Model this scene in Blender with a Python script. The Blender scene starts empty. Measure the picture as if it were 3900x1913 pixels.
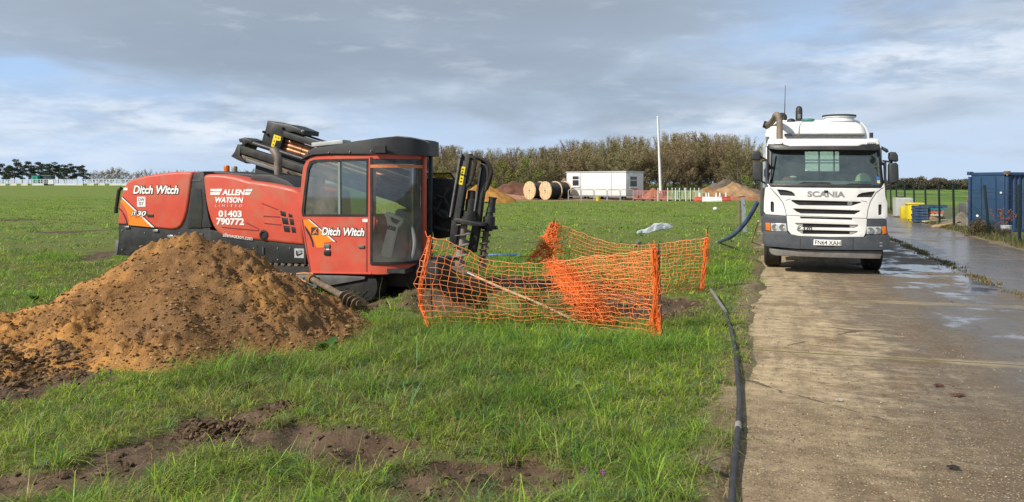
import bpy, bmesh, math, random
import numpy as np
from mathutils import Vector, Matrix, Euler
random.seed(7)
rng = np.random.default_rng(11)
sc = bpy.context.scene
C = sc.collection
rad = math.radians
PI = math.pi

# ------------------------------------------------------------------ camera, sky, sun
F, CX, HY, CAMZ = 3028.0, 1950.0, 698.0, 1.65
cam = bpy.data.cameras.new("camera")
cam.sensor_width = 36.0
cam.lens = F / 3900.0 * 36.0
cam.shift_y = -(956.5 - HY) / 3900.0
cam.clip_start, cam.clip_end = 0.05, 6000.0
camo = bpy.data.objects.new("camera", cam)
camo.location = (0, 0, CAMZ)
camo.rotation_euler = (PI / 2, 0, 0)
C.objects.link(camo)
sc.camera = camo
sc.view_settings.view_transform = 'Standard'
sc.view_settings.look = 'None'
sc.view_settings.exposure = 0.28
sc.view_settings.gamma = 1.0
sc.view_settings.use_curve_mapping = False

SUN_V = Vector((-0.80, -0.60, 0)).normalized() * math.cos(rad(37)) + Vector((0, 0, math.sin(rad(37))))
sl = bpy.data.lights.new("sun", 'SUN')
sl.energy, sl.angle, sl.color = 4.2, rad(0.6), (1.0, 0.93, 0.82)
so = bpy.data.objects.new("sun", sl)
so.rotation_euler = (-SUN_V).to_track_quat('-Z', 'Y').to_euler()
so.location = SUN_V * 60
C.objects.link(so)

w = bpy.data.worlds.new("World")
sc.world = w
w.use_nodes = True
nt = w.node_tree
nt.nodes.clear()

class NT:
    """small helper to write node trees as expressions"""
    def __init__(s, t): s.t = t
    def n(s, kind, **kw):
        x = s.t.nodes.new(kind)
        for k, v in kw.items():
            if k.startswith('_'): setattr(x, k[1:], v)
        return x
    def link(s, a, b): s.t.links.new(a, b)
    def put(s, sock, v):
        if v is None: return
        if hasattr(v, 'is_output'): s.t.links.new(v, sock)
        elif isinstance(v, (tuple, list)):
            sock.default_value = tuple(v) if len(sock.default_value) == len(v) else tuple(v) + (1.0,)
        else: sock.default_value = v
    def math(s, op, a, b=0.5, c=None, clamp=False):
        m = s.t.nodes.new('ShaderNodeMath'); m.operation = op; m.use_clamp = clamp
        s.put(m.inputs[0], a); s.put(m.inputs[1], b)
        if c is not None: s.put(m.inputs[2], c)
        return m.outputs[0]
    def mix(s, f, a, b, blend='MIX'):
        m = s.t.nodes.new('ShaderNodeMix'); m.data_type = 'RGBA'; m.blend_type = blend
        s.put(m.inputs[0], f); s.put(m.inputs[6], a); s.put(m.inputs[7], b)
        return m.outputs[2]
    def noise(s, vec, scale, detail=4, rough=0.55, dist=0.0, col=False):
        m = s.t.nodes.new('ShaderNodeTexNoise')
        if vec is not None: s.link(vec, m.inputs['Vector'])
        m.inputs['Scale'].default_value = scale; m.inputs['Detail'].default_value = detail
        m.inputs['Roughness'].default_value = rough; m.inputs['Distortion'].default_value = dist
        return m.outputs['Color' if col else 'Fac']
    def vor(s, vec, scale, feature='F1', out='Distance', rnd=1.0):
        m = s.t.nodes.new('ShaderNodeTexVoronoi'); m.feature = feature
        if vec is not None: s.link(vec, m.inputs['Vector'])
        m.inputs['Scale'].default_value = scale; m.inputs['Randomness'].default_value = rnd
        return m.outputs[out]
    def step(s, v, a, b):
        m = s.t.nodes.new('ShaderNodeMapRange'); m.interpolation_type = 'SMOOTHSTEP'
        s.put(m.inputs[0], v); m.inputs[1].default_value = a; m.inputs[2].default_value = b
        m.inputs[3].default_value = 0; m.inputs[4].default_value = 1
        return m.outputs[0]
    def bump(s, h, strength, dist=0.02):
        m = s.t.nodes.new('ShaderNodeBump'); s.put(m.inputs['Height'], h)
        m.inputs['Strength'].default_value = strength; m.inputs['Distance'].default_value = dist
        return m.outputs[0]
    def scalev(s, vec, sc3, off=(0, 0, 0), rot=(0, 0, 0)):
        m = s.t.nodes.new('ShaderNodeMapping'); s.link(vec, m.inputs[0])
        m.inputs['Scale'].default_value = sc3; m.inputs['Location'].default_value = off
        m.inputs['Rotation'].default_value = rot
        return m.outputs[0]

def lin(*c):
    return tuple(((v / 255.0) / 12.92 if v / 255.0 <= 0.04045 else ((v / 255.0 + 0.055) / 1.055) ** 2.4) for v in c)

# clouds laid over a clear sky, in world directions
N = NT(nt)
out = N.n('ShaderNodeOutputWorld')
tc = N.n('ShaderNodeTexCoord')
sep = N.n('ShaderNodeSeparateXYZ'); N.link(tc.outputs['Generated'], sep.inputs[0])
sky = N.n('ShaderNodeTexSky'); sky.sky_type = 'NISHITA'; sky.sun_disc = False
sky.sun_elevation = rad(37); sky.sun_rotation = math.atan2(SUN_V.x, SUN_V.y)
sky.air_density, sky.dust_density, sky.ozone_density = 1.0, 1.2, 1.0
bg1 = N.n('ShaderNodeBackground'); N.link(sky.outputs[0], bg1.inputs[0]); bg1.inputs[1].default_value = 0.11
comb = N.n('ShaderNodeCombineXYZ')
N.link(N.math('MULTIPLY', sep.outputs[0], 2.3), comb.inputs[0])
N.link(N.math('MULTIPLY', sep.outputs[1], 2.3), comb.inputs[1])
N.link(N.math('MULTIPLY', sep.outputs[2], 8.5), comb.inputs[2])
cv = comb.outputs[0]
big = N.noise(N.scalev(cv, (0.9, 0.9, 0.9), (3.1, 0.4, 0)), 1.4, 5, 0.52, 0.25)
mid = N.noise(N.scalev(cv, (0.9, 0.9, 1.1), (1.7, 5.2, 0)), 2.6, 6, 0.58, 0.35)
fine = N.noise(N.scalev(cv, (1.0, 1.0, 1.1), (9.7, 2.2, 0)), 5.0, 7, 0.58, 0.15)
def blob(px, py, sx, sy):
    """soft region of the sky round one direction"""
    d = Vector(((px - CX) / F, 1, (HY - py) / F)).normalized()
    ax = N.math('MULTIPLY', N.math('SUBTRACT', sep.outputs[0], d.x), 1.0 / sx)
    az = N.math('MULTIPLY', N.math('SUBTRACT', sep.outputs[2], d.z), 1.0 / sy)
    r2 = N.math('ADD', N.math('MULTIPLY', ax, ax), N.math('MULTIPLY', az, az))
    yf = N.step(sep.outputs[1], 0.0, 0.3)
    return N.math('MULTIPLY', N.math('POWER', 2.718, N.math('MULTIPLY', r2, -1.0)), yf)
def add(*a):
    r = a[0]
    for b in a[1:]: r = N.math('ADD', r, b)
    return r
def mul(a, b): return N.math('MULTIPLY', a, b)
# elevation bands, blurred by the noise: grey deck above, paler broken cloud low down
elev = add(sep.outputs[2], mul(N.math('SUBTRACT', big, 0.5), 0.16), mul(N.math('SUBTRACT', mid, 0.5), 0.07))
ccol = N.mix(N.step(elev, 0.02, 0.17), lin(190, 207, 227), lin(160, 174, 191))
ccol = N.mix(mul(N.step(elev, 0.13, 0.26), 0.85), ccol, lin(142, 155, 168))
deck = add(mul(blob(1500, 150, 0.30, 0.075), 0.75), mul(blob(2250, 420, 0.22, 0.055), 0.75), mul(blob(700, 230, 0.25, 0.04), 0.55))
deck = mul(deck, N.step(add(mul(big, .6), mul(mid, .4)), 0.30, 0.62))
ccol = N.mix(N.math('MINIMUM', mul(deck, 0.85), 0.85), ccol, lin(140, 154, 171))
ccol = N.mix(mul(N.step(mid, 0.46, 0.74), 0.42), ccol, lin(152, 166, 186))
ccol = N.mix(mul(mul(N.step(fine, 0.50, 0.70), N.step(mid, 0.60, 0.42)), 0.30), ccol, lin(200, 211, 225))
puff = mul(add(blob(1050, 530, .10, .022), blob(2760, 480, .10, .018), blob(300, 420, .22, .03), blob(3500, 230, .16, .04), blob(120, 590, .1, .02)), N.step(fine, 0.36, 0.66))
ccol = N.mix(N.math('MINIMUM', mul(puff, 1.0), 0.9), ccol, lin(224, 230, 238))
blue = add(mul(blob(0, 235, 0.07, 0.016), 0.9), mul(blob(3150, 110, 0.13, 0.05), 0.55), mul(blob(900, 500, 0.30, 0.035), 0.35), mul(blob(200, 330, 0.2, 0.02), 0.35), mul(blob(3000, 330, 0.16, 0.03), .25), mul(N.step(elev, 0.09, 0.0), 0.22))
clear = N.math('MINIMUM', mul(blue, N.math('SUBTRACT', 1.25, N.step(mid, 0.4, 0.65))), 0.9)
bluemix = N.mix(clear, ccol, lin(164, 196, 236))
bg2 = N.n('ShaderNodeBackground'); N.link(bluemix, bg2.inputs[0]); bg2.inputs[1].default_value = 0.97
mx = N.n('ShaderNodeMixShader')
N.put(mx.inputs[0], N.math('SUBTRACT', 1.0, mul(clear, 0.12)))
N.link(bg1.outputs[0], mx.inputs[1]); N.link(bg2.outputs[0], mx.inputs[2]); N.link(mx.outputs[0], out.inputs[0])

# ------------------------------------------------------------------ noise and ground functions
def _h(ix, iy, seed):
    ix = ix.astype(np.int64); iy = iy.astype(np.int64)
    n = (ix * 374761393 + iy * 668265263 + seed * 1442695041) & 0xFFFFFFFF
    n = ((n ^ (n >> 13)) * 1274126177) & 0xFFFFFFFF
    n = n ^ (n >> 16)
    return (n & 0xFFFFFF) / float(0xFFFFFF)
def vnoise(x, y, seed=0):
    x = np.asarray(x, float); y = np.asarray(y, float)
    x0 = np.floor(x); y0 = np.floor(y); fx = x - x0; fy = y - y0
    fx = fx * fx * (3 - 2 * fx); fy = fy * fy * (3 - 2 * fy)
    a = _h(x0, y0, seed); b = _h(x0 + 1, y0, seed); c = _h(x0, y0 + 1, seed); d = _h(x0 + 1, y0 + 1, seed)
    return (a * (1 - fx) + b * fx) * (1 - fy) + (c * (1 - fx) + d * fx) * fy
def fbm(x, y, o=4, seed=0, g=0.5):
    s, a, t = 0.0, 1.0, 0.0
    for i in range(o):
        s = s + a * vnoise(np.asarray(x) * 2 ** i + 13.7 * i, np.asarray(y) * 2 ** i - 7.1 * i, seed + i); t += a; a *= g
    return s / t
def sstep(v, a, b):
    t = np.clip((np.asarray(v, float) - a) / (b - a), 0, 1); return t * t * (3 - 2 * t)
RD = rad(18)
RS, RC = math.sin(RD), math.cos(RD)
def road_st(x, y): return x * RC - y * RS, x * RS + y * RC
def st_xy(s, t): return s * RC + t * RS, -s * RS + t * RC
EDGE_L, JOINT, EDGE_R = -0.15, 3.62, 6.25
def base_z(x, y):
    far = sstep(y, 90, 320) * 0.9 * sstep(-np.asarray(x), -20, 60)
    return -0.10 * sstep(y, 6, 16) + far
def polydist(x, y, pts):
    d = np.full(np.shape(x), 1e9)
    for (x0, y0), (x1, y1) in zip(pts[:-1], pts[1:]):
        dx, dy = x1 - x0, y1 - y0
        t = np.clip(((x - x0) * dx + (y - y0) * dy) / (dx * dx + dy * dy + 1e-9), 0, 1)
        d = np.minimum(d, np.hypot(x - x0 - t * dx, y - y0 - t * dy))
    return d
def flat(px, py):
    """ground point seen at a pixel of the photograph, on the plain ground"""
    z = 0.0
    for _ in range(4):
        Y = (CAMZ - z) * F / (py - HY); X = (px - CX) / F * Y
        z = float(base_z(X, Y))
    return X, Y
MUD = [  # strokes of bare mud: points, half width
    ([flat(-150, 1905), flat(330, 1830), flat(620, 1725), flat(900, 1660), flat(1150, 1690), flat(1370, 1735)], 0.30),
    ([flat(780, 1610), flat(960, 1600)], 0.14),
    ([flat(1680, 1870), flat(1980, 1800)], 0.40),
    ([flat(2050, 1590), flat(2150, 1580)], 0.10),
    ([flat(1330, 1190), flat(1620, 1140), flat(1700, 1180)], 0.42),
    ([flat(1640, 1095), flat(1990, 1100)], 1.35),
    ([flat(1690, 1195), flat(2500, 1200)], 0.62),
    ([flat(2180, 1110), flat(2520, 1165)], 0.75),
    ([flat(-60, 1460), flat(150, 1470)], 0.45),
    ([flat(-40, 845), flat(110, 838)], 1.0),
    ([flat(130, 895), flat(420, 880)], 0.45),
    ([flat(330, 1000), flat(420, 960)], 0.4),
]
def mud_mask(x, y):
    nz = fbm(np.asarray(x) * 2.3, np.asarray(y) * 2.3, 4, 31) * 0.6 + fbm(np.asarray(x) * 7, np.asarray(y) * 7, 3, 33) * 0.4
    m = np.zeros(np.shape(x))
    for pts, hw in MUD:
        d = polydist(x, y, pts)
        m = np.maximum(m, 1 - sstep(d + (nz - 0.5) * hw * 2.6, hw * 0.45, hw * 1.25))
    return m
PIT = [flat(1720, 1150), flat(1960, 1190), flat(2230, 1170)]
def road_mask(x, y):
    s, t = road_st(np.asarray(x), np.asarray(y))
    wob = (fbm(t * 1.3, s * 0 + 5.0, 3, 77) - 0.5) * 0.26
    return sstep(s + wob, EDGE_L - 0.14, EDGE_L + 0.12) * (1 - sstep(s - wob, EDGE_R - 0.1, EDGE_R + 0.35)) * (t > -40) * (t < 420)
def ground(x, y):
    x = np.asarray(x, float); y = np.asarray(y, float)
    rm = road_mask(x, y)
    near = 1 - sstep(np.hypot(x, y), 25, 60)
    lump = (fbm(x * 0.55, y * 0.55, 3, 3) - 0.5) * 0.16 + (fbm(x * 2.1, y * 2.1, 3, 9) - 0.5) * 0.06
    m = mud_mask(x, y)
    rough = (fbm(x * 4.5, y * 4.5, 4, 21) - 0.5) * 0.17 * m + (fbm(x * 15, y * 15, 3, 22) - 0.5) * 0.06 * m
    pd = polydist(x, y, PIT) + (fbm(x * 2, y * 2, 3, 5) - 0.5) * 0.6
    pit = -0.60 * (1 - sstep(pd, 0.22, 0.60)) + 0.10 * np.exp(-((pd - 0.85) / 0.22) ** 2)
    heap = 0.22 * np.exp(-((x + 1.25) ** 2 / 0.35 + (y - 10.6) ** 2 / 0.25)) * (0.4 + 1.2 * fbm(x * 4, y * 4, 3, 8))
    broad = (fbm(x * 0.05, y * 0.05, 3, 44) - 0.5) * 0.35 * sstep(np.hypot(x, y), 25, 70)
    off = (0.035 + lump * near + rough * near + pit + heap + broad - 0.05 * m)
    return base_z(x, y) + off * (1 - rm) - 0.05 * rm
def gz(x, y): return float(ground(np.array([x]), np.array([y]))[0])
def gpx(px, py):
    """ground point (with its bumps) seen at a pixel"""
    X, Y = flat(px, py)
    for _ in range(5):
        z = gz(X, Y); Y = (CAMZ - z) * F / (py - HY); X = (px - CX) / F * Y
    return X, Y, gz(X, Y)
def at(px, py, Y):
    return Vector(((px - CX) / F * Y, Y, CAMZ - (py - HY) / F * Y))

# ------------------------------------------------------------------ materials
MATS = {}
def mat(name, col, rough=0.5, metal=0.0, var=0.12, vs=6.0, bump=0.0, bs=40.0, dirt=None, spec=0.5, coat=0.0):
    """painted / plain surface with slight colour drift, optional dirt (colour, amount, scale) and bump"""
    if name in MATS: return MATS[name]
    m = bpy.data.materials.new(name); m.use_nodes = True
    t = NT(m.node_tree); m.node_tree.nodes.clear()
    o = t.n('ShaderNodeOutputMaterial'); b = t.n('ShaderNodeBsdfPrincipled'); t.link(b.outputs[0], o.inputs[0])
    co = t.n('ShaderNodeTexCoord').outputs['Object']
    nz = t.noise(co, vs, 5, 0.6)
    dk = tuple(c * (1 - var) for c in col); lt = tuple(min(1, c * (1 + var)) for c in col)
    c = t.mix(t.step(nz, 0.3, 0.7), dk, lt)
    r = t.math('ADD', t.math('MULTIPLY', t.noise(co, vs * 2.7, 4, 0.6), 0.25), rough - 0.12)
    if dirt:
        dc, da, ds = dirt
        f = t.math('MULTIPLY', t.step(t.noise(co, ds, 6, 0.65, 0.4), 0.42, 0.75), da)
        c = t.mix(f, c, dc); r = t.math('ADD', r, t.math('MULTIPLY', f, 0.35))
    t.put(b.inputs['Base Color'], c); t.put(b.inputs['Roughness'], r)
    b.inputs['Metallic'].default_value = metal
    b.inputs['Specular IOR Level'].default_value = spec
    if coat: b.inputs['Coat Weight'].default_value = coat; b.inputs['Coat Roughness'].default_value = 0.08
    if bump: t.link(t.bump(t.noise(co, bs, 5, 0.6), bump, 0.01), b.inputs['Normal'])
    MATS[name] = m
    return m
def glass(name, tint, gloss=0.12, dirt=0.0, dcol=(0.4, 0.38, 0.33), low=0.0):  # dirt is a film over the pane; some panes use it for painted-in light
    m = bpy.data.materials.new(name); m.use_nodes = True
    t = NT(m.node_tree); m.node_tree.nodes.clear()
    o = t.n('ShaderNodeOutputMaterial')
    tr = t.n('ShaderNodeBsdfTransparent'); tr.inputs[0].default_value = (*tint, 1)
    gl = t.n('ShaderNodeBsdfGlossy'); gl.inputs['Roughness'].default_value = 0.03
    lw = t.n('ShaderNodeFresnel'); lw.inputs[0].default_value = 1.5
    f = t.math('ADD', lw.outputs[0], gloss - 0.04, clamp=True)
    mx = t.n('ShaderNodeMixShader'); t.link(f, mx.inputs[0]); t.link(tr.outputs[0], mx.inputs[1]); t.link(gl.outputs[0], mx.inputs[2])
    last = mx.outputs[0]
    if dirt:
        df = t.n('ShaderNodeBsdfDiffuse'); df.inputs[0].default_value = (*dcol, 1)
        co = t.n('ShaderNodeTexCoord').outputs['Object']
        a = t.math('MULTIPLY', t.step(t.noise(co, 2.2, 6, 0.65, 0.6), 0.25, 0.8), dirt, clamp=True)
        sp = t.n('ShaderNodeSeparateXYZ'); t.link(co, sp.inputs[0])
        a = t.math('ADD', a, t.math('MULTIPLY', t.math('SUBTRACT', 1.0, t.step(sp.outputs[2], 0.45, 1.0)), low), clamp=True)
        m2 = t.n('ShaderNodeMixShader'); t.link(a, m2.inputs[0]); t.link(last, m2.inputs[1]); last = m2.outputs[0]
        tl = t.n('ShaderNodeBsdfTranslucent'); tl.inputs[0].default_value = (*dcol, 1)
        m3 = t.n('ShaderNodeMixShader'); m3.inputs[0].default_value = 0.35; t.link(df.outputs[0], m3.inputs[1]); t.link(tl.outputs[0], m3.inputs[2]); t.link(m3.outputs[0], m2.inputs[2])
    t.link(last, o.inputs[0])
    MATS[name] = m
    return m
def attr_mat(name, rough=0.6, trans=0.0, spec=0.3, jitter=0.0):
    """colour carried per blade / leaf / twig"""
    m = bpy.data.materials.new(name); m.use_nodes = True
    t = NT(m.node_tree); m.node_tree.nodes.clear()
    o = t.n('ShaderNodeOutputMaterial'); b = t.n('ShaderNodeBsdfPrincipled')
    at_ = t.n('ShaderNodeAttribute'); at_.attribute_name = 'tint'
    c = at_.outputs['Color']
    if jitter:
        oi = t.n('ShaderNodeObjectInfo')
        hs = t.n('ShaderNodeHueSaturation'); t.link(c, hs.inputs['Color'])
        t.put(hs.inputs['Value'], t.math('ADD', t.math('MULTIPLY', oi.outputs['Random'], jitter), 1 - jitter * 0.5))
        t.put(hs.inputs['Hue'], t.math('ADD', t.math('MULTIPLY', t.math('FRACT', t.math('MULTIPLY', oi.outputs['Random'], 7.3)), 0.05), 0.475))
        c = hs.outputs[0]
    t.link(c, b.inputs['Base Color']); b.inputs['Roughness'].default_value = rough; b.inputs['Specular IOR Level'].default_value = spec
    if trans:
        tl = t.n('ShaderNodeBsdfTranslucent'); t.link(c, tl.inputs[0])
        mx = t.n('ShaderNodeMixShader'); mx.inputs[0].default_value = trans
        t.link(b.outputs[0], mx.inputs[1]); t.link(tl.outputs[0], mx.inputs[2]); t.link(mx.outputs[0], o.inputs[0])
    else: t.link(b.outputs[0], o.inputs[0])
    MATS[name] = m
    return m
RED = mat('red_paint', (0.60, 0.085, 0.050), 0.42, var=0.07, vs=2.5, dirt=((0.36, 0.17, 0.10), 0.62, 3.4))
BLACK = mat('black_paint', (0.018, 0.019, 0.021), 0.45, var=0.2, dirt=((0.10, 0.085, 0.065), 0.35, 4.0))
PLASTIC = mat('black_plastic', (0.028, 0.030, 0.034), 0.55, var=0.15, dirt=((0.10, 0.095, 0.085), 0.25, 5.0))
RUBBER = mat('rubber', (0.014, 0.014, 0.015), 0.75, var=0.2, dirt=((0.12, 0.10, 0.075), 0.35, 5.0))
DGREY = mat('dark_grey_plastic', (0.055, 0.065, 0.08), 0.55, var=0.12, dirt=((0.15, 0.14, 0.12), 0.3, 4.0))
GREYM = mat('grey_metal', (0.16, 0.165, 0.17), 0.5, 0.3, var=0.2, dirt=((0.17, 0.13, 0.09), 0.5, 4.0))
STEEL = mat('bare_steel', (0.45, 0.45, 0.45), 0.32, 0.9, var=0.15)
GALV = mat('galvanised_steel', (0.42, 0.46, 0.50), 0.5, 0.5, var=0.2, vs=12)
COPPER = mat('rusty_pipe', (0.36, 0.17, 0.085), 0.42, 0.55, var=0.35, vs=5, dirt=((0.16, 0.08, 0.045), 0.5, 6.0))
WHITE = mat('white_paint', (0.78, 0.78, 0.765), 0.32, var=0.025, vs=3, dirt=((0.50, 0.46, 0.40), 0.22, 2.6), coat=0.3)
WPLAST = mat('white_plastic', (0.76, 0.77, 0.77), 0.5, var=0.05, dirt=((0.5, 0.48, 0.45), 0.2, 3))
YELLOW = mat('yellow_label', (0.80, 0.62, 0.02), 0.45, var=0.05)
ORANGE = mat('orange_decal', (0.85, 0.24, 0.015), 0.4, var=0.06)
WHITEDEC = mat('white_lettering', (0.82, 0.81, 0.79), 0.45, var=0.03)
BLACKDEC = mat('black_lettering', (0.012, 0.012, 0.012), 0.5, var=0.1)
GREYDEC = mat('grey_lettering', (0.33, 0.34, 0.35), 0.4, 0.3, var=0.08)
MUDDY = mat('muddy_metal', (0.17, 0.125, 0.085), 0.7, 0.1, var=0.4, vs=9, bump=0.5, bs=30, dirt=((0.05, 0.04, 0.03), 0.6, 6))
WOOD = mat('wood', (0.42, 0.29, 0.16), 0.7, var=0.25, vs=7)
PALEWOOD = mat('pale_plywood', (0.66, 0.47, 0.28), 0.7, var=0.16, vs=2.2)

# ------------------------------------------------------------------ mesh helpers
def tag(o, label=None, cat=None, group=None, kind=None):
    if label: o['label'] = label
    if cat: o['category'] = cat
    if group: o['group'] = group
    if kind: o['kind'] = kind
    return o
def empty(name, loc=(0, 0, 0), rot=(0, 0, 0), label=None, cat=None, group=None):
    o = bpy.data.objects.new(name, None); o.location = loc; o.rotation_euler = rot
    o.empty_display_size = 0.1
    C.objects.link(o); return tag(o, label, cat, group)
def link_mesh(name, me, m, parent=None, sharp=40):
    if m is not None and not me.materials: me.materials.append(m)
    if sharp is not None and len(me.polygons):
        me.polygons.foreach_set('use_smooth', [True] * len(me.polygons)); me.set_sharp_from_angle(angle=rad(sharp))
    o = bpy.data.objects.new(name, me); C.objects.link(o)
    if parent is not None: o.parent = parent
    return o
def dup(root, loc=None, rot=None, scale=None, label=None, group=None):
    r = root.copy(); C.objects.link(r)
    if loc is not None: r.location = loc
    if rot is not None: r.rotation_euler = rot
    if scale is not None: r.scale = scale
    if label: r['label'] = label
    if group: r['group'] = group
    for ch in root.children:
        c = ch.copy(); C.objects.link(c); c.parent = r
        for g in ch.children:
            d = g.copy(); C.objects.link(d); d.parent = c
    return r
def frame_of(d):
    d = Vector(d).normalized()
    u = d.cross(Vector((0, 0, 1)))
    if u.length < 1e-3: u = d.cross(Vector((0, 1, 0)))
    u.normalize(); v = d.cross(u); return u, v
class MB:
    def __init__(s): s.v = []; s.f = []
    def add(s, vs, fs):
        b = len(s.v); s.v.extend(tuple(p) for p in vs); s.f.extend(tuple(b + i for i in f) for f in fs); return s
    def box(s, c, size, rot=None):
        hx, hy, hz = size[0] / 2, size[1] / 2, size[2] / 2
        p = [Vector((x, y, z)) for x in (-hx, hx) for y in (-hy, hy) for z in (-hz, hz)]
        if rot is not None:
            R = rot if isinstance(rot, Matrix) else Euler(rot).to_matrix(); p = [R @ q for q in p]
        c = Vector(c)
        return s.add([q + c for q in p], [(0, 1, 3, 2), (4, 6, 7, 5), (0, 4, 5, 1), (2, 3, 7, 6), (0, 2, 6, 4), (1, 5, 7, 3)])
    def bar(s, p0, p1, wd, ht, up=(0, 0, 1)):
        p0, p1 = Vector(p0), Vector(p1); d = (p1 - p0); L = d.length; d.normalize()
        u = d.cross(Vector(up))
        if u.length < 1e-3: u = d.cross(Vector((0, 1, 0)))
        u.normalize(); v = u.cross(d)
        return s.box((p0 + p1) / 2, (L, wd, ht), Matrix((d, u, v)).transposed())
    def tube(s, pts, r, n=10, cap=True, rr=None):
        pts = [Vector(p) for p in pts]; m = len(pts)
        rs = rr if rr is not None else [r] * m
        vs = []; u = None
        for i, p in enumerate(pts):
            d = (pts[min(i + 1, m - 1)] - pts[max(i - 1, 0)])
            d = d.normalized() if d.length > 1e-9 else Vector((0, 0, 1))
            if u is None: u, v = frame_of(d)
            else:
                u = (u - d * u.dot(d))
                u = u.normalized() if u.length > 1e-6 else frame_of(d)[0]
                v = d.cross(u)
            for k in range(n):
                a = 2 * PI * k / n; vs.append(p + (u * math.cos(a) + v * math.sin(a)) * rs[i])
        fs = [(i * n + k, i * n + (k + 1) % n, (i + 1) * n + (k + 1) % n, (i + 1) * n + k) for i in range(m - 1) for k in range(n)]
        if cap: fs += [tuple(range(n - 1, -1, -1)), tuple((m - 1) * n + k for k in range(n))]
        return s.add(vs, fs)
    def cyl(s, p0, p1, r0, r1=None, n=16): return s.tube([p0, p1], r0, n, rr=[r0, r0 if r1 is None else r1])
    def lathe(s, prof, axis_p, axis_d, n=24):
        """prof: (distance along axis, radius)"""
        a = Vector(axis_p); d = Vector(axis_d).normalized()
        u, v = frame_of(d); m = len(prof); vs = []
        for h, r in prof:
            for k in range(n): g = 2 * PI * k / n; vs.append(a + d * h + (u * math.cos(g) + v * math.sin(g)) * max(r, 1e-4))
        fs = [(i * n + k, i * n + (k + 1) % n, (i + 1) * n + (k + 1) % n, (i + 1) * n + k) for i in range(m - 1) for k in range(n)]
        return s.add(vs, fs + [tuple(range(n - 1, -1, -1)), tuple((m - 1) * n + k for k in range(n))])
    def ball(s, c, r, n=10, sq=(1, 1, 1)):
        c = Vector(c); vs = []; fs = []
        for i in range(n + 1):
            th = PI * i / n
            for k in range(n * 2):
                ph = PI * k / n
                vs.append(c + Vector((r * sq[0] * math.sin(th) * math.cos(ph), r * sq[1] * math.sin(th) * math.sin(ph), r * sq[2] * math.cos(th))))
        m = n * 2
        for i in range(n):
            for k in range(m): fs.append((i * m + k, (i + 1) * m + k, (i + 1) * m + (k + 1) % m, i * m + (k + 1) % m))
        return s.add(vs, fs)
    def mesh(s, name, bevel=0, seg=2):
        me = bpy.data.meshes.new(name)
        me.from_pydata([tuple(p) for p in s.v], [], s.f)
        if bevel: bev(me, bevel, seg)
        return me
    def build(s, name, m, parent=None, bevel=0, sharp=40, seg=2):
        return link_mesh(name, s.mesh(name, bevel, seg), m, parent, sharp)
def bev(me, wd, seg=2, ang=30):
    bm = bmesh.new(); bm.from_mesh(me); bmesh.ops.remove_doubles(bm, verts=bm.verts, dist=1e-5)
    bmesh.ops.recalc_face_normals(bm, faces=bm.faces)
    ed = [e for e in bm.edges if len(e.link_faces) == 2 and e.calc_face_angle(0) > rad(ang)]
    bmesh.ops.bevel(bm, geom=ed, offset=wd, segments=seg, profile=0.5, affect='EDGES', clamp_overlap=True)
    bm.to_mesh(me); bm.free()
def plate(name, outer, y0, y1, m, parent=None, holes=(), bevel=0.0, seg=2, surf=None, cut=None, sharp=40):
    """flat outline in (x, z) given thickness from y0 (front) to y1; surf(x, z) bends it back; cut = spacing of extra lines"""
    bm = bmesh.new()
    edges = []
    for lp in [outer] + list(holes):
        vs = [bm.verts.new((p[0], 0, p[1])) for p in lp]
        for i in range(len(vs)): edges.append(bm.edges.new((vs[i], vs[(i + 1) % len(vs)])))
    if holes: bmesh.ops.triangle_fill(bm, use_beauty=True, edges=edges, normal=(0, -1, 0))
    else: bm.faces.new([e.verts[0] for e in edges] if False else list(bm.verts))
    if cut:
        for ax in (0, 2):
            lo = min(v.co[ax] for v in bm.verts); hi = max(v.co[ax] for v in bm.verts); k = lo + cut
            while k < hi:
                nrm = (1, 0, 0) if ax == 0 else (0, 0, 1)
                bmesh.ops.bisect_plane(bm, geom=bm.verts[:] + bm.edges[:] + bm.faces[:], plane_co=(k, 0, k), plane_no=nrm); k += cut
    r = bmesh.ops.extrude_face_region(bm, geom=bm.faces[:])
    back = set(e for e in r['geom'] if isinstance(e, bmesh.types.BMVert))
    for v in bm.verts: v.co.y = y1 if v in back else y0
    bmesh.ops.recalc_face_normals(bm, faces=bm.faces)
    if bevel:
        ed = [e for e in bm.edges if len(e.link_faces) == 2 and e.calc_face_angle(0) > rad(50) and all(v.co.y < (y0 + y1) / 2 for v in e.verts)]
        bmesh.ops.bevel(bm, geom=ed, offset=bevel, segments=seg, profile=0.5, affect='EDGES', clamp_overlap=True)
    if surf:
        for v in bm.verts: v.co.y += surf(v.co.x, v.co.z)
    me = bpy.data.meshes.new(name); bm.to_mesh(me); bm.free()
    return link_mesh(name, me, m, parent, sharp)
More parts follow.
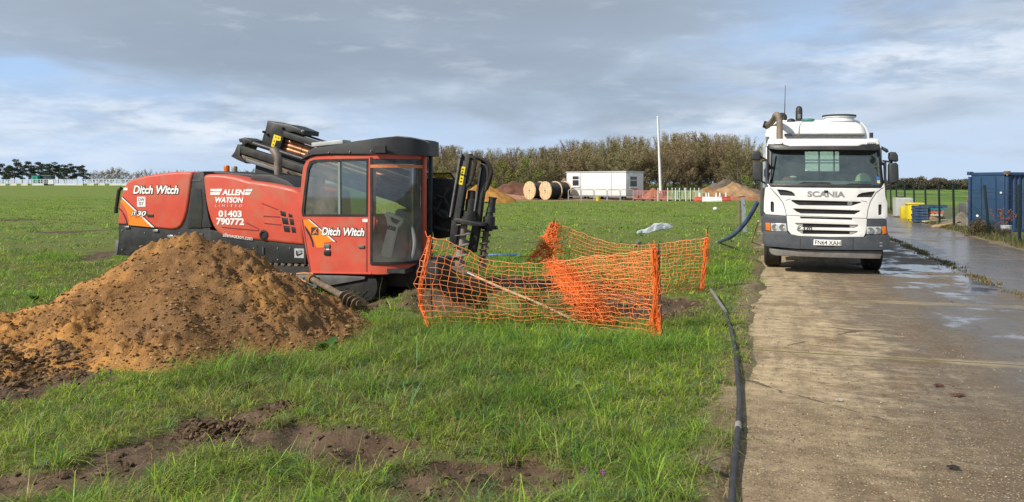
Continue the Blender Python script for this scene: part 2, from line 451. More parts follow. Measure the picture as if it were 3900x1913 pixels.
def wall_along(name, plan, z0, z1, th, m, parent=None, close=False, bevel=0):
    """upright sheet following a plan curve of (x, y); z0, z1 numbers or functions of x"""
    f0 = z0 if callable(z0) else (lambda x, y: z0); f1 = z1 if callable(z1) else (lambda x, y: z1)
    n = len(plan); vs = []
    for i, (x, y) in enumerate(plan):
        a = Vector(plan[max(i - 1, 0)]); b = Vector(plan[min(i + 1, n - 1)]); d = (b - a).normalized(); nx, ny = -d.y, d.x
        for (xx, yy) in ((x, y), (x + nx * th, y + ny * th)):
            vs += [(xx, yy, f0(x, y)), (xx, yy, f1(x, y))]
    fs = []
    for i in range(n - 1):
        a, b = i * 4, (i + 1) * 4
        fs += [(a, b, b + 1, a + 1), (a + 2, a + 3, b + 3, b + 2), (a + 1, b + 1, b + 3, a + 3), (a, a + 2, b + 2, b)]
    fs += [(0, 1, 3, 2), ((n - 1) * 4, (n - 1) * 4 + 2, (n - 1) * 4 + 3, (n - 1) * 4 + 1)]
    return MB().add(vs, fs).build(name, m, parent, bevel)
def plan_prism(name, outline, zb, zt, m, parent=None, bevel=0, seg=3, cut=0.1):
    """outline in plan (x, y) between two height functions"""
    bm = bmesh.new(); bm.faces.new([bm.verts.new((x, y, 0)) for x, y in outline])
    for ax in (0, 1):
        lo = min(v.co[ax] for v in bm.verts); hi = max(v.co[ax] for v in bm.verts); k = lo + cut
        while k < hi - 1e-3:
            bmesh.ops.bisect_plane(bm, geom=bm.verts[:] + bm.edges[:] + bm.faces[:], plane_co=(k, k, 0), plane_no=(1, 0, 0) if ax == 0 else (0, 1, 0)); k += cut
    r = bmesh.ops.extrude_face_region(bm, geom=bm.faces[:])
    top = set(e for e in r['geom'] if isinstance(e, bmesh.types.BMVert))
    for v in bm.verts: v.co.z = zt(v.co.x, v.co.y) if v in top else zb(v.co.x, v.co.y)
    bmesh.ops.recalc_face_normals(bm, faces=bm.faces)
    if bevel:
        ed = [e for e in bm.edges if len(e.link_faces) == 2 and e.calc_face_angle(0) > rad(45) and all(v in top for v in e.verts)]
        bmesh.ops.bevel(bm, geom=ed, offset=bevel, segments=seg, profile=0.5, affect='EDGES', clamp_overlap=True)
    me = bpy.data.meshes.new(name); bm.to_mesh(me); bm.free()
    return link_mesh(name, me, m, parent, 35)
def letters(name, body, box, y, m, parent, shear=0.0, bold=0.0, outline=None, slope=0.0, thick=0.002, space=1.0, surf=None):
    """lettering fitted into box (x0, z0, x1, z1), facing -y"""
    def one(b):
        cu = bpy.data.curves.new('lettering', 'FONT'); cu.body = body; cu.size = 1; cu.shear = shear; cu.offset = b
        cu.space_character = space; cu.fill_mode = 'FRONT'; cu.resolution_u = 4
        o = bpy.data.objects.new('lettering', cu); C.objects.link(o)
        dg = bpy.context.evaluated_depsgraph_get(); me = bpy.data.meshes.new_from_object(o.evaluated_get(dg))
        bpy.data.objects.remove(o); bpy.data.curves.remove(cu); return me
    me = one(bold)
    xs = [v.co.x for v in me.vertices]; ys = [v.co.y for v in me.vertices]
    ax, bx, ay, by = min(xs), max(xs), min(ys), max(ys)
    x0, z0, x1, z1 = box; sx = (x1 - x0) / (bx - ax); sy = (z1 - z0) / (by - ay)
    res = []
    for k, (mm, mt, yy) in enumerate(([(one(bold + outline[0]), outline[1], y + thick)] if outline else []) + [(me, m, y)]):
        for v in mm.vertices:
            X = x0 + (v.co.x - ax) * sx; Zz = z0 + (v.co.y - ay) * sy + slope * (X - x0)
            v.co = (X, yy + (surf(X, Zz) if surf else 0), Zz)
        mm.materials.clear()
        res.append(link_mesh(name, mm, mt, parent, None))
    return res[-1]
def fast_mesh(name, verts, quads, tris, tint=None):
    """big mesh from numpy arrays; tint = per-vertex rgb"""
    me = bpy.data.meshes.new(name)
    nq, ntr = len(quads), len(tris)
    me.vertices.add(len(verts)); me.vertices.foreach_set('co', np.ascontiguousarray(verts, dtype=np.float32).ravel())
    loops = np.concatenate([np.asarray(quads, np.int32).ravel(), np.asarray(tris, np.int32).ravel()])
    me.loops.add(len(loops)); me.loops.foreach_set('vertex_index', loops)
    st = np.concatenate([np.arange(nq, dtype=np.int32) * 4, nq * 4 + np.arange(ntr, dtype=np.int32) * 3])
    me.polygons.add(nq + ntr); me.polygons.foreach_set('loop_start', st)
    me.update(calc_edges=True)
    if tint is not None:
        a = me.attributes.new('tint', 'FLOAT_COLOR', 'POINT')
        a.data.foreach_set('color', np.concatenate([tint, np.ones((len(tint), 1))], 1).astype(np.float32).ravel())
    return me
class Local:
    """pixel of the photograph -> point on a plane y = k of a thing's own axes"""
    def __init__(s, loc, rot):
        s.M = Matrix.Translation(Vector(loc)) @ Euler(rot).to_matrix().to_4x4(); s.I = s.M.inverted()
    def __call__(s, px, py, k=0.0, ax=1):
        o = s.I @ Vector((0, 0, CAMZ)); p = s.I @ Vector(((px - CX) / F, 1, CAMZ - (py - HY) / F)); d = p - o
        t = (k - o[ax]) / d[ax]; return o + d * t
    def xz(s, px, py, k=0.0): p = s(px, py, k); return (p.x, p.z)

# ------------------------------------------------------------------ ground sheet
def axis(lo, hi, st, lo_end, hi_end, g=1.09):
    a = list(np.arange(lo, hi + 1e-6, st)); s = st; b = []
    x = lo
    while x > lo_end: s *= g; x -= s; b.append(x)
    s = st; c = []; x = hi
    while x < hi_end: s *= g; x += s; c.append(x)
    return np.array(b[::-1] + a + c)
gx = axis(-8.5, 4.6, 0.05, -1800, 1800); gy = axis(2.5, 13.5, 0.05, -40, 3200)
GX, GY = np.meshgrid(gx, gy, indexing='ij')
GZ = ground(GX, GY)
# rises behind: far fields climb a little on the right, wood floor stays level
nx_, ny_ = GX.shape
idx = np.arange(nx_ * ny_).reshape(nx_, ny_)
quads = np.stack([idx[:-1, :-1], idx[1:, :-1], idx[1:, 1:], idx[:-1, 1:]], -1).reshape(-1, 4)
mudv = mud_mask(GX, GY).ravel()
sv, tv = road_st(GX, GY)
verge = (sstep(sv, -0.75, -0.2) * (1 - sstep(sv, EDGE_R + 0.2, EDGE_R + 1.4))).ravel()
# bare worked earth of the building site round the cabin and drums
site = (sstep(GY, 78, 84) * sstep(GX, -8, 2) * (1 - sstep(GY, 108, 118)) * (1 - sstep(GX, 34, 44))).ravel()
crop = (sstep(sv, 10, 14) * sstep(GY, 60, 64) * (1 - sstep(GY, 300, 320))).ravel()
yard = (sstep(sv, EDGE_R - 0.1, EDGE_R + 1.6) * (1 - sstep(sv, 15, 18)) * (1 - sstep(GY, 56, 60)) * sstep(GY, 5, 9)).ravel()
gm = fast_mesh('ground', np.stack([GX.ravel(), GY.ravel(), GZ.ravel()], 1), quads, np.zeros((0, 3), np.int32),
               np.stack([mudv, np.maximum(verge, yard * 0.0), site], 1))
a2 = gm.attributes.new('zone', 'FLOAT_COLOR', 'POINT')
a2.data.foreach_set('color', np.stack([crop, yard, crop * 0, crop * 0 + 1], 1).astype(np.float32).ravel())
m = bpy.data.materials.new('ground_soil_and_turf'); m.use_nodes = True
t = NT(m.node_tree); m.node_tree.nodes.clear()
o_ = t.n('ShaderNodeOutputMaterial'); b_ = t.n('ShaderNodeBsdfPrincipled'); t.link(b_.outputs[0], o_.inputs[0])
pos = t.n('ShaderNodeNewGeometry').outputs['Position']
A = t.n('ShaderNodeAttribute'); A.attribute_name = 'tint'; sA = t.n('ShaderNodeSeparateColor'); t.link(A.outputs['Color'], sA.inputs[0])
Z = t.n('ShaderNodeAttribute'); Z.attribute_name = 'zone'; sZ = t.n('ShaderNodeSeparateColor'); t.link(Z.outputs['Color'], sZ.inputs[0])
n1 = t.noise(pos, 0.35, 6, 0.6); n2 = t.noise(pos, 2.2, 6, 0.65); n3 = t.noise(pos, 14, 5, 0.65); n4 = t.noise(pos, 0.045, 4, 0.5); n5 = t.noise(pos, 60, 4, 0.6)
grassc = t.mix(t.step(n2, 0.25, 0.75), (0.085, 0.140, 0.018), (0.215, 0.262, 0.046))
grassc = t.mix(t.math('MULTIPLY', t.step(n1, 0.48, 0.72), 0.75), grassc, (0.190, 0.185, 0.065))
grassc = t.mix(t.math('MULTIPLY', t.step(n3, 0.50, 0.72), 0.55), grassc, (0.070, 0.105, 0.020))
grassc = t.mix(t.math('MULTIPLY', t.step(n4, 0.42, 0.62), 0.45), grassc, (0.150, 0.225, 0.034))
sp_ = t.n('ShaderNodeSeparateXYZ'); t.link(pos, sp_.inputs[0])
nearf = t.math('SUBTRACT', 1.0, t.step(sp_.outputs[1], 10, 45))
thatch = t.mix(t.step(n3, 0.3, 0.7), (0.070, 0.082, 0.024), (0.150, 0.150, 0.052))
grassc = t.mix(t.math('MULTIPLY', nearf, 0.85), grassc, thatch)
soil = t.mix(t.step(n2, 0.3, 0.7), (0.080, 0.050, 0.031), (0.145, 0.096, 0.060))
soil = t.mix(t.math('MULTIPLY', t.step(n3, 0.45, 0.7), 0.6), soil, (0.070, 0.047, 0.031))
soil = t.mix(t.math('MULTIPLY', t.step(n5, 0.56, 0.72), 0.6), soil, (0.26, 0.20, 0.14))
soil = t.mix(t.math('MULTIPLY', t.step(t.noise(pos, 5.0, 6, 0.7, 0.6), 0.50, 0.62), 0.65), soil, (0.055, 0.036, 0.024))
straw = t.mix(t.step(n3, 0.35, 0.7), (0.16, 0.115, 0.065), (0.27, 0.215, 0.125))
site_c = t.mix(t.step(n1, 0.35, 0.65), (0.24, 0.13, 0.075), (0.30, 0.19, 0.11))
mudf = t.step(t.math('ADD', sA.outputs[0], t.math('MULTIPLY', t.math('SUBTRACT', n3, 0.5), 0.5)), 0.32, 0.60)
c = t.mix(mudf, grassc, soil)
c = t.mix(t.step(t.math('ADD', sA.outputs[1], t.math('MULTIPLY', t.math('SUBTRACT', n3, 0.5), 0.7)), 0.3, 0.8), c, straw)
c = t.mix(sA.outputs[2], c, site_c)
c = t.mix(sZ.outputs[0], c, t.mix(t.step(n4, 0.4, 0.6), (0.085, 0.165, 0.030), (0.16, 0.24, 0.035)))
c = t.mix(t.math('MULTIPLY', sZ.outputs[1], t.step(n2, 0.3, 0.6)), c, (0.10, 0.10, 0.075))
t.link(c, b_.inputs['Base Color'])
t.put(b_.inputs['Roughness'], t.math('SUBTRACT', 0.92, t.math('MULTIPLY', mudf, t.math('MULTIPLY', t.step(n2, 0.5, 0.7), 0.35))))
b_.inputs['Specular IOR Level'].default_value = 0.25
t.link(t.bump(t.math('ADD', t.math('MULTIPLY', n3, 0.7), t.math('MULTIPLY', n5, 0.35)), 0.8, 0.03), b_.inputs['Normal'])
tag(link_mesh('ground', gm, m, None, 180), kind='structure')

# ------------------------------------------------------------------ concrete roads (own axes: s across, t along)
def road_sheet(name, s0, s1, t0, t1, z, m, wob=0.0):
    ts = np.concatenate([np.arange(t0, min(40, t1), 0.12), np.geomspace(40, t1, 60)[1:]]) if t1 > 41 else np.arange(t0, t1 + .01, 0.12)
    ss = np.linspace(s0, s1, 26)
    S, T = np.meshgrid(ss, ts, indexing='ij')
    if wob:
        S = S.copy(); S[0] += (fbm(ts * 1.4, ts * 0 + 3, 4, 51) - 0.5) * wob; S[-1] += (fbm(ts * 1.4, ts * 0 + 9, 4, 52) - 0.5) * wob
    X, Y = st_xy(S, T)
    slab = np.floor((T - 4.1) / 4.2)
    Zz = base_z(X, Y) + z + (_h(slab, slab * 0 + round(s0), 5) - 0.5) * 0.006 + (fbm(S * .8, T * .8, 2, 60) - .5) * 0.012
    n_, k_ = S.shape; ii = np.arange(n_ * k_).reshape(n_, k_)
    q = np.stack([ii[:-1, :-1], ii[1:, :-1], ii[1:, 1:], ii[:-1, 1:]], -1).reshape(-1, 4)
    me = fast_mesh(name, np.stack([X.ravel(), Y.ravel(), Zz.ravel()], 1), q, np.zeros((0, 3), np.int32), np.stack([S.ravel(), T.ravel(), S.ravel() * 0], 1))
    return tag(link_mesh(name, me, m, None, 180), kind='structure')
def concrete(name, wetbias, drybias, shine=1.0):
    m = bpy.data.materials.new(name); m.use_nodes = True
    t = NT(m.node_tree); m.node_tree.nodes.clear()
    o_ = t.n('ShaderNodeOutputMaterial'); b_ = t.n('ShaderNodeBsdfPrincipled'); t.link(b_.outputs[0], o_.inputs[0])
    A = t.n('ShaderNodeAttribute'); A.attribute_name = 'tint'; s_ = t.n('ShaderNodeSeparateXYZ'); t.link(A.outputs['Vector'], s_.inputs[0])
    p = A.outputs['Vector']; S, T = s_.outputs[0], s_.outputs[1]
    n0 = t.noise(t.scalev(p, (1, 0.55, 1)), 0.55, 6, 0.6, 0.3); n1 = t.noise(t.scalev(p, (1, 0.8, 1), (4, 9, 0)), 1.7, 6, 0.65, 0.2); n2 = t.noise(p, 9, 6, 0.7); n3 = t.noise(p, 55, 4, 0.65)
    streak = t.noise(t.scalev(p, (5.0, 0.35, 1)), 1.0, 5, 0.6)
    wn = t.n('ShaderNodeTexWhiteNoise'); wn.noise_dimensions = '2D'; cw = t.n('ShaderNodeCombineXYZ')
    t.put(cw.inputs[0], t.math('FLOOR', t.math('DIVIDE', t.math('SUBTRACT', T, 4.1), 4.2))); t.put(cw.inputs[1], t.math('FLOOR', t.math('ADD', t.math('DIVIDE', S, 2.1), 0.05))); t.link(cw.outputs[0], wn.inputs[0])
    n4 = t.noise(t.scalev(p, (1.0, 2.2, 1), (7, 3, 0)), 3.6, 6, 0.7, 0.5); n5 = t.noise(p, 24, 5, 0.7); n6 = t.noise(p, 140, 3, 0.6)
    tan = t.mix(t.step(n4, 0.32, 0.68), (0.37, 0.27, 0.155), (0.60, 0.47, 0.295))
    grey = t.mix(t.step(n4, 0.34, 0.66), (0.155, 0.112, 0.072), (0.260, 0.195, 0.130))
    grey = t.mix(t.math('MULTIPLY', wn.outputs[0], 0.45), grey, (0.150, 0.140, 0.125))
    dry = t.step(t.math('ADD', t.math('SUBTRACT', drybias, S), t.math('ADD', t.math('MULTIPLY', t.math('SUBTRACT', n0, 0.5), 3.2), t.math('MULTIPLY', t.math('SUBTRACT', n4, 0.5), 2.0))), -0.7, 0.7)
    c = t.mix(dry, grey, tan)
    c = t.mix(t.math('MULTIPLY', t.step(n1, 0.47, 0.64), 0.62), c, (0.170, 0.108, 0.062))
    c = t.mix(t.math('MULTIPLY', t.step(streak, 0.46, 0.66), 0.40), c, (0.115, 0.090, 0.066))
    c = t.mix(t.math('MULTIPLY', t.step(n2, 0.48, 0.70), 0.60), c, (0.135, 0.095, 0.058))
    c = t.mix(t.math('MULTIPLY', t.step(n5, 0.52, 0.70), 0.50), c, (0.42, 0.34, 0.22))
    c = t.mix(t.math('MULTIPLY', t.step(n5, 0.46, 0.30), 0.50), c, (0.075, 0.055, 0.038))
    c = t.mix(1.0, c, t.mix(n6, (0.62, 0.62, 0.62), (1.38, 1.38, 1.38)), 'MULTIPLY')
    crk = t.vor(t.scalev(p, (0.42, 0.30, 1), (2.3, 1.1, 0)), 1.0, 'DISTANCE_TO_EDGE')
    cwv = t.vor(t.n('ShaderNodeVectorMath').outputs[0], 1) if False else crk
    c = t.mix(t.math('MULTIPLY', t.math('SUBTRACT', 1.0, t.step(t.math('ADD', t.math('ADD', cwv, t.math('MULTIPLY', t.math('SUBTRACT', n1, 0.45), 0.10)), t.math('MULTIPLY', t.math('SUBTRACT', n2, 0.5), 0.03)), 0.0, 0.0035)), 0.8), c, (0.055, 0.042, 0.030))
    # stones showing in the worn surface
    worn = t.math('MULTIPLY', t.step(t.math('ADD', n0, t.math('MULTIPLY', t.math('SUBTRACT', 6.6, T), 0.22)), 0.40, 0.62), t.step(n1, 0.2, 0.5))
    vd = t.vor(p, 62, out='Distance'); vc = t.vor(p, 62, out='Color'); sv_ = t.n('ShaderNodeSeparateColor'); t.link(vc, sv_.inputs[0])
    stone = t.math('MULTIPLY', t.math('MULTIPLY', t.math('SUBTRACT', 1.0, t.step(vd, 0.26, 0.46)), t.step(sv_.outputs[0], 0.28, 0.36)), t.math('ADD', t.math('MULTIPLY', worn, 0.90), 0.06))
    c = t.mix(t.math('MULTIPLY', worn, 0.45), c, (0.150, 0.105, 0.062))
    c = t.mix(stone, c, t.mix(sv_.outputs[1], (0.11, 0.075, 0.045), (0.66, 0.54, 0.36)))
    # wetness
    wet = t.step(t.math('ADD', t.math('ADD', t.math('MULTIPLY', t.step(S, 0.5, 2.3), 0.46), wetbias), t.math('ADD', t.math('MULTIPLY', n0, 0.7), t.math('MULTIPLY', n1, 0.22))), 0.80, 1.04)
    far_ = t.step(T, 5.6, 7.2)
    wet = t.math('MULTIPLY', wet, t.math('ADD', 0.12, t.math('MULTIPLY', far_, 0.88)))
    puddle = t.step(t.math('ADD', wet, t.math('ADD', t.math('MULTIPLY', t.math('SUBTRACT', n1, 0.5), 2.2), t.math('MULTIPLY', t.step(T, 12.5, 17), 0.62))), 0.98, 1.42)
    c = t.mix(t.math('MULTIPLY', wet, 0.50), c, (0.080, 0.070, 0.060))
    # transverse joints with moss
    ph = t.math('FRACT', t.math('DIVIDE', t.math('ADD', t.math('SUBTRACT', T, 4.1), t.math('MULTIPLY', t.math('SUBTRACT', n1, 0.5), 0.06)), 4.2))
    jd = t.math('MULTIPLY', t.math('MINIMUM', ph, t.math('SUBTRACT', 1.0, ph)), 4.2)
    joint = t.math('SUBTRACT', 1.0, t.step(jd, 0.004, 0.016))
    mossw = t.math('MULTIPLY', t.math('SUBTRACT', 1.0, t.step(t.math('ADD', jd, t.math('MULTIPLY', t.math('SUBTRACT', n2, 0.5), 0.10)), 0.01, 0.055)), t.step(n1, 0.45, 0.60))
    pale = t.math('MULTIPLY', t.math('SUBTRACT', 1.0, t.step(t.math('ADD', jd, t.math('MULTIPLY', t.math('SUBTRACT', n1, 0.5), 0.5)), 0.02, 0.16)), 0.6)
    c = t.mix(t.math('MULTIPLY', pale, t.math('SUBTRACT', 1.0, t.math('MULTIPLY', wet, 0.5))), c, (0.44, 0.36, 0.22))
    c = t.mix(joint, c, (0.035, 0.030, 0.022))
    c = t.mix(t.math('MULTIPLY', mossw, 0.85), c, (0.19, 0.165, 0.03))
    c = t.mix(t.math('MULTIPLY', t.math('SUBTRACT', n3, 0.42), 0.6, clamp=True), c, (0.07, 0.055, 0.04))
    t.link(c, b_.inputs['Base Color'])
    r = t.math('SUBTRACT', 0.88, t.math('MULTIPLY', wet, 0.50)); r = t.math('SUBTRACT', r, t.math('MULTIPLY', puddle, 0.37 * shine), clamp=True)
    t.put(b_.inputs['Roughness'], t.math('MAXIMUM', r, 0.05))
    t.put(b_.inputs['Specular IOR Level'], t.math('ADD', 0.25, t.math('MULTIPLY', wet, 0.45)))
    h = t.math('ADD', t.math('MULTIPLY', n2, 0.5), t.math('MULTIPLY', n3, 0.35)); h = t.math('ADD', h, t.math('MULTIPLY', stone, 1.3)); h = t.math('SUBTRACT', h, t.math('MULTIPLY', joint, 1.5))
    bp = t.n('ShaderNodeBump'); t.put(bp.inputs['Height'], h); bp.inputs['Distance'].default_value = 0.006
    t.put(bp.inputs['Strength'], t.math('SUBTRACT', t.math('SUBTRACT', 0.9, t.math('MULTIPLY', wet, 0.45)), t.math('MULTIPLY', puddle, 0.40)))
    t.link(bp.outputs[0], b_.inputs['Normal'])
    return m
road_sheet('road', EDGE_L - .30, JOINT - 0.012, 1.0, 380, 0.0, concrete('worn_concrete', 0.04, 0.95), 0.03)
road_sheet('road_far_lane', JOINT + 0.012, EDGE_R, 3.0, 380, -0.004, concrete('wet_concrete', 0.10, -3.0, 0.35), 0.03)

# ------------------------------------------------------------------ grass blades
GRASS = attr_mat('grass_blade', 0.5, 0.42, 0.4)
def blades(name, x, y, h, wd, tint, droop=0.55, zoff=-0.01, m=None, kind=True, az=None, lean=None):
    n = len(x); z = ground(x, y) + zoff
    az = rng.uniform(0, 2 * PI, n) if az is None else az; ln = h * rng.uniform(0.15, 1.0, n) * droop * 1.5
    if lean is not None: ln = h * np.clip(lean, 0.05, 1.15)
    fx, fy = np.cos(az), np.sin(az); sd_ = az + PI / 2 + rng.normal(0, .5, n); sx, sy = np.cos(sd_), np.sin(sd_)
    tw = rng.uniform(0.4, 1.0, n)
    # three joints: rises steeply, bends over, tip hangs level or droops
    lv = np.clip(ln / np.maximum(h, 1e-4), 0, 1.25)
    e0 = np.radians(np.clip(86 - 34 * lv + rng.normal(0, 6, n), 25, 88)); e1 = np.radians(np.clip(78 - 70 * lv + rng.normal(0, 14, n), -10, 86)); e2 = np.radians(np.clip(66 - 100 * lv + rng.normal(0, 22, n), -55, 84))
    L = h * 1.15 / 3
    P = np.zeros((n, 7, 3)); cx, cy, czz = x.copy(), y.copy(), z.copy()
    def pair(k, w_): P[:, k] = np.stack([cx - sx * w_, cy - sy * w_, czz], 1); P[:, k + 1] = np.stack([cx + sx * w_, cy + sy * w_, czz], 1)
    pair(0, wd); cx, cy, czz = cx + fx * L * np.cos(e0), cy + fy * L * np.cos(e0), czz + L * np.sin(e0)
    pair(2, wd * .9 * tw); cx, cy, czz = cx + fx * L * np.cos(e1), cy + fy * L * np.cos(e1), czz + L * np.sin(e1)
    pair(4, wd * .65 * tw); cx, cy, czz = cx + fx * L * np.cos(e2), cy + fy * L * np.cos(e2), czz + L * np.sin(e2)
    P[:, 6] = np.stack([cx, cy, czz], 1)
    b = np.arange(n) * 7
    Q = np.concatenate([np.stack([b, b + 1, b + 3, b + 2], 1), np.stack([b + 2, b + 3, b + 5, b + 4], 1)])
    me = fast_mesh(name, P.reshape(-1, 3), Q, np.stack([b + 4, b + 5, b + 6], 1), np.repeat(tint, 7, axis=0))
    o = link_mesh(name, me, m or GRASS, None, None)
    me.polygons.foreach_set('use_smooth', [True] * len(me.polygons))
    return tag(o, kind='stuff') if kind else o
def grass_field(name, n, ylo, yhi, ulo, uhi, hmin, hmax, wd, mudtol=0.35, extra=1.0):
    # even spread over a wedge of ground in front of the viewer's place
    Y = np.sqrt(rng.uniform(ylo ** 2, yhi ** 2, n)); U = rng.uniform(ulo, uhi, n); X = U * Y
    return X, Y
def mound_h(x, y):
    x = np.asarray(x, float); y = np.asarray(y, float)
    ridge = [(-5.35, 7.75, .16), (-4.85, 7.95, .44), (-4.3, 8.3, .74), (-3.85, 8.5, 1.00), (-3.4, 8.6, 1.08), (-2.98, 8.65, .98), (-2.66, 8.65, .64), (-2.33, 8.7, .30), (-2.08, 8.75, .02), (-4.1, 7.5, .40), (-4.45, 6.9, .22), (-3.2, 7.5, .46), (-2.75, 7.95, .40)]
    h = np.full(x.shape, -1.0)
    for (x0, y0, h0), (x1, y1, h1) in zip(ridge[:8], ridge[1:9]):
        for f in np.linspace(0, 1, 5):
            a, b, hh = x0 + (x1 - x0) * f, y0 + (y1 - y0) * f, h0 + (h1 - h0) * f
            h = np.maximum(h, hh - 0.66 * np.hypot(x - a, y - b))
    for a, b, hh in ridge[9:]: h = np.maximum(h, hh - 0.60 * np.hypot(x - a, y - b))
    return h + (fbm(x * 1.5, y * 1.5, 3, 90) - 0.5) * 0.22
def lay_grass(name, X, Y, nb, spread, hbase, hvar, wd, dead=0.07, thin=None):
    """grass in tufts: every tuft has its own height, hue and lean, its blades fan outwards"""
    s, t_ = road_st(X, Y)
    patch = fbm(X * 0.9, Y * 0.9, 4, 101); fineP = fbm(X * 3.4, Y * 3.4, 3, 102); big_ = fbm(X * .25, Y * .25, 3, 104)
    mm = mud_mask(X, Y); rm = road_mask(X, Y)
    vg = sstep(s, -0.70, -0.12) * (s < 3)
    k = np.clip(0.45 + 1.1 * fineP, 0, 1) * (1 - 0.90 * sstep(mm, 0.15, 0.75)) * (1 - 0.90 * vg) * (1 - sstep(rm, .4, .7)) * (1 - sstep(mound_h(X, Y), -0.05, 0.03))
    if thin is not None: k = k * thin
    keep = rng.uniform(0, 1, len(X)) < k
    X, Y, patch, fineP, mm, vg, big_ = (q[keep] for q in (X, Y, patch, fineP, mm, vg, big_)); n = len(X)
    th = (hbase + hvar * np.clip((patch - 0.33) * 2.4, 0, 1.2) * (0.6 + 1.1 * sstep(fineP, .38, .62))) * np.exp(rng.normal(0, 0.38, n)) * (1 - 0.55 * mm) * (1 - 0.35 * vg)
    g0 = np.array([0.098, 0.210, 0.015]); g1 = np.array([0.370, 0.500, 0.060]); gb = np.array([0.095, 0.205, 0.075]); gy = np.array([0.26, 0.27, 0.075])
    f = np.clip(rng.normal(0.42, 0.26, n) + 0.8 * (fineP - 0.5), 0, 1)[:, None]
    tt_ = g0 * (1 - f) + g1 * f
    kk = rng.uniform(0, 1, (n, 1)); tt_ = np.where(kk < .16, gb * rng.uniform(.7, 1.3, (n, 1)), tt_); tt_ = np.where(kk > .90 - .25 * sstep(big_, .45, .7)[:, None], gy * rng.uniform(.6, 1.2, (n, 1)), tt_)
    lush = np.clip((patch - 0.36) * 3.2, 0, 1)[:, None]; tt_ = tt_ * np.array([1.42, 1.30, 1.25]) * (1 - lush) + tt_ * np.array([.98, 1.12, 1.0]) * lush
    ta, tl_ = rng.uniform(0, 2 * PI, n), np.abs(rng.normal(0, .35, n))
    cnt = np.maximum(2, (nb * rng.uniform(.45, 1.5, n)).astype(int)); ix = np.repeat(np.arange(n), cnt); m_ = len(ix)
    ang = rng.uniform(0, 2 * PI, m_); rr = np.abs(rng.normal(0, 1, m_)) * spread
    bx, by = X[ix] + np.cos(ang) * rr, Y[ix] + np.sin(ang) * rr
    dx = np.cos(ang) * rng.uniform(.15, 1, m_) + np.cos(ta[ix]) * tl_[ix] * 1.4; dy = np.sin(ang) * rng.uniform(.15, 1, m_) + np.sin(ta[ix]) * tl_[ix] * 1.4
    lean = 0.30 + np.hypot(dx, dy) * rng.uniform(.5, 1.15, m_)
    h = th[ix] * rng.uniform(.45, 1.2, m_)
    tint = tt_[ix] * rng.uniform(.68, 1.32, (m_, 1))
    dd = rng.uniform(0, 1, (m_, 1)) < (dead + 0.30 * sstep(mm, .05, .4) + 0.40 * vg + 0.22 * sstep(big_, .5, .7))[ix][:, None]
    tint = np.where(dd, np.array([0.36, 0.29, 0.14]) * rng.uniform(.45, 1.2, (m_, 1)), tint)
    sb, _t = road_st(bx, by); ok = ~((sb > EDGE_L + .12) & (sb < EDGE_R))
    return blades(name, bx[ok], by[ok], h[ok], (wd * rng.uniform(0.55, 1.4, m_))[ok], tint[ok], az=np.arctan2(dy, dx)[ok], lean=np.where(dd[:, 0], lean * 1.5, lean)[ok])
X, Y = grass_field('', 30000, 3.3, 9.5, -0.85, 0.62, 0, 0, 0)
lay_grass('foreground_grass', X, Y, 14, .026, 0.075, 0.075, 0.0029)
X, Y = grass_field('', 32000, 9.3, 20, -0.80, 0.42, 0, 0, 0)
lay_grass('middle_grass', X, Y, 9, .06, 0.060, 0.070, 0.0056)
X, Y = grass_field('', 115000, 19.5, 105, -0.75, 0.36, 0, 0, 0)
lay_grass('field_grass', X, Y, 5, .17, 0.038, 0.065, 0.018, thin=np.clip(1.15 - (Y - 20) / 88, 0, 1) ** 1.2 * (1 - sstep(Y, 76, 84) * sstep(X, -8, 2)))
# weeds along the fence on the far side of the road and on the slab joint
tt = rng.uniform(5, 60, 15000); ss_ = EDGE_R + 0.15 + np.abs(rng.normal(0, 0.45, 15000))
X, Y = st_xy(ss_, tt); r = rng.uniform(0, 1, (15000, 1))
blades('verge_weeds', X, Y, rng.uniform(.04, .24, 15000), np.full(15000, .007), np.where(rng.uniform(0, 1, (15000, 1)) < .45, np.array([.24, .19, .09]) * (.5 + r), np.array([.075, .115, .025]) * (.6 + r)))
tt = rng.uniform(6, 60, 14000); ss_ = JOINT + rng.normal(0, 0.075, 14000) + (fbm(tt * 2, tt * 0, 3, 7) - .5) * .25
kp = rng.uniform(0, 1, 14000) < .12 + .75 * sstep(fbm(tt * .9, tt * 0 + 4, 3, 17), .34, .60); tt, ss_ = tt[kp], ss_[kp]; n = len(tt)
X, Y = st_xy(ss_, tt); r = rng.uniform(0, 1, (n, 1))
blades('joint_moss_and_grass', X, Y, rng.uniform(.015, .06, n), np.full(n, .011), np.where(rng.uniform(0, 1, (n, 1)) < .6, np.array([.20, .15, .07]) * (.5 + r), np.array([.20, .18, .045]) * (.6 + r)), zoff=0.045)

# dead straw lying on the mud and along the road edge
n = 9000; X = rng.uniform(-5.5, 2.6, n); Y = rng.uniform(3.5, 11, n); mmv = mud_mask(X, Y); sv2, _ = road_st(X, Y)
kp = ((mmv > .12) & (rng.uniform(0, 1, n) < .55)) | ((sv2 > -1.1) & (sv2 < -.12)); kp &= sv2 < -.10; X, Y = X[kp], Y[kp]; n = len(X); r = rng.uniform(0, 1, (n, 1))
blades('straw_litter', X, Y, rng.uniform(.03, .13, n), np.full(n, .0018), np.array([.42, .34, .17]) * (.45 + .8 * r), zoff=.012, lean=rng.uniform(1.0, 1.25, n))
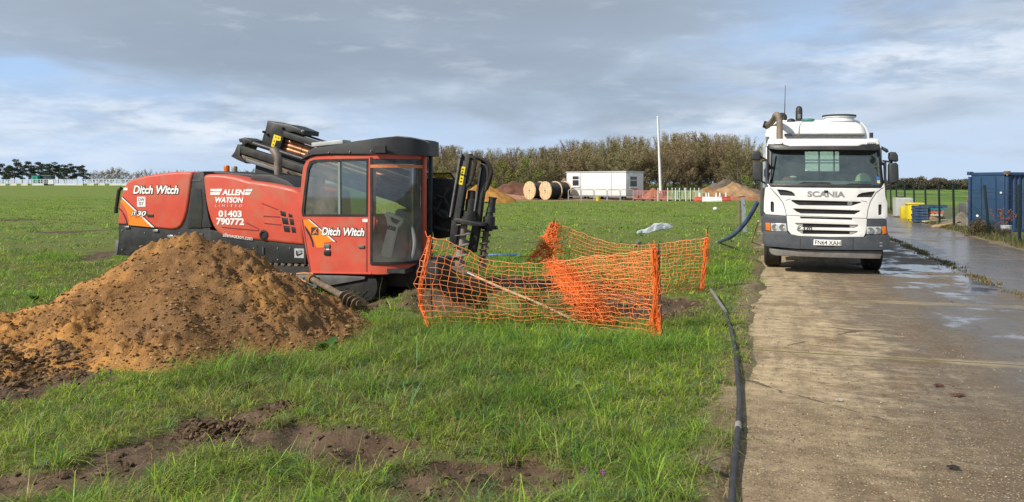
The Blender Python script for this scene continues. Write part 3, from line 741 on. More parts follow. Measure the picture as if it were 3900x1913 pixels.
# ------------------------------------------------------------------ heap of dug earth
def heap_mesh(name, x0, x1, y0, y1, st, hf, lo=-0.08):
    xs = np.arange(x0, x1, st); ys = np.arange(y0, y1, st); HX, HY_ = np.meshgrid(xs, ys, indexing='ij')
    H = hf(HX, HY_); keep = H > lo
    G = ground(HX, HY_)
    ii = np.full(HX.shape, -1); 
    q = []
    kq = keep[:-1, :-1] | keep[1:, :-1] | keep[1:, 1:] | keep[:-1, 1:]
    id0 = np.arange(HX.size).reshape(HX.shape)
    Q = np.stack([id0[:-1, :-1], id0[1:, :-1], id0[1:, 1:], id0[:-1, 1:]], -1)[kq]
    used = np.unique(Q); rem = np.full(HX.size, -1); rem[used] = np.arange(len(used))
    V = np.stack([HX.ravel(), HY_.ravel(), (G + H).ravel()], 1)[used]
    return V, rem[Q]
def big_heap(x, y):
    h = mound_h(x, y)
    k = sstep(h, 0.0, 0.25)
    return h + k * ((fbm(x * 2.1, y * 2.1, 4, 91) - 0.5) * 0.26 + (0.3 + 1.6 * sstep(fbm(x * 1.7, y * 1.7, 3, 94), .4, .62)) * ((fbm(x * 8.3, y * 8.3, 5, 92, 0.62) - 0.5) * 0.12 + (fbm(x * 26, y * 26, 3, 93) - 0.5) * 0.055)) - 0.02
V, Q = heap_mesh('', -6.6, -1.0, 5.6, 10.8, 0.022, big_heap)
vx, vy = V[:, 0], V[:, 1]
sand = np.clip(sstep(-vx + (fbm(vx * 1.3, vy * 1.3, 4, 95) - .5) * 2.4 - 0.35 * (vy - 8), 3.8, 4.75) + 0.6 * sstep(fbm(vx * 2.2, vy * 1.6, 4, 96), .58, .70), 0, 1)  # sandy soil, with the sunlit left face also coloured in as orange
clay = sstep(-vx - (vy - 6.9) * 0.8 + (fbm(vx * 3, vy * 3, 3, 97) - .5) * 0.6, 4.7, 5.0)
hm = fast_mesh('dirt_heap', V, Q, np.zeros((0, 3), np.int32), np.stack([sand, clay, sand * 0], 1))
m = bpy.data.materials.new('dug_earth'); m.use_nodes = True
t = NT(m.node_tree); m.node_tree.nodes.clear()
o_ = t.n('ShaderNodeOutputMaterial'); b_ = t.n('ShaderNodeBsdfPrincipled'); t.link(b_.outputs[0], o_.inputs[0])
pos = t.n('ShaderNodeNewGeometry').outputs['Position']
A = t.n('ShaderNodeAttribute'); A.attribute_name = 'tint'; sA = t.n('ShaderNodeSeparateColor'); t.link(A.outputs['Color'], sA.inputs[0])
n1 = t.noise(pos, 1.6, 6, 0.6, .4); n2 = t.noise(pos, 9, 6, 0.65); n3 = t.noise(pos, 38, 5, 0.65)
brown = t.mix(t.step(n2, .3, .7), (0.165, 0.085, 0.036), (0.290, 0.158, 0.066))
sandc = t.mix(t.step(n2, .3, .7), (0.37, 0.175, 0.052), (0.52, 0.265, 0.085))
c = t.mix(sA.outputs[0], brown, sandc)
c = t.mix(t.math('MULTIPLY', t.step(n1, .5, .68), .5), c, (0.20, 0.120, 0.066))
c = t.mix(sA.outputs[1], c, t.mix(t.step(n2, .3, .7), (0.105, 0.062, 0.036), (0.180, 0.110, 0.064)))
c = t.mix(t.math('MULTIPLY', t.step(n3, .58, .72), .6), c, (0.09, 0.05, 0.025))
vc = t.vor(pos, 34, out='Color'); sv_ = t.n('ShaderNodeSeparateColor'); t.link(vc, sv_.inputs[0]); vd = t.vor(pos, 34)
peb = t.math('MULTIPLY', t.math('SUBTRACT', 1.0, t.step(vd, .18, .34)), t.step(sv_.outputs[0], .93, .95))
c = t.mix(peb, c, (0.55, 0.42, 0.28))
t.link(c, b_.inputs['Base Color']); b_.inputs['Roughness'].default_value = 0.95; b_.inputs['Specular IOR Level'].default_value = 0.15
t.link(t.bump(t.math('ADD', t.math('MULTIPLY', n2, .6), t.math('MULTIPLY', n3, .5)), 1.0, 0.035), b_.inputs['Normal'])
EARTH = m
tag(link_mesh('dirt_heap', hm, EARTH, None, 180), 'tall heap of dug brown and orange sandy earth before the red drilling machine', 'dirt heap')
def clods(name, n, sampler, rmin, rmax, cols):
    """loose lumps of soil, many small crumpled pebbles in one sheet of stuff"""
    bm = bmesh.new(); bmesh.ops.create_icosphere(bm, subdivisions=1, radius=1)
    bv = np.array([v.co[:] for v in bm.verts]); bf = np.array([[v.index for v in f.verts] for f in bm.faces]); bm.free()
    x, y, z = sampler(n); n = len(x); r = rmin * (rmax / rmin) ** (rng.uniform(0, 1, n) ** 2.2)
    V = bv[None] * rng.uniform(.5, 1.35, (n, len(bv), 1)) * np.stack([r * rng.uniform(.8, 1.4, n), r * rng.uniform(.8, 1.4, n), r * rng.uniform(.55, .9, n)], 1)[:, None]
    V += np.stack([x, y, z + r * .25], 1)[:, None]
    Fc = bf[None] + (np.arange(n) * len(bv))[:, None, None]
    ci = np.array(cols)[rng.integers(0, len(cols), n)] * rng.uniform(.7, 1.25, (n, 1))
    me = fast_mesh(name, V.reshape(-1, 3), np.zeros((0, 4), np.int32), Fc.reshape(-1, 3), np.repeat(ci, len(bv), 0))
    me.polygons.foreach_set('use_smooth', [False] * len(me.polygons))
    return tag(link_mesh(name, me, CLOD, None, None), kind='stuff')
CLOD = attr_mat('soil_clod', 0.95, 0, 0.1)
def on_heap(n):
    x = rng.uniform(-6.3, -1.2, n); y = rng.uniform(5.8, 9.2, n); h = big_heap(x, y); k = (h > -0.03) & (rng.uniform(0, 1, n) < 1.1 - h * .75)
    return x[k], y[k], (ground(x, y) + h)[k]
clods('heap_clods', 19000, on_heap, .005, .021, [(.23, .125, .052), (.18, .098, .043), (.29, .16, .062), (.21, .118, .055), (.25, .14, .062), (.34, .22, .12)])
def on_foot(n):
    x = rng.uniform(-5.2, -3.6, n); y = rng.uniform(5.7, 7.2, n); d = polydist(x, y, [flat(-100, 1350), flat(60, 1400), flat(170, 1440)])
    k = d < .32; return x[k], y[k], (ground(x, y) + np.maximum(big_heap(x, y), 0))[k]
clods('clay_lumps', 5200, on_foot, .006, .034, [(.16, .095, .05), (.21, .13, .07), (.12, .072, .04)])
def on_mud(n):
    x = rng.uniform(-5, 3, n); y = rng.uniform(3.6, 12.5, n); mm = mud_mask(x, y); k = mm > .35
    return x[k], y[k], ground(x, y)[k]
clods('mud_clods', 26000, on_mud, .004, .026, [(.105, .068, .042), (.14, .094, .060), (.08, .052, .033), (.17, .12, .08)])
def on_spot(n):
    p = [gpx(790, 1640)[:2], gpx(880, 1650)[:2], gpx(930, 1490)[:2], gpx(1075, 1560)[:2]]; q = np.array([p[i] for i in rng.integers(0, 4, n)])
    dx, dy = rng.normal(0, .085, n), rng.normal(0, .055, n); x = q[:, 0] + dx; y = q[:, 1] + dy; return x, y, ground(x, y) + .07 * np.exp(-(dx / .09) ** 2 - (dy / .06) ** 2) * rng.uniform(0, 1, n)
clods('turned_up_soil', 1500, on_spot, .006, .028, [(.12, .08, .05), (.15, .10, .065), (.09, .06, .04)])
def on_road(n):
    t_ = 3.5 + rng.exponential(2.6, n); s = EDGE_L + np.abs(rng.normal(0, 1.3, n)); k = (s < 3.4) & (t_ < 25)
    x, y = st_xy(s, t_); return x[k], y[k], (base_z(x, y) + .0)[k]
clods('road_grit', 7000, on_road, .002, .007, [(.36, .28, .17), (.26, .19, .11), (.44, .36, .24), (.14, .10, .065)])

# ------------------------------------------------------------------ red directional drilling machine
def z1(x, y): return 400 + .50633 * x, 420 + .50633 * y
def z2(x, y): return 1050 + .53797 * x, 480 + .53797 * y
def z3(x, y): return 800 + .31646 * x, 420 + .31646 * y
def z4(x, y): return 1550 + .47468 * x, 500 + .47468 * y
RIG_LOC, RIG_ROT = (-6.10, 12.28, -0.05), (0, 0, rad(-17.3))
R = Local(RIG_LOC, RIG_ROT)
rig = empty('drilling_machine', RIG_LOC, RIG_ROT, 'red and black tracked drilling machine with glazed cab standing behind the earth heap', 'drilling machine')
def P(z, pts, k): return [R.xz(*z(*p), k) for p in pts]
def smooth_poly(pts, n=2):
    for _ in range(n):
        q = []
        for i in range(len(pts)):
            a, b = pts[i], pts[(i + 1) % len(pts)]
            q += [(a[0] * .75 + b[0] * .25, a[1] * .75 + b[1] * .25), (a[0] * .25 + b[0] * .75, a[1] * .25 + b[1] * .75)]
        pts = q
    return pts
K = 0.04
body = P(z1, [(100, 850), (166, 860), (560, 880), (660, 480), (740, 476), (790, 900), (1200, 960), (1500, 1010), (1516, 1152), (1200, 1155), (700, 1140), (95, 1090)], K + .03)
plate('lower_body', body, K + .03, 1.50, BLACK, rig, bevel=.02)
# rear hood
rh = P(z1, [(90, 858), (98, 780), (108, 700), (122, 640), (138, 580), (160, 545), (200, 522), (260, 503), (330, 488), (450, 470), (560, 463), (640, 462), (655, 470), (648, 520), (636, 600), (625, 680), (612, 760), (595, 820), (572, 868), (540, 893), (500, 900), (440, 895), (300, 880), (165, 864)], K)
hood = plate('rear_hood', rh, K, 1.52, RED, rig, bevel=.075, seg=5, sharp=60)
fh = P(z1, [(735, 500), (748, 486), (775, 481), (840, 481), (900, 486), (980, 500), (1080, 530), (1180, 542), (1300, 562), (1400, 585), (1475, 612), (1500, 1018), (1380, 1010), (1200, 988), (1050, 975), (950, 965), (890, 952), (845, 925), (810, 880), (785, 820), (765, 750), (748, 660), (738, 570)], K)
fhood = plate('engine_hood', fh, K, 1.45, RED, rig, bevel=.10, seg=6, sharp=60)
# dark pillar panel between the hoods with its window
pp = P(z1, [(664, 472), (738, 462), (748, 490), (752, 640), (775, 800), (800, 880), (620, 890), (628, 800), (648, 640), (660, 520)], K + .015)
plate('pillar_panel', pp, K + .015, .3, PLASTIC, rig, bevel=.008)
plate('pillar_window', P(z1, [(672, 590), (722, 590), (735, 760), (722, 885), (640, 880), (645, 780)], K + .008), K + .008, K + .02, mat('dark_glass', (.035, .037, .032), .15, var=.3, vs=4, spec=.6), rig)
plate('top_vent', P(z1, [(655, 522), (722, 522), (722, 536), (655, 536)], K + .01), K + .008, K + .03, DGREY, rig)
# black deck above the hoods
plate('top_deck', P(z1, [(690, 462), (800, 458), (1100, 482), (1230, 484), (1300, 500), (1380, 560), (1370, 575), (1180, 548), (1080, 540), (900, 492), (740, 492)], .35), .35, 1.25, PLASTIC, rig, bevel=.015)
plate('intake_cover', P(z1, [(1100, 482), (1250, 484), (1370, 530), (1460, 605), (1440, 606), (1200, 552), (1090, 532)], .2), .2, .9, PLASTIC, rig, bevel=.02)
for a, b in (((1180, 700), (1302, 748)), ((1192, 796), (1316, 802)), ((1198, 850), (1326, 862)), ((880, 880), (1155, 905)), ((1060, 845), (1160, 895))):
    p, q = R(*z1(*a), K), R(*z1(*b), K)
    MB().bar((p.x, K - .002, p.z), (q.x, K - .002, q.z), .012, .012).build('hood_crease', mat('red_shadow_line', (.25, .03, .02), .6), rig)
for c in ([(1316, 754), (1358, 766), (1364, 802), (1324, 794)], [(1380, 776), (1408, 786), (1413, 808), (1382, 806)], [(1328, 808), (1374, 812), (1382, 862), (1338, 856)], [(1386, 814), (1418, 818), (1425, 866), (1394, 863)], [(1340, 868), (1388, 872), (1393, 920), (1350, 914)], [(1400, 875), (1432, 880), (1437, 924), (1407, 921)]):
    plate('louvre', P(z1, c, K), K - .004, K + .02, BLACKDEC, rig, bevel=.003)
fc = R(*z1(1195, 938), K)
MB().lathe([(0, .07), (.012, .075), (.02, .06), (.022, .045), (.008, .04)], (fc.x, K + .003, fc.z), (0, -1, 0), 24).build('fuel_cap', RUBBER, rig)
# decals
def box_at(z, x0, y0, x1, y1, k):
    a, b = R(*z(x0, y1), k), R(*z(x1, y0), k); return (a.x, a.z, b.x, b.z)
plate('orange_flash', P(z1, [(126, 668), (352, 880), (215, 868), (176, 862), (182, 830), (168, 770), (140, 715), (118, 690)], K), K - .003, K, ORANGE, rig)
plate('flash_edge', P(z1, [(124, 660), (130, 656), (372, 882), (352, 880)], K), K - .0034, K - .0004, WHITEDEC, rig)
plate('flash_edge', P(z1, [(130, 652), (136, 650), (384, 884), (374, 883)], K), K - .003, K, BLACKDEC, rig)
plate('black_stripe', P(z1, [(104, 733), (125, 750), (150, 790), (166, 830), (170, 866), (163, 865), (158, 832), (143, 794), (121, 757), (103, 740)], K), K - .0036, K - .0004, BLACKDEC, rig)
letters('maker_lettering', 'Ditch Witch', box_at(z1, 212, 566, 556, 630, K), K - .007, WHITEDEC, rig, .24, .036, (.05, BLACKDEC))
p = box_at(z1, 243, 652, 305, 726, K); plate('number_label', [(p[0], p[1]), (p[2], p[1]), (p[2], p[3]), (p[0], p[3])], K - .004, K, WHITEDEC, rig)
letters('number_lettering', 'DW', box_at(z1, 252, 660, 298, 685, K), K - .006, mat('slate_lettering', (.12, .14, .17), .5), rig, 0, .012)
letters('number_lettering', '07', box_at(z1, 256, 690, 292, 716, K), K - .006, mat('slate_lettering', (.12, .14, .17), .5), rig, 0, .012)
letters('model_lettering', 'JT', box_at(z1, 196, 764, 240, 796, K), K - .007, WHITEDEC, rig, .25, .03, (.10, BLACKDEC))
letters('model_lettering', '30', box_at(z1, 240, 758, 312, 794, K), K - .007, WHITEDEC, rig, .25, .03, (.09, BLACKDEC))
letters('model_small_lettering', 'MACH 1', box_at(z1, 222, 800, 306, 812, K), K - .005, RED, rig, .25)
plate('catch', P(z1, [(318, 784), (364, 784), (366, 803), (322, 803)], K), K - .012, K, BLACK, rig, bevel=.002)
letters('company_lettering', 'ALLEN', box_at(z1, 880, 596, 1055, 640, K), K - .005, WHITEDEC, rig, .2, .045)
letters('company_lettering', 'WATSON', box_at(z1, 830, 654, 1042, 696, K), K - .005, WHITEDEC, rig, .2, .045)
letters('company_lettering', 'LIMITED', box_at(z1, 828, 711, 1032, 727, K), K - .005, WHITEDEC, rig, .2, -.008, space=1.9)
letters('phone_lettering', '01403', box_at(z1, 855, 756, 1030, 803, K), K - .005, WHITEDEC, rig, 0, .038)
letters('phone_lettering', '790772', box_at(z1, 838, 813, 1048, 862, K), K - .005, WHITEDEC, rig, 0, .038)
letters('website_lettering', 'allenwatson.com', box_at(z1, 888, 925, 1110, 950, K), K - .005, WHITEDEC, rig, .2, .0, slope=-.095)
for q in ([(794, 593), (884, 592), (876, 612), (826, 612), (794, 606)], [(794, 616), (872, 618), (862, 638), (794, 638)], [(1062, 594), (1112, 594), (1104, 611), (1056, 611)], [(1054, 618), (1102, 618), (1086, 638), (1050, 638)]):
    plate('lettering_bar', P(z1, q, K), K - .0045, K, WHITEDEC, rig)
p = box_at(z1, 140, 584, 170, 603, K); plate('sticker', [(p[0], p[1]), (p[2], p[1]), (p[2], p[3]), (p[0], p[3])], K - .003, K, WHITEDEC, rig)
for q in ((142, 872, 178, 890), (356, 898, 395, 918), (466, 940, 508, 967)):
    p = box_at(z1, *q, K); MB().box(((p[0] + p[2]) / 2, K + .02, (p[1] + p[3]) / 2), (p[2] - p[0], .03, p[3] - p[1])).build('latch', STEEL, rig, bevel=.006)
p = box_at(z1, 625, 925, 728, 968, K); plate('side_vent', [(p[0], p[1]), (p[2], p[1]), (p[2], p[3]), (p[0], p[3])], K + .02, K + .04, DGREY, rig, bevel=.004)
p = box_at(z1, 1417, 1043, 1488, 1112, K)
plate('loading_label', [(p[0], p[1]), (p[2], p[1]), (p[2], p[3]), (p[0], p[3])], K + .024, K + .031, mat('label_grey', (.42, .43, .45), .5), rig)
plate('label_mark', P(z1, [(1430, 1058), (1440, 1058), (1443, 1085), (1478, 1072), (1478, 1082), (1440, 1100), (1432, 1090)], K), K + .020, K + .023, BLACKDEC, rig)
letters('label_lettering', 'JTP', box_at(z1, 1446, 1058, 1480, 1074, K), K + .021, BLACKDEC, rig, 0, .02)
p = box_at(z1, 1493, 1040, 1520, 1115, K); plate('warning_label', [(p[0], p[1]), (p[2], p[1]), (p[2], p[3]), (p[0], p[3])], K + .022, K + .029, YELLOW, rig)
p = R(*z1(1185, 1030), K); MB().cyl((p.x, K + .01, p.z), (p.x, K + .01, p.z - .1), .008, n=8).build('hinge', STEEL, rig)
# tail: hose and lever at the rear
pts = [R(*z1(*q), .25) for q in ((124, 585), (105, 605), (98, 650), (92, 690), (84, 735), (82, 775))]
MB().tube(pts, .028, 8).build('rear_hose', RUBBER, rig)
MB().bar(R(*z1(96, 980), .12), R(*z1(84, 1090), .12), .03, .06).build('rear_bracket', GREYM, rig, .005)
# exhaust, lamps on the deck
pts = [R(*z1(*q), .55) for q in ((1306, 545), (1304, 480), (1300, 420), (1304, 380), (1296, 345), (1280, 315), (1262, 292))]
ex = MB().tube(smooth := pts, .062, 18).build('exhaust_pipe', mat('heat_stained_steel', (.24, .20, .165), .5, .5, var=.4, vs=5, dirt=((.42, .36, .30), .5, 3)), rig)
p = R(*z1(1308, 520), .55); MB().lathe([(0, .075), (.06, .075), (.06, .066)], p, (0, 0, 1), 20).build('exhaust_collar', BLACK, rig)
def lamp(zx, zt, zb, m, nm):
    a, b = R(*z1(zx, zb), .8), R(*z1(zx, zt), .8); h = b.z - a.z
    MB().lathe([(0, .055), (.25 * h, .055), (.27 * h, .046), (.85 * h, .046), (h, .035)], a, (0, 0, 1), 18).build(nm, m, rig)
    MB().lathe([(0, .06), (.2 * h, .06)], a, (0, 0, 1), 18).build('lamp_base', BLACK, rig)
lamp(915, 416, 474, mat('amber_lens', (.62, .13, .012), .25), 'beacon')
lamp(974, 422, 474, mat('smoky_lens', (.25, .24, .20), .3), 'work_lamp')

# fixings: bolts along the lower body, hood hinges and grime streaks
for zx, zy in ((130, 905), (130, 1050), (300, 925), (300, 1060), (560, 925), (820, 985), (1000, 1020), (1000, 1120), (1120, 1040), (1300, 1040), (1300, 1125), (1390, 1040)):
    q = R(*z1(zx, zy), K + .03); MB().lathe([(0, .012), (.008, .012), (.010, .008)], (q.x, K + .03, q.z), (0, -1, 0), 8).build('body_bolt', GREYM, rig)
for zx in (548, 1145, 1405):
    a, b = R(*z1(zx, 900 if zx < 600 else 1000), K + .03), R(*z1(zx, 1145), K + .03)
    MB().bar((zx * 0 + a.x, K + .029, a.z - .03), (a.x, K + .029, b.z), .006, .006).build('body_seam', BLACKDEC, rig)
for zx0, zx1 in ((560, 610), (1490, 1500)):
    pass
for zx, zy in ((190, 538), (430, 486), (615, 480), (790, 496), (1000, 520), (1420, 610)):
    q = R(*z1(zx, zy), K); MB().lathe([(0, .010), (.006, .009)], (q.x, K + .035, q.z - .02), (0, -1, 0), 8).build('hood_rivet', GREYM, rig)
# ---- cab
p0 = R(*z2(672, 800), 0); xa = p0.x
xp = R(*z2(1042, 640), .55).x
xe = R(*z2(1098, 640), .98).x
CY = .98
arc = [(xa + (xp - xa) * math.sin(a), .55 * (1 - math.cos(a))) for a in np.linspace(0, PI / 2, 13)]
zg0, zg1 = R(*z2(680, 962), 0).z, R(*z2(680, 232), 0).z
zbot = R(*z2(672, 1050), 0).z
ztrim = R(*z2(680, 205), 0).z
door_out = P(z2, [(172, 500), (178, 430), (186, 350), (198, 285), (218, 245), (248, 222), (290, 212), (400, 208), (676, 204), (676, 1050), (246, 1042), (214, 880), (182, 690), (168, 620)], 0)
win_out = P(z2, [(268, 240), (330, 236), (656, 230), (652, 642), (190, 640), (184, 600), (206, 420), (222, 300), (240, 252)], 0)
win_in = P(z2, [(288, 258), (350, 254), (644, 248), (640, 626), (205, 626), (202, 600), (222, 420), (236, 312), (256, 270)], 0)
plate('cab_door', door_out, 0, .05, RED, rig, holes=[win_out], bevel=0)
plate('window_frame', win_out, -.006, .045, RUBBER, rig, holes=[win_in])
GL = glass('cab_glass', (.80, .86, .82), .18, .60, (.44, .43, .38))  # patchy beige film mixed strongly into this pane's colour
GL2 = glass('cab_glass_clear', (.50, .64, .57), .22, .06)
xm = R(*z2(446, 500), 0).x
zi = [q[1] for q in win_in]
plate('window_pane', [q for q in win_in if q[0] < xm] + [], .018, .022, GL, rig) if False else None
pl = P(z2, [(288, 258), (350, 254), (446, 252), (446, 626), (205, 626), (202, 600), (222, 420), (236, 312), (256, 270)], 0)
plate('window_pane', pl, .012, .016, GL, rig)
plate('window_pane', P(z2, [(446, 252), (644, 248), (640, 626), (446, 626)], 0), .024, .028, GL2, rig)
plate('window_divider', P(z2, [(440, 254), (454, 253), (455, 626), (442, 626)], 0), .004, .03, mat('pale_green_edge', (.22, .30, .26), .3), rig)
# door press line and frame edge
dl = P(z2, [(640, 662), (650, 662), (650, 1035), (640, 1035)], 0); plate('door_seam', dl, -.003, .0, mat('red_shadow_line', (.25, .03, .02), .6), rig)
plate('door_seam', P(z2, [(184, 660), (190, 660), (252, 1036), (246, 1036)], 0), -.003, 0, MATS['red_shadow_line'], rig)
plate('sill', P(z2, [(246, 1034), (676, 1042), (676, 1052), (246, 1044)], -.012), -.012, .06, RED, rig, bevel=.004)
# decals on the door
plate('orange_flash', P(z2, [(196, 664), (232, 664), (416, 815), (345, 828), (340, 862), (290, 862), (272, 812), (246, 752), (206, 704)], 0), -.004, 0, ORANGE, rig)
plate('flash_edge', P(z2, [(230, 662), (238, 662), (424, 818), (412, 820)], 0), -.0044, -.001, WHITEDEC, rig)
plate('flash_edge', P(z2, [(238, 660), (246, 660), (436, 822), (425, 822)], 0), -.004, 0, BLACKDEC, rig)
plate('black_stripe', P(z2, [(206, 706), (222, 724), (250, 775), (266, 820), (268, 858), (262, 856), (256, 822), (240, 782), (214, 736)], 0), -.0046, -.001, BLACKDEC, rig)
p = box_at(z2, 252, 718, 304, 772, 0); plate('maker_emblem', [(p[0], p[1]), (p[2], p[1]), (p[2], p[3]), (p[0], p[3])], -.006, 0, mat('emblem_dark', (.05, .03, .02), .5), rig)
plate('emblem_mark', P(z2, [(258, 766), (272, 742), (292, 724), (300, 724), (286, 742), (300, 766), (284, 756), (272, 768)], 0), -.009, -.005, mat('emblem_orange', (.62, .17, .06), .5), rig)
letters('maker_lettering', 'Ditch Witch', box_at(z2, 326, 722, 630, 775, 0), -.008, WHITEDEC, rig, .24, .036, (.05, BLACKDEC))
for q, mm in (((345, 838, 386, 862), GREYM), ((345, 880, 388, 914), BLACK), ((587, 845, 630, 864), GREYM)):
    p = box_at(z2, *q, 0); MB().box(((p[0] + p[2]) / 2, -.006, (p[1] + p[3]) / 2), (p[2] - p[0], .03, p[3] - p[1])).build('door_catch', mm, rig, bevel=.005)
for q in ((359, 862, 378, 877), (615, 659, 651, 680)):
    p = box_at(z2, *q, 0); plate('sticker', [(p[0], p[1]), (p[2], p[1]), (p[2], p[3]), (p[0], p[3])], -.004, 0, WHITEDEC, rig)
# rounded front: skirt, glass, visor strip, pillar, side pane
ztop = lambda x, y: ztrim
wall_along('front_skirt', arc + [(xe, CY)], lambda x, y: zbot + .14 * sstep(y, 0, .5), zg0 - .012, .04, RED, rig)
wall_along('glass_sill', arc, zg0 - .035, zg0, -.02, RUBBER, rig)
ga = arc[0:]
GLF = glass('front_glass', (.96, .97, .96), .06, .13, (.72, .72, .68), .20)  # dust film, its colour paled to stand for light inside the cab
wall_along('front_glass', ga, zg0, R(*z2(680, 232), 0).z, .006, GLF, rig)
wall_along('glass_edge', [(xa - .008, -.003), (xa + .03, -.001)], zg0 - .02, zg1 + .02, .03, RUBBER, rig)
wall_along('orange_stripe', [(x, y - .004) for x, y in arc], R(*z2(680, 297), 0).z, R(*z2(680, 275), 0).z, -.006, mat('stripe_orange', (.66, .20, .06), .5), rig)
wall_along('visor_strip', arc, R(*z2(680, 268), 0).z, zg1, .03, mat('visor_grey', (.10, .11, .12), .4), rig)
wall_along('header_rail', arc, zg1, ztrim + .02, .03, RED, rig)
MB().box((xp + .012, .575, (zg0 + ztrim) / 2), (.05, .075, ztrim - zg0 + .05)).build('corner_pillar', RED, rig, .01)
MB().box((xp - .035, .54, (zg0 + ztrim) / 2), (.022, .04, ztrim - zg0 + .05)).build('pillar_seal', RUBBER, rig, .004)
wall_along('front_pane', [(xp + .03, .61), (xe, CY - .02)], zg0, ztrim, .006, GL2, rig)
MB().box((xe, CY, (zg0 + ztrim) / 2), (.05, .05, ztrim - zg0 + .05)).build('corner_pillar', DGREY, rig, .01)
xl = R(*z2(190, 500), 0).x
# roof
roofpts = P(z2, [(186, 245), (200, 200), (235, 175), (280, 152), (400, 136), (500, 118), (580, 102), (640, 95), (740, 80), (860, 75), (980, 88), (1060, 108), (1118, 135)], 0)
rx = [q[0] for q in roofpts]; rz = [q[1] for q in roofpts]
def rzt(x, y): return float(np.interp(x, rx, rz)) - .07 * max(0, abs(y - .45) - .35)
def rzb(x, y): return float(np.interp(x, [R(*z2(205, 0), 0).x, R(*z2(245, 0), 0).x, R(*z2(400, 0), 0).x, xa, xp], [R(*z2(200, 240), 0).z, R(*z2(240, 205), 0).z, R(*z2(400, 196), 0).z, R(*z2(690, 198), 0).z, R(*z2(700, 205), 0).z]))
xr = xp + .10
rarc = [(xa - .1 + (xr - xa + .1) * math.sin(a), -.035 + .60 * (1 - math.cos(a))) for a in np.linspace(0, PI / 2, 12)]
outl = [(R(*z2(188, 0), 0).x, CY + .02), (R(*z2(188, 0), 0).x, -.035)] + rarc + [(xe + .12, CY + .02)]
plan_prism('cab_roof', outl, rzb, rzt, PLASTIC, rig, bevel=.035, seg=3)
p = [R(*z2(*q), .3) for q in ((708, 108), (760, 88), (860, 77), (960, 85), (1050, 104), (1090, 122))]
MB().tube(p, .012, 8).build('roof_rib', PLASTIC, rig)
hb = box_at(z2, 690, 142, 778, 191, -.06); MB().box(((hb[0] + hb[2]) / 2, -.045, (hb[1] + hb[3]) / 2), (hb[2] - hb[0], .05, hb[3] - hb[1])).build('lamp_recess', BLACKDEC, rig)  # black block painting the darkness inside the roof hole; nothing is cut in
p = P(z2, [(782, 128), (1060, 118), (1060, 200), (782, 203)], -.03)
for zx, zy in ((230, 192), (376, 188), (526, 183), (676, 178)):
    q = R(*z2(zx, zy), -.04); MB().lathe([(0, .011), (.02, .009)], (q.x, -.034, q.z), (0, -1, 0), 10).build('roof_bolt', STEEL, rig)
q0, q1 = R(*z2(285, 136), .35), R(*z2(505, 114), .35)
MB().bar(q0, q1, .25, .06).build('roof_strip', mat('pale_grey_plastic', (.45, .47, .46), .5), rig, .01)
# rear wall and far side of the cab, floor, inside fittings
MB().box((xl + .02, CY / 2, (zbot + ztrim) / 2 - .25), (.03, CY - .06, (ztrim - zbot) - .7)).build('cab_rear_wall', BLACK, rig)
plate('cab_far_side', P(z2, [(200, 640), (800, 640), (800, 1040), (250, 1040)], 0), CY - .02, CY, RED, rig)
for zx in (215, 470, 760): q = R(*z2(zx, 500), 0); MB().box((q.x, CY - .02, (zbot + ztrim) / 2), (.06, .04, ztrim - zbot)).build('far_pillar', RED, rig, .006)
MB().box(((xl + xp) / 2 + .1, CY / 2, zbot + .05), (xp - xl - .3, CY - .1, .06)).build('cab_floor', BLACK, rig)
sx = R(*z2(400, 800), .5).x
seat = MB(); seat.box((sx, .5, zbot + .48), (.5, .48, .12), (0, rad(-6), 0)); o = seat.build('seat', PLASTIC, rig, .04)
MB().box((sx - .25, .5, zbot + .85), (.12, .46, .75), (0, rad(-10), 0)).build('seat_back', PLASTIC, rig, .045)
MB().box((sx, .5, zbot + .22), (.35, .35, .40)).build('seat_base', BLACK, rig, .02)
pts = [Vector((sx + .26 + .25 * math.cos(a), .28, zbot + .48 + .26 * math.sin(a))) for a in np.linspace(.2, 2.3, 10)]
MB().tube(pts, .045, 10).build('armrest', mat('tan_vinyl', (.30, .26, .19), .6), rig)
cx_ = R(*z2(900, 800), .55).x
MB().box((cx_, .62, zbot + .45), (.34, .35, .85), (0, rad(12), 0)).build('console', mat('console_grey', (.22, .22, .21), .6, dirt=((.4, .38, .34), .5, 4)), rig, .05)
MB().box((cx_ + .12, .6, zbot + .98), (.30, .34, .16), (0, rad(25), 0)).build('console_screen', DGREY, rig, .03)
pts = [Vector((cx_ + .05 + .24 * math.cos(a), .30 + .02 * math.cos(a), zbot + .42 + .36 * math.sin(a))) for a in np.linspace(-1.3, 1.2, 12)]
MB().tube(pts, .03, 8).build('grab_hoop', MATS['console_grey'], rig)

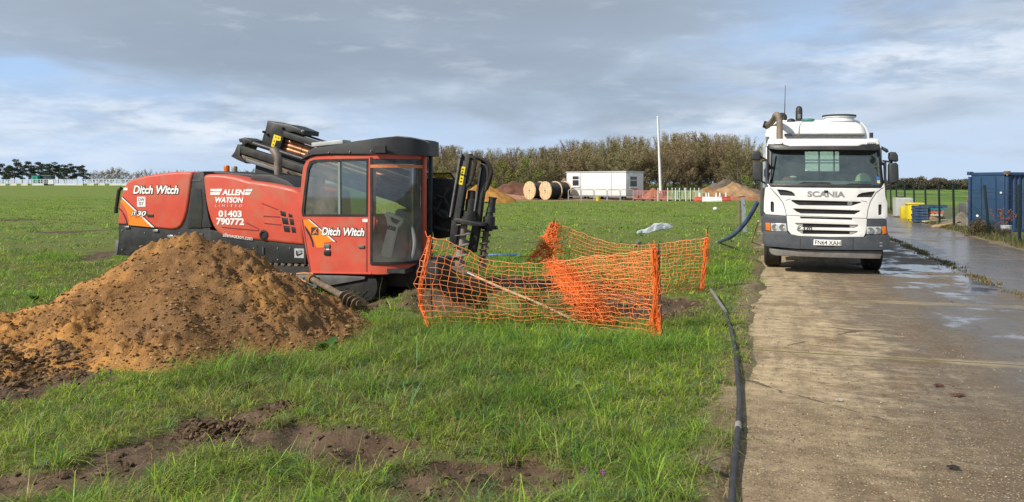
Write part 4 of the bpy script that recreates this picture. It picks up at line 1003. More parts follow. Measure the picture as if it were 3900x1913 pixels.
# ---- drill frame and pipe rack behind the hoods
KB, KR = 1.30, 1.05
bx = P(z3, [(690, 126), (780, 148), (900, 165), (962, 178), (1060, 215), (1135, 245), (1128, 300), (1000, 262), (900, 262), (880, 330), (832, 492), (740, 482), (606, 424), (640, 300), (662, 240)], KB)
plate('rack_end_plate', bx, KB, KB + .45, BLACK, rig, bevel=.012)
plate('rack_label', P(z3, [(772, 292), (856, 320), (848, 372), (800, 362), (770, 448), (734, 436)], KB), KB - .006, KB, YELLOW, rig)
for q in ([(790, 318), (800, 320), (798, 334), (788, 332)], [(824, 328), (836, 331), (833, 345), (822, 342)], [(772, 362), (782, 364), (778, 382), (768, 379)], [(760, 408), (770, 410), (766, 424), (756, 421)]):
    plate('label_mark', P(z3, q, KB), KB - .009, KB - .004, BLACKDEC, rig)
sl = .318
def rail(x0, y0, x1, th, k, nm, m, dep):
    y1 = y0 + (x1 - x0) * sl; h = th / 2
    return plate(nm, P(z3, [(x0, y0 - h), (x1, y1 - h), (x1, y1 + h), (x0, y0 + h)], k), k, k + dep, m, rig, bevel=.008)
rail(880, 285, 2400, 74, KB - .04, 'rack_top_rail', BLACK, .12)
rail(1128, 300, 2400, 22, KB + .3, 'rack_rail', BLACK, .06)
rail(905, 218, 1120, 60, KB + .05, 'rack_roller', RUBBER, .25)
for i, (x0, y0) in enumerate(((874, 352), (862, 400), (850, 446), (846, 492))):
    a, b = R(*z3(x0, y0), KB + .12), R(*z3(2500, y0 + (2500 - x0) * sl), KB + .12)
    MB().cyl(a, b, .036, n=14).build('drill_pipe', COPPER, rig)
    MB().cyl(a, a + (b - a) * .16, .043, n=14).build('pipe_joint', COPPER, rig)
rail(830, 540, 2400, 40, KR + .2, 'rack_bottom_rail', BLACK, .10)
rail(366, 470, 2850, 92, KR, 'drill_frame', BLACK, .10)
rail(360, 560, 1300, 60, KR + .05, 'frame_underrail', MUDDY, .22)
rail(430, 600, 770, 44, KR - .02, 'frame_bracket', GREYM, .06)
a, b = R(*z3(470, 382), KR + .1), R(*z3(2500, 382 + 2030 * sl), KR + .1); MB().cyl(a, b, .040, n=14).build('thrust_cylinder', BLACK, rig)
plate('frame_end', P(z3, [(250, 556), (292, 500), (328, 410), (372, 412), (356, 545), (430, 642), (330, 600)], KR + .02), KR + .02, KR + .45, BLACK, rig, bevel=.01)
plate('carriage_block', P(z3, [(340, 346), (410, 328), (500, 366), (502, 392), (452, 396), (420, 412), (408, 450), (380, 446), (382, 392), (352, 384)], KR + .05), KR + .05, KR + .40, BLACK, rig, bevel=.012)
plate('frame_pedestal', P(z3, [(548, 640), (640, 670), (1000, 740), (1100, 960), (520, 900)], KR + .1), KR + .1, KR + .4, BLACK, rig, bevel=.01)
for q in ((650, 262), (690, 290), (876, 216), (1118, 252)):
    p = R(*z3(*q), KB - .01); MB().lathe([(0, .022), (.03, .022), (.03, .012), (.05, .012)], (p.x, KR - .02 if q[0] < 400 else KB, p.z), (0, -1, 0), 10).build('pivot_pin', STEEL if q[0] > 1000 else BLACK, rig)
for q, L in (((880, 770), .12), ((960, 790), .16), ((930, 745), .10)):
    p = R(*z3(*q), .95); MB().tube([p, p + Vector((.06, .02, -.06)), p + Vector((.16, .0, -.05)), p + Vector((.26, 0, -L))], .018, 8).build('hydraulic_hose', RUBBER, rig)

# ---- stake-down unit at the front
KS = .80
def post(nm, pts, dep, m=BLACK, k=KS): return plate(nm, P(z4, pts, k), k, k + dep, m, rig, bevel=.008)
post('stake_post', [(432, 180), (508, 182), (412, 760), (392, 910), (336, 905), (352, 760)], .12)
p, q = R(*z4(424, 222), KS - .03), R(*z4(345, 690), KS - .03); MB().cyl(p, q, .016, n=10).build('chrome_rod', STEEL, rig)
plate('rod_clamp', P(z4, [(412, 184), (438, 182), (436, 214), (414, 214)], KS - .05), KS - .05, KS + .02, GREYM, rig, bevel=.005)
plate('warning_label', P(z4, [(436, 283), (470, 287), (446, 432), (412, 426)], KS), KS - .005, KS, YELLOW, rig)
for yy in (300, 322, 345, 372, 398):
    plate('label_mark', P(z4, [(445 - (yy - 300) * .15, yy), (457 - (yy - 300) * .15, yy + 1), (455 - (yy - 300) * .15, yy + 13), (442 - (yy - 300) * .15, yy + 12)], KS), KS - .008, KS - .004, BLACKDEC, rig)
post('stake_post', [(592, 252), (652, 258), (600, 560), (572, 800), (540, 975), (480, 965), (520, 760), (560, 480)], .12, k=KS + .15)
p, q = R(*z4(592, 290), KS + .12), R(*z4(540, 640), KS + .12); MB().cyl(p, q, .014, n=10).build('chrome_rod', STEEL, rig)
for i, pts in enumerate(([(505, 205), (545, 215), (552, 270), (530, 350), (500, 430), (480, 440)], [(500, 210), (540, 225), (545, 280), (520, 360), (490, 420)], [(520, 205), (590, 215), (650, 250), (680, 300), (672, 360), (645, 430), (630, 480)], [(540, 208), (610, 225), (660, 270), (684, 330), (668, 400), (640, 470)], [(560, 215), (620, 240), (650, 300), (650, 380), (632, 460)], [(600, 235), (630, 280), (632, 350), (620, 430)])):
    v = [R(*z4(*q), KS + .02 + .035 * i) for q in pts]
    vv = []
    for j in range(len(v) - 1):
        for f in np.linspace(0, 1, 4, endpoint=False): vv.append(v[j].lerp(v[j + 1], f))
    vv.append(v[-1])
    for _ in range(2): vv = [vv[0]] + [(vv[j - 1] + vv[j] * 2 + vv[j + 1]) / 4 for j in range(1, len(vv) - 1)] + [vv[-1]]
    MB().tube(vv, .022, 8).build('hydraulic_hose', RUBBER, rig)
def drum(nm, x, yt, yb, r, k, m, prof=None, lean=0.0):
    a, b = R(*z4(x - lean, yb), k), R(*z4(x, yt), k); d = b - a
    pr = prof or [(0, 1), (1, 1)]
    return MB().lathe([(h * d.length, r * s) for h, s in pr], a, d, 18).build(nm, m, rig)
drum('drive_motor', 520, 475, 640, .075, KS + .15, BLACK, [(0, 1), (.55, 1), (.6, .8), (.95, .8), (1, .6)], 14)
drum('drive_motor', 505, 640, 710, .11, KS + .12, BLACK, [(0, 1.1), (.3, 1.1), (.3, .9), (1, .9)], 8)
plate('cross_plate', P(z4, [(362, 704), (388, 698), (590, 742), (590, 764), (500, 762), (364, 726)], KS - .1), KS - .05, KS + .2, BLACK, rig, bevel=.006)
plate('cross_plate', P(z4, [(590, 762), (718, 760), (722, 790), (600, 790)], KS + .3), KS + .3, KS + .36, BLACK, rig, bevel=.006)
drum('stake_head', 690, 530, 650, .062, KS + .3, BLACK, [(0, 1.1), (.3, 1.0), (.32, .85), (.9, .85), (.92, 1), (1, 1)], 18)
drum('stake_head', 662, 650, 800, .10, KS + .3, BLACK, [(0, .6), (.12, .62), (.15, 1.0), (.3, 1), (.32, .9), (.75, .9), (.8, .6), (1, .55)], 8)
def auger(nm, x, yt, yb, r, rf, k, lean, turns, m):
    a, b = R(*z4(x - lean, yb), k), R(*z4(x, yt), k); d = (b - a); u, v = frame_of(d); mb = MB().cyl(a, b, r, n=12)
    n = turns * 14; vs = []; fs = []
    for i in range(n + 1):
        f = i / n; an = 2 * PI * turns * f; e = u * math.cos(an) + v * math.sin(an); c = a + d * f
        vs += [c + e * r * .8, c + e * rf, c + e * rf + d.normalized() * .012, c + e * r * .8 + d.normalized() * .012]
    for i in range(n):
        b0 = i * 4; fs += [(b0, b0 + 1, b0 + 5, b0 + 4), (b0 + 1, b0 + 2, b0 + 6, b0 + 5), (b0 + 2, b0 + 3, b0 + 7, b0 + 6)]
    return mb.add(vs, fs).build(nm, m, rig)
auger('ground_auger', 455, 750, 1090, .06, .125, KS + .1, 45, 4, mat('grey_muddy_steel', (.26, .23, .20), .7, .1, var=.3, vs=9, dirt=((.10, .07, .05), .6, 5)))
auger('ground_auger', 636, 800, 1100, .045, .075, KS + .3, 40, 6, MUDDY)
plate('power_unit', P(z4, [(203, 372), (330, 392), (372, 390), (396, 420), (360, 620), (350, 850), (215, 870), (203, 800)], 1.15), 1.15, 1.6, BLACK, rig, bevel=.015)
for pts in ([(300, 460), (350, 455), (330, 480), (260, 600), (236, 650), (228, 640), (250, 590), (320, 470)], [(216, 760), (330, 790), (328, 805), (214, 778)]):
    plate('guard_bar', P(z4, pts, 1.0), 1.0, 1.05, mat('worn_black', (.05, .05, .05), .4, .3), rig)
pts = [R(*z4(*q), .98) for q in ((215, 560), (250, 520), (300, 540), (330, 600), (340, 680))]
MB().tube(pts, .025, 8).build('hydraulic_hose', RUBBER, rig)
pts = [R(*z4(*q), .96) for q in ((230, 640), (280, 690), (330, 700), (380, 660))]
MB().tube(pts, .025, 8).build('hydraulic_hose', RUBBER, rig)
for i in range(4):
    x0 = 208 + i * 40
    plate('yellow_guard', P(z4, [(x0, 342), (x0 + 28, 338), (x0 + 36, 372), (x0 + 8, 368)], 1.25), 1.25, 1.6, mat('yellow_paint', (.62, .42, .03), .45, var=.2), rig, bevel=.004)
plate('guard_frame', P(z4, [(200, 336), (352, 333), (380, 380), (374, 390), (344, 344), (204, 346)], 1.22), 1.22, 1.26, BLACK, rig)
# ---- undercarriage
xq0, xq1 = R(*z1(700, 1100), .1).x, R(*z2(620, 1100), .1).x
def track(y):
    r = .24; zc = .27; a, b = xq0, xq1 + .0; loop = []
    for i in range(14): an = PI / 2 + PI * i / 13; loop.append((a + r * math.cos(an), zc + r * math.sin(an)))
    for i in range(14): an = -PI / 2 + PI * i / 13; loop.append((b + r * math.cos(an), zc + r * math.sin(an)))
    plate('track', loop, y, y + .32, RUBBER, rig, bevel=.01)
    mb = MB(); L = b - a; n = int(L / .11)
    for i in range(n):
        for zz in (zc + r + .012, zc - r - .006): mb.box((a + (i + .5) * L / n, y + .16, zz), (.06, .34, .035), (0, rad(12), 0))
    mb.build('track_pads', MUDDY, rig, .006)
track(.06); track(1.12)
MB().box(((xq0 + xq1) / 2 + .3, .76, .42), (xq1 - xq0 + 1.4, .70, .40)).build('chassis', BLACK, rig, .02)
plate('foot_plate', P(z2, [(150, 1055), (300, 1050), (632, 1068), (628, 1086), (225, 1158), (175, 1105)], .02), .02, .35, GREYM, rig, bevel=.006)
MB().box((xa - .1, 1.15, .25), (1.3, .5, .35)).build('front_chassis', BLACK, rig, .02)

# cable detector standing inside the cab behind the glass
dl_, dt_ = R(*z2(772, 925), .27), R(*z2(842, 640), .27)
dloc = R.M @ dl_
cd = empty('cable_detector', dloc, (0, 0, rad(-17.3)), 'pale grey hand-held cable detector standing behind the front glass of the cab', 'cable detector')
up = (dt_ - dl_); L = up.length; lean = math.atan2(up.x, up.z)
Rm = Matrix.Rotation(lean, 4, 'Y')
def dpt(x, z): v = Rm @ Vector((x, 0, z)); return (v.x, v.z)
CDM = mat('pale_detector', (.92, .92, .80), .6, dirt=((.6, .58, .5), .3, 4))
plate('detector_body', [dpt(*q) for q in ((-.075, 0), (.075, 0), (.07, L * .72), (-.07, L * .72))], 0, .06, CDM, cd, bevel=.012)
ho = [dpt(*q) for q in ((-.07, L * .72), (.07, L * .72), (.15, L * .93), (.13, L * 1.0), (-.13, L * 1.05), (-.17, L * .98), (-.12, L * .9))]
hi = [dpt(*q) for q in ((-.05, L * .84), (.055, L * .82), (.10, L * .94), (-.09, L * .97))]
plate('handle', ho, 0, .06, CDM, cd, holes=[hi])
plate('name_plate', [dpt(*q) for q in ((-.06, L * .66), (.06, L * .66), (.06, L * .76), (-.06, L * .76))], -.004, 0, BLACK, cd)
q = dpt(-.045, L * .675); letters('detector_lettering', 'CAT4', (q[0], q[1], q[0] + .09, q[1] + .05), -.007, WHITEDEC, cd, slope=-math.tan(lean))
plate('detector_display', [dpt(*q) for q in ((-.05, L * .785), (.05, L * .785), (.05, L * .81), (-.05, L * .81))], -.004, 0, WHITEDEC, cd)

# ------------------------------------------------------------------ white tanker lorry
def z5(x, y): return 2780 + .60137 * x, 300 + .60127 * y
TY = 15.1
TX = (3147 - CX) / F * TY
TRUCK_LOC, TRUCK_ROT = (TX, TY, -0.095), (0, .0112, rad(-18))
T = Local(TRUCK_LOC, TRUCK_ROT)
truck = empty('tanker_lorry', TRUCK_LOC, TRUCK_ROT, 'white vacuum tanker lorry parked on the concrete road facing the camera', 'lorry')
def TP(pts, k=0.0): return [T.xz(*z5(*p), k) for p in pts]
def tb(x0, y0, x1, y1, k=0.0):
    a, b = T.xz(*z5(x0, y1), k), T.xz(*z5(x1, y0), k); return (a[0], a[1], b[0], b[1])
XC = T.xz(*z5(606, 800))[0]
ZW = T.xz(*z5(606, 684))[1]
def fs(x, z): return .20 * (abs(x - XC) / 1.2) ** 3.2 + .30 * max(0.0, z - ZW)
def TPl(nm, pts, y0, y1, m, holes=(), bevel=.006, cut=.12, **kw):
    return plate(nm, TP(pts), y0, y1, m, truck, [TP(h) for h in holes], bevel, surf=fs, cut=cut, **kw)
TBLK = mat('grille_black', (.022, .021, .021), .5, var=.2, dirt=((.10, .085, .065), .3, 5))
GAP = mat('panel_gap', (.10, .09, .08), .7)  # dark tone for strips that draw panel gaps and crease shadows
slots = [[(389, 768), (832, 780), (832, 786), (815, 792), (770, 806), (440, 803), (415, 792), (390, 776)],
         [(397, 822), (825, 835), (825, 842), (790, 860), (450, 855), (420, 842)],
         [(443, 874), (775, 884), (775, 895), (448, 886)],
         [(410, 914), (812, 926), (812, 934), (790, 946), (462, 942), (425, 928)],
         [(420, 956), (810, 966), (808, 974), (780, 987), (462, 984), (440, 972)],
         [(298, 702), (350, 705), (390, 715), (408, 728), (415, 744), (320, 740)],
         [(802, 752), (812, 735), (835, 724), (885, 717), (925, 714), (902, 752)],
         [(258, 782), (266, 778), (276, 782), (280, 794), (280, 846), (264, 848), (258, 836)],
         [(944, 803), (952, 797), (962, 798), (967, 806), (966, 860), (958, 866), (944, 864)]]
front = [(228, 652), (258, 686), (400, 690), (800, 694), (960, 694), (986, 664), (990, 745), (1003, 790), (1004, 876), (990, 888), (868, 887), (866, 935), (860, 980), (848, 1003), (640, 1003), (440, 997), (388, 986), (368, 962), (359, 868), (228, 860), (214, 842), (216, 770), (222, 700)]
TPl('front_panel', front, 0, .07, WHITE, slots, .008)
TPl('grille_backing', [(250, 700), (980, 708), (985, 875), (850, 985), (420, 985), (360, 860), (240, 850)], .045, .06, TBLK, bevel=0)
for q in ([(389, 781), (832, 793)], [(397, 834), (825, 847)], [(425, 926), (805, 937)], [(430, 968), (805, 977)]):
    a, b = TP(q); TPl('grille_slat', [(q[0][0] + 30, q[0][1] + 2), (q[1][0] - 30, q[1][1] + 2), (q[1][0] - 30, q[1][1] + 5), (q[0][0] + 30, q[0][1] + 5)], .03, .046, TBLK, bevel=0)
for q in ([(412, 916), (462, 917), (462, 941), (428, 928)], [(760, 925), (810, 927), (790, 944), (760, 944)], [(424, 958), (462, 959), (462, 982), (442, 971)], [(760, 966), (808, 968), (782, 985), (760, 985)]):
    TPl('grille_infill', q, .02, .044, mat('grille_grey', (.30, .29, .27), .6), bevel=0)
for q in ([(252, 690), (256, 689), (306, 742), (338, 785), (352, 830), (359, 866), (356, 867), (348, 830), (334, 787), (302, 746)], [(978, 690), (975, 688), (926, 722), (890, 775), (873, 830), (866, 886), (870, 886), (877, 830), (894, 777), (930, 725)], [(359, 864), (868, 884), (868, 887), (359, 867)], [(352, 770), (385, 760), (386, 762), (353, 773)], [(834, 772), (870, 780), (870, 783), (834, 775)]):
    TPl('panel_joint', q, -.003, .02, GAP, bevel=0)  # proud strips draw the panel gaps and the shadow along the creases
TPl('brow', [(243, 376), (955, 376), (960, 398), (962, 416), (848, 416), (820, 426), (382, 428), (340, 415), (238, 413), (238, 392)], -.05, .25, WHITE, bevel=.03, seg=3)
TPl('sun_visor', [(243, 413), (340, 416), (386, 430), (815, 427), (850, 414), (958, 412), (964, 442), (930, 452), (640, 450), (300, 448), (244, 440)], -.11, .04, BLACK, bevel=.015)
for q in ((283, 400, 337, 411), (880, 401, 934, 412)):
    TPl('roof_lamp', [(q[0], q[1]), (q[2], q[1]), (q[2], q[3]), (q[0], q[3])], -.07, -.04, BLACK, bevel=.004)
    for i in range(4):
        x0 = q[0] + 5 + i * 12; TPl('roof_lamp_lens', [(x0, q[1] + 3), (x0 + 8, q[1] + 3), (x0 + 8, q[3] - 3), (x0, q[3] - 3)], -.075, -.068, mat('lens_clear', (.55, .55, .52), .2), bevel=0)
TPl('windscreen_frame', [(238, 440), (962, 444), (974, 694), (240, 690), (244, 660)], .02, .10, BLACK, [[(262, 456), (952, 460), (963, 674), (256, 666)]], .004)
TPl('pillar', [(226, 430), (246, 430), (252, 688), (226, 655)], .05, .22, WHITE, bevel=.01)
TPl('pillar', [(954, 430), (968, 440), (984, 666), (966, 690)], .05, .22, BLACK, bevel=.01)
GLT = glass('windscreen_glass', (.86, .96, .91), .17, .12, (.36, .44, .42))  # teal film mixed in to paint part of the reflected sky
TPl('windscreen', [(258, 452), (956, 456), (967, 680), (252, 672)], .055, .060, GLT, bevel=0)
TPl('scuttle', [(245, 664), (970, 674), (972, 694), (255, 688)], .0, .06, BLACK, bevel=.004)
# wipers
def tbar(nm, a, b, k, wd, m): p, q = T(*z5(*a), 0), T(*z5(*b), 0); p.y = fs(p.x, p.z) + k; q.y = fs(q.x, q.z) + k; return MB().bar(p, q, wd, wd).build(nm, m, truck)
for pts in ([(390, 682), (470, 658), (640, 661)], [(685, 685), (760, 668), (900, 672)]):
    for a, b in zip(pts[:-1], pts[1:]): tbar('wiper', a, b, .035, .022, BLACK)
for zx, zy in ((746, 446), (484, 580)):
    p = T(*z5(zx, zy), 0); MB().ball((p.x, fs(p.x, p.z) + .05, p.z), .014, 5).build('wash_nozzle', WHITEDEC, truck)
# side head-lamp housings, lamps, bumper
for s_, hb_ in ((0, [(213, 862), (358, 868), (363, 916), (366, 972), (207, 972), (209, 900)]), (1, [(868, 888), (988, 889), (1000, 897), (1001, 935), (1008, 992), (867, 990)])):
    TPl('lamp_surround', hb_, .01, .25, DGREY, bevel=.012)
LENS = mat('headlamp_glass', (.62, .64, .64), .12, .2, var=.15, vs=14, spec=.9)
for hl, orr in (([(258, 918), (356, 918), (362, 968), (262, 967)], [(225, 915), (254, 916), (258, 966), (227, 962)]), ([(865, 939), (964, 940), (963, 988), (868, 985)], [(967, 940), (996, 937), (1000, 984), (968, 990)])):
    h = TPl('headlamp', hl, -.004, .03, LENS, bevel=.006)
    cxs = [sum(p[0] for p in hl) / 4 - 24, sum(p[0] for p in hl) / 4 + 24]; cy_ = sum(p[1] for p in hl) / 4
    for c_ in cxs:
        p = T(*z5(c_, cy_), 0); r = MB().lathe([(0, .055), (.008, .062), (.009, .046), (.002, .02)], (p.x, fs(p.x, p.z) - .003, p.z), (0, -1, 0), 20).build('reflector', mat('reflector', (.30, .31, .31), .25, .6), h)
    TPl('indicator', orr, -.004, .03, mat('orange_lens', (.70, .20, .03), .3), bevel=.005)
TPl('bumper', [(206, 970), (364, 970), (382, 986), (440, 1001), (640, 1006), (850, 1007), (870, 991), (1014, 992), (1019, 1030), (1012, 1088), (960, 1087), (640, 1082), (420, 1076), (216, 1060), (205, 1032)], -.05, .30, DGREY, bevel=.03, seg=3)
for x0, y0, y1 in ((443, 1003, 1076), (777, 1008, 1084)): TPl('bumper_joint', [(x0, y0), (x0 + 3, y0), (x0 + 3, y1), (x0, y1)], -.0535, -.04, BLACK, bevel=0)
for y0 in (1040, 1059): TPl('scratch', [(950, y0), (968, y0 + 1), (968, y0 + 3), (950, y0 + 2)], -.0530, -.045, WHITEDEC, bevel=0)
TPl('number_plate', [(530, 1017), (703, 1022), (703, 1057), (528, 1053)], -.066, -.05, mat('plate_white', (.80, .80, .78), .4), bevel=.003)
a = TP([(538, 1048), (698, 1026)]); letters('plate_lettering', 'FN64 XAH', (a[0][0], a[0][1], a[1][0], a[1][1]), -.0685, BLACKDEC, truck, 0, .006, slope=-.004)
TPl('plate_holder', [(540, 1054), (660, 1057), (660, 1062), (545, 1060)], -.06, -.03, BLACK, bevel=0)
TPl('bumper_underside', [(330, 1060), (960, 1085), (960, 1120), (330, 1100)], .06, .3, BLACK, bevel=0)
TPl('underrun_bar', [(248, 1078), (300, 1080), (965, 1096), (968, 1120), (960, 1146), (290, 1124), (262, 1116), (250, 1098)], .02, .16, mat('dull_steel_bar', (.20, .19, .18), .55, .3, var=.2, dirt=((.16, .12, .08), .5, 4)), bevel=.035, seg=4)
for x0 in (400, 790): TPl('bar_bracket', [(x0, 1062), (x0 + 26, 1063), (x0 + 26, 1092), (x0, 1090)], .10, .3, GREYM, bevel=.004)
# lettering
a = TP([(490, 747), (730, 715)]); letters('maker_lettering', 'SCANIA', (a[0][0], a[0][1] - .005, a[1][0], a[1][1]), -.006, mat('chrome_grey', (.36, .355, .35), .4, .4), truck, 0, .035, slope=.0, surf=fs)
p = T(*z5(760, 791), 0); MB().lathe([(0, .045), (.012, .045), (.014, .036), (.01, .012)], (p.x, fs(p.x, p.z) + .025, p.z), (0, -1, 0), 20).build('grille_badge', STEEL, truck)
a = TP([(426, 962), (520, 938)]); letters('model_lettering', 'P 370', (a[0][0], a[0][1], a[1][0], a[1][1]), -.006, mat('badge_black', (.06, .055, .05), .4, .3), truck, .1, .02, surf=fs)
TPl('front_camera', [(596, 707), (620, 708), (620, 723), (596, 722)], -.02, .01, BLACK, bevel=.004)
# cab box: sides, roof, rear wall with window
xl, xr = T.xz(*z5(224, 600))[0] + .02, T.xz(*z5(974, 600))[0] - .03
z0, zt = T.xz(*z5(600, 1000))[1], T.xz(*z5(600, 380))[1]
D = 1.95
mb = MB()
mb.box((xl + .02, .25 + D / 2, (z0 + zt) / 2 - .02), (.05, D - .3, zt - z0 - .08)); mb.box((xr - .02, .25 + D / 2, (z0 + zt) / 2 - .02), (.05, D - .3, zt - z0 - .08))
mb.box(((xl + xr) / 2, .20 + D / 2 + .1, zt - .05), (xr - xl - .02, D - .2, .07))
mb.build('cab_body', WHITE, truck, .02)
DARKIN = mat('cab_lining', (.075, .085, .085), .85, var=.2)
rw = TP([(250, 440), (960, 440), (965, 1000), (250, 1000)], D + .1); hole = TP([(474, 462), (690, 462), (692, 585), (680, 592), (478, 590)], D + .1)
plate('cab_rear_wall', rw, D + .05, D + .1, DARKIN, truck, [hole])
plate('rear_window', hole, D + .07, D + .075, glass('rear_glass', (.75, .85, .82), .05), truck)
for zx in (560, 655): q = TP([(zx, 462), (zx + 10, 462), (zx + 10, 590), (zx, 590)], D + .3); plate('headboard_bar', q, D + .3, D + .34, GREYM, truck)
for zy in (512, 530): q = TP([(474, zy), (690, zy), (690, zy + 7), (474, zy + 7)], D + .3); plate('headboard_bar', q, D + .345, D + .37, GREYM, truck)
mb = MB()
mb.box((xl + .06, .3 + D / 2, (z0 + zt) / 2), (.02, D - .4, zt - z0 - .2)); mb.box((xr - .06, .3 + D / 2, (z0 + zt) / 2), (.02, D - .4, zt - z0 - .2)); mb.box(((xl + xr) / 2, .3 + D / 2, zt - .11), (xr - xl - .15, D - .4, .03))
mb.build('cab_lining', DARKIN, truck)
zd = T.xz(*z5(600, 650))[1]
MB().box((XC, .56, zd - .12), (xr - xl - .15, .74, .20), (rad(-5), 0, 0)).build('dashboard', mat('dash_grey', (.16, .18, .17), .7), truck, .04)
for sxx in (-.62, .62):
    MB().box((XC + sxx, 1.40, zd - .05), (.48, .16, .75), (rad(-8), 0, 0)).build('seat_back', mat('seat_cloth', (.03, .032, .035), .9), truck, .05)
    MB().box((XC + sxx, 1.42, zd + .42), (.26, .12, .2)).build('head_rest', MATS['seat_cloth'], truck, .04)
pts = [Vector((XC + .62 + .22 * math.cos(a), .98 + .10 * math.sin(a), zd - .02 + .20 * math.sin(a))) for a in np.linspace(0, 2 * PI, 25)]
MB().tube(pts, .016, 8).build('steering_wheel', BLACK, truck)
MB().box((XC, 1.0, z0 + .25), (xr - xl - .1, 1.7, .5)).build('cab_floor', BLACK, truck)
TPl('blue_sticker', [(935, 618), (957, 620), (958, 642), (936, 640)], .048, .052, mat('blue_sticker', (.03, .16, .42), .5), bevel=0)
TPl('paper_sticker', [(938, 644), (958, 645), (958, 664), (940, 662)], .048, .052, mat('paper_sticker', (.55, .55, .40), .6), bevel=0)
# mirrors
def mirror(parts, arms, k):
    for q in parts:
        a = TP(q, k); plate('mirror', a, k, k + .20, PLASTIC, truck, bevel=.035, seg=4)
    for a, b in arms:
        p, q = T(*z5(*a), k + .1), T(*z5(*b), k + .1); MB().cyl(p, q, .018, n=10).build('mirror_arm', BLACK, truck)
mirror([[(134, 470), (145, 461), (185, 460), (196, 470), (198, 505), (190, 517), (135, 517), (131, 505)], [(143, 532), (152, 526), (196, 525), (207, 540), (207, 635), (196, 648), (150, 646), (142, 620)]], [((195, 495), (245, 522)), ((205, 520), (246, 518)), ((200, 650), (228, 665)), ((240, 425), (240, 640))], -.02)
mirror([[(1012, 470), (1022, 463), (1052, 465), (1066, 485), (1068, 520), (1058, 527), (1015, 518), (1010, 500)], [(1008, 545), (1015, 534), (1055, 532), (1068, 545), (1072, 640), (1062, 658), (1020, 665), (1008, 640)]], [((966, 520), (1030, 530)), ((985, 680), (1040, 660)), ((985, 525), (985, 680))], -.02)
p = TP([(964, 428), (1000, 446), (1007, 462), (998, 468), (968, 448)], -.05); plate('kerb_mirror', p, -.05, .10, PLASTIC, truck, bevel=.02, seg=3)
TPl('side_window_frame', [(968, 518), (1008, 526), (1008, 664), (985, 672), (978, 668)], .34, .38, BLACK, [[(974, 540), (1000, 545), (1000, 650), (980, 655)]], 0)
# wheels
def wheel(x, y, wd, nm='wheel'):
    r = .50
    tr = MB().lathe([(0, .30), (.0, .44), (.03, .49), (.06, .5), (wd - .06, .5), (wd - .03, .49), (wd, .44), (wd, .30)], (x - wd / 2, y, r), (1, 0, 0), 40).build(nm, RUBBER, truck)
    for i in range(4): MB().lathe([(0, .503), (.012, .503)], (x - wd / 2 + .06 + i * (wd - .13) / 3, y, r), (1, 0, 0), 40).build('tread_groove', BLACKDEC, tr)
    MB().lathe([(0, .30), (.02, .28), (.10, .24), (.16, .12), (.2, .10)], (x - wd / 2 + .03, y, r), (1, 0, 0), 24).build('rim', GREYM, tr)
xw0, xw1 = T.xz(*z5(272, 1100), .95)[0], T.xz(*z5(912, 1120), .95)[0]
wheel(xw0, 1.42, .34); wheel(xw1, 1.42, .34)
for y in (5.0, 6.3): wheel(xw0 + .1, y, .55); wheel(xw1 - .1, y, .55)
MB().box((XC, 4.2, .75), (1.0, 6.4, .35)).build('chassis', BLACK, truck, .02)
for xx, sg in ((xw0, -1), (xw1, 1)):
    pts = [(1.42 + .62 * math.cos(a), .5 + .60 * math.sin(a)) for a in np.linspace(-.1, PI + .1, 14)]
    mb = MB(); vs = []; fs_ = []
    for y, z in pts: vs += [(xx - .17 - sg * .06, y, z), (xx + .17 - sg * .06, y, z)]
    for i in range(len(pts) - 1): fs_.append((2 * i, 2 * i + 1, 2 * i + 3, 2 * i + 2))
    mb.add(vs, fs_).build('wheel_arch', BLACK, truck)
MB().box((XC, 1.5, .62), (1.3, .9, .5)).build('axle_and_sump', BLACK, truck, .05)
MB().box((xw0 - .02, 2.6, .95), (.45, .9, .6)).build('side_locker', DGREY, truck, .03)
MB().box((xw1 + .02, 2.6, .95), (.45, .9, .6)).build('side_locker', DGREY, truck, .03)
# tank and its fittings
KT = 2.75
tk = TP([(219, 400), (224, 360), (236, 328), (258, 300), (290, 281), (335, 271), (500, 269), (700, 269), (800, 273), (836, 288), (860, 318), (872, 360), (876, 420), (876, 560), (860, 640), (800, 690), (300, 690), (240, 640), (219, 560)], KT)
plate('tank', tk, KT, KT + 5.6, WHITE, truck, bevel=.16, seg=6, sharp=60)
tk2 = TP([(214, 560), (224, 352), (236, 322), (258, 294), (290, 275), (335, 264), (800, 266), (836, 282), (860, 312), (874, 352), (884, 560), (874, 560), (866, 356), (852, 318), (830, 290), (798, 275), (335, 273), (292, 284), (264, 302), (244, 328), (232, 356), (223, 560)], KT + 1.0)
plate('tank_band', tk2, KT + .9, KT + .98, WHITE, truck)
q = TP([(345, 349), (858, 347), (858, 358), (345, 360)], KT - .12); plate('walkway_edge', q, KT - .14, KT + .2, GREYM, truck)
for a, b in (((415, 372), (430, 362)), ((430, 362), (455, 374)), ((700, 372), (722, 362)), ((722, 362), (740, 374)), ((772, 362), (790, 374)), ((600, 360), (600, 374))):
    p, q = T(*z5(*a), KT - .3), T(*z5(*b), KT - .3); MB().cyl(p, q, .012, n=8).build('stay', MUDDY, truck)
p = T(*z5(691, 270), KT + .9); MB().lathe([(0, .30), (.0, .36), (.04, .36), (.05, .33), (.10, .32), (.10, .36), (.14, .36), (.15, .30)], (p.x, p.y, p.z - .02), (0, 0, 1), 32).build('manhole', WHITE, truck)
MB().lathe([(0, .37), (.035, .37), (.04, .34)], (p.x, p.y, p.z + .10), (0, 0, 1), 32).build('manhole_seal', RUBBER, truck)
PIPE = mat('brown_pipe', (.20, .15, .11), .6, .1, var=.25, dirt=((.35, .30, .24), .4, 4))
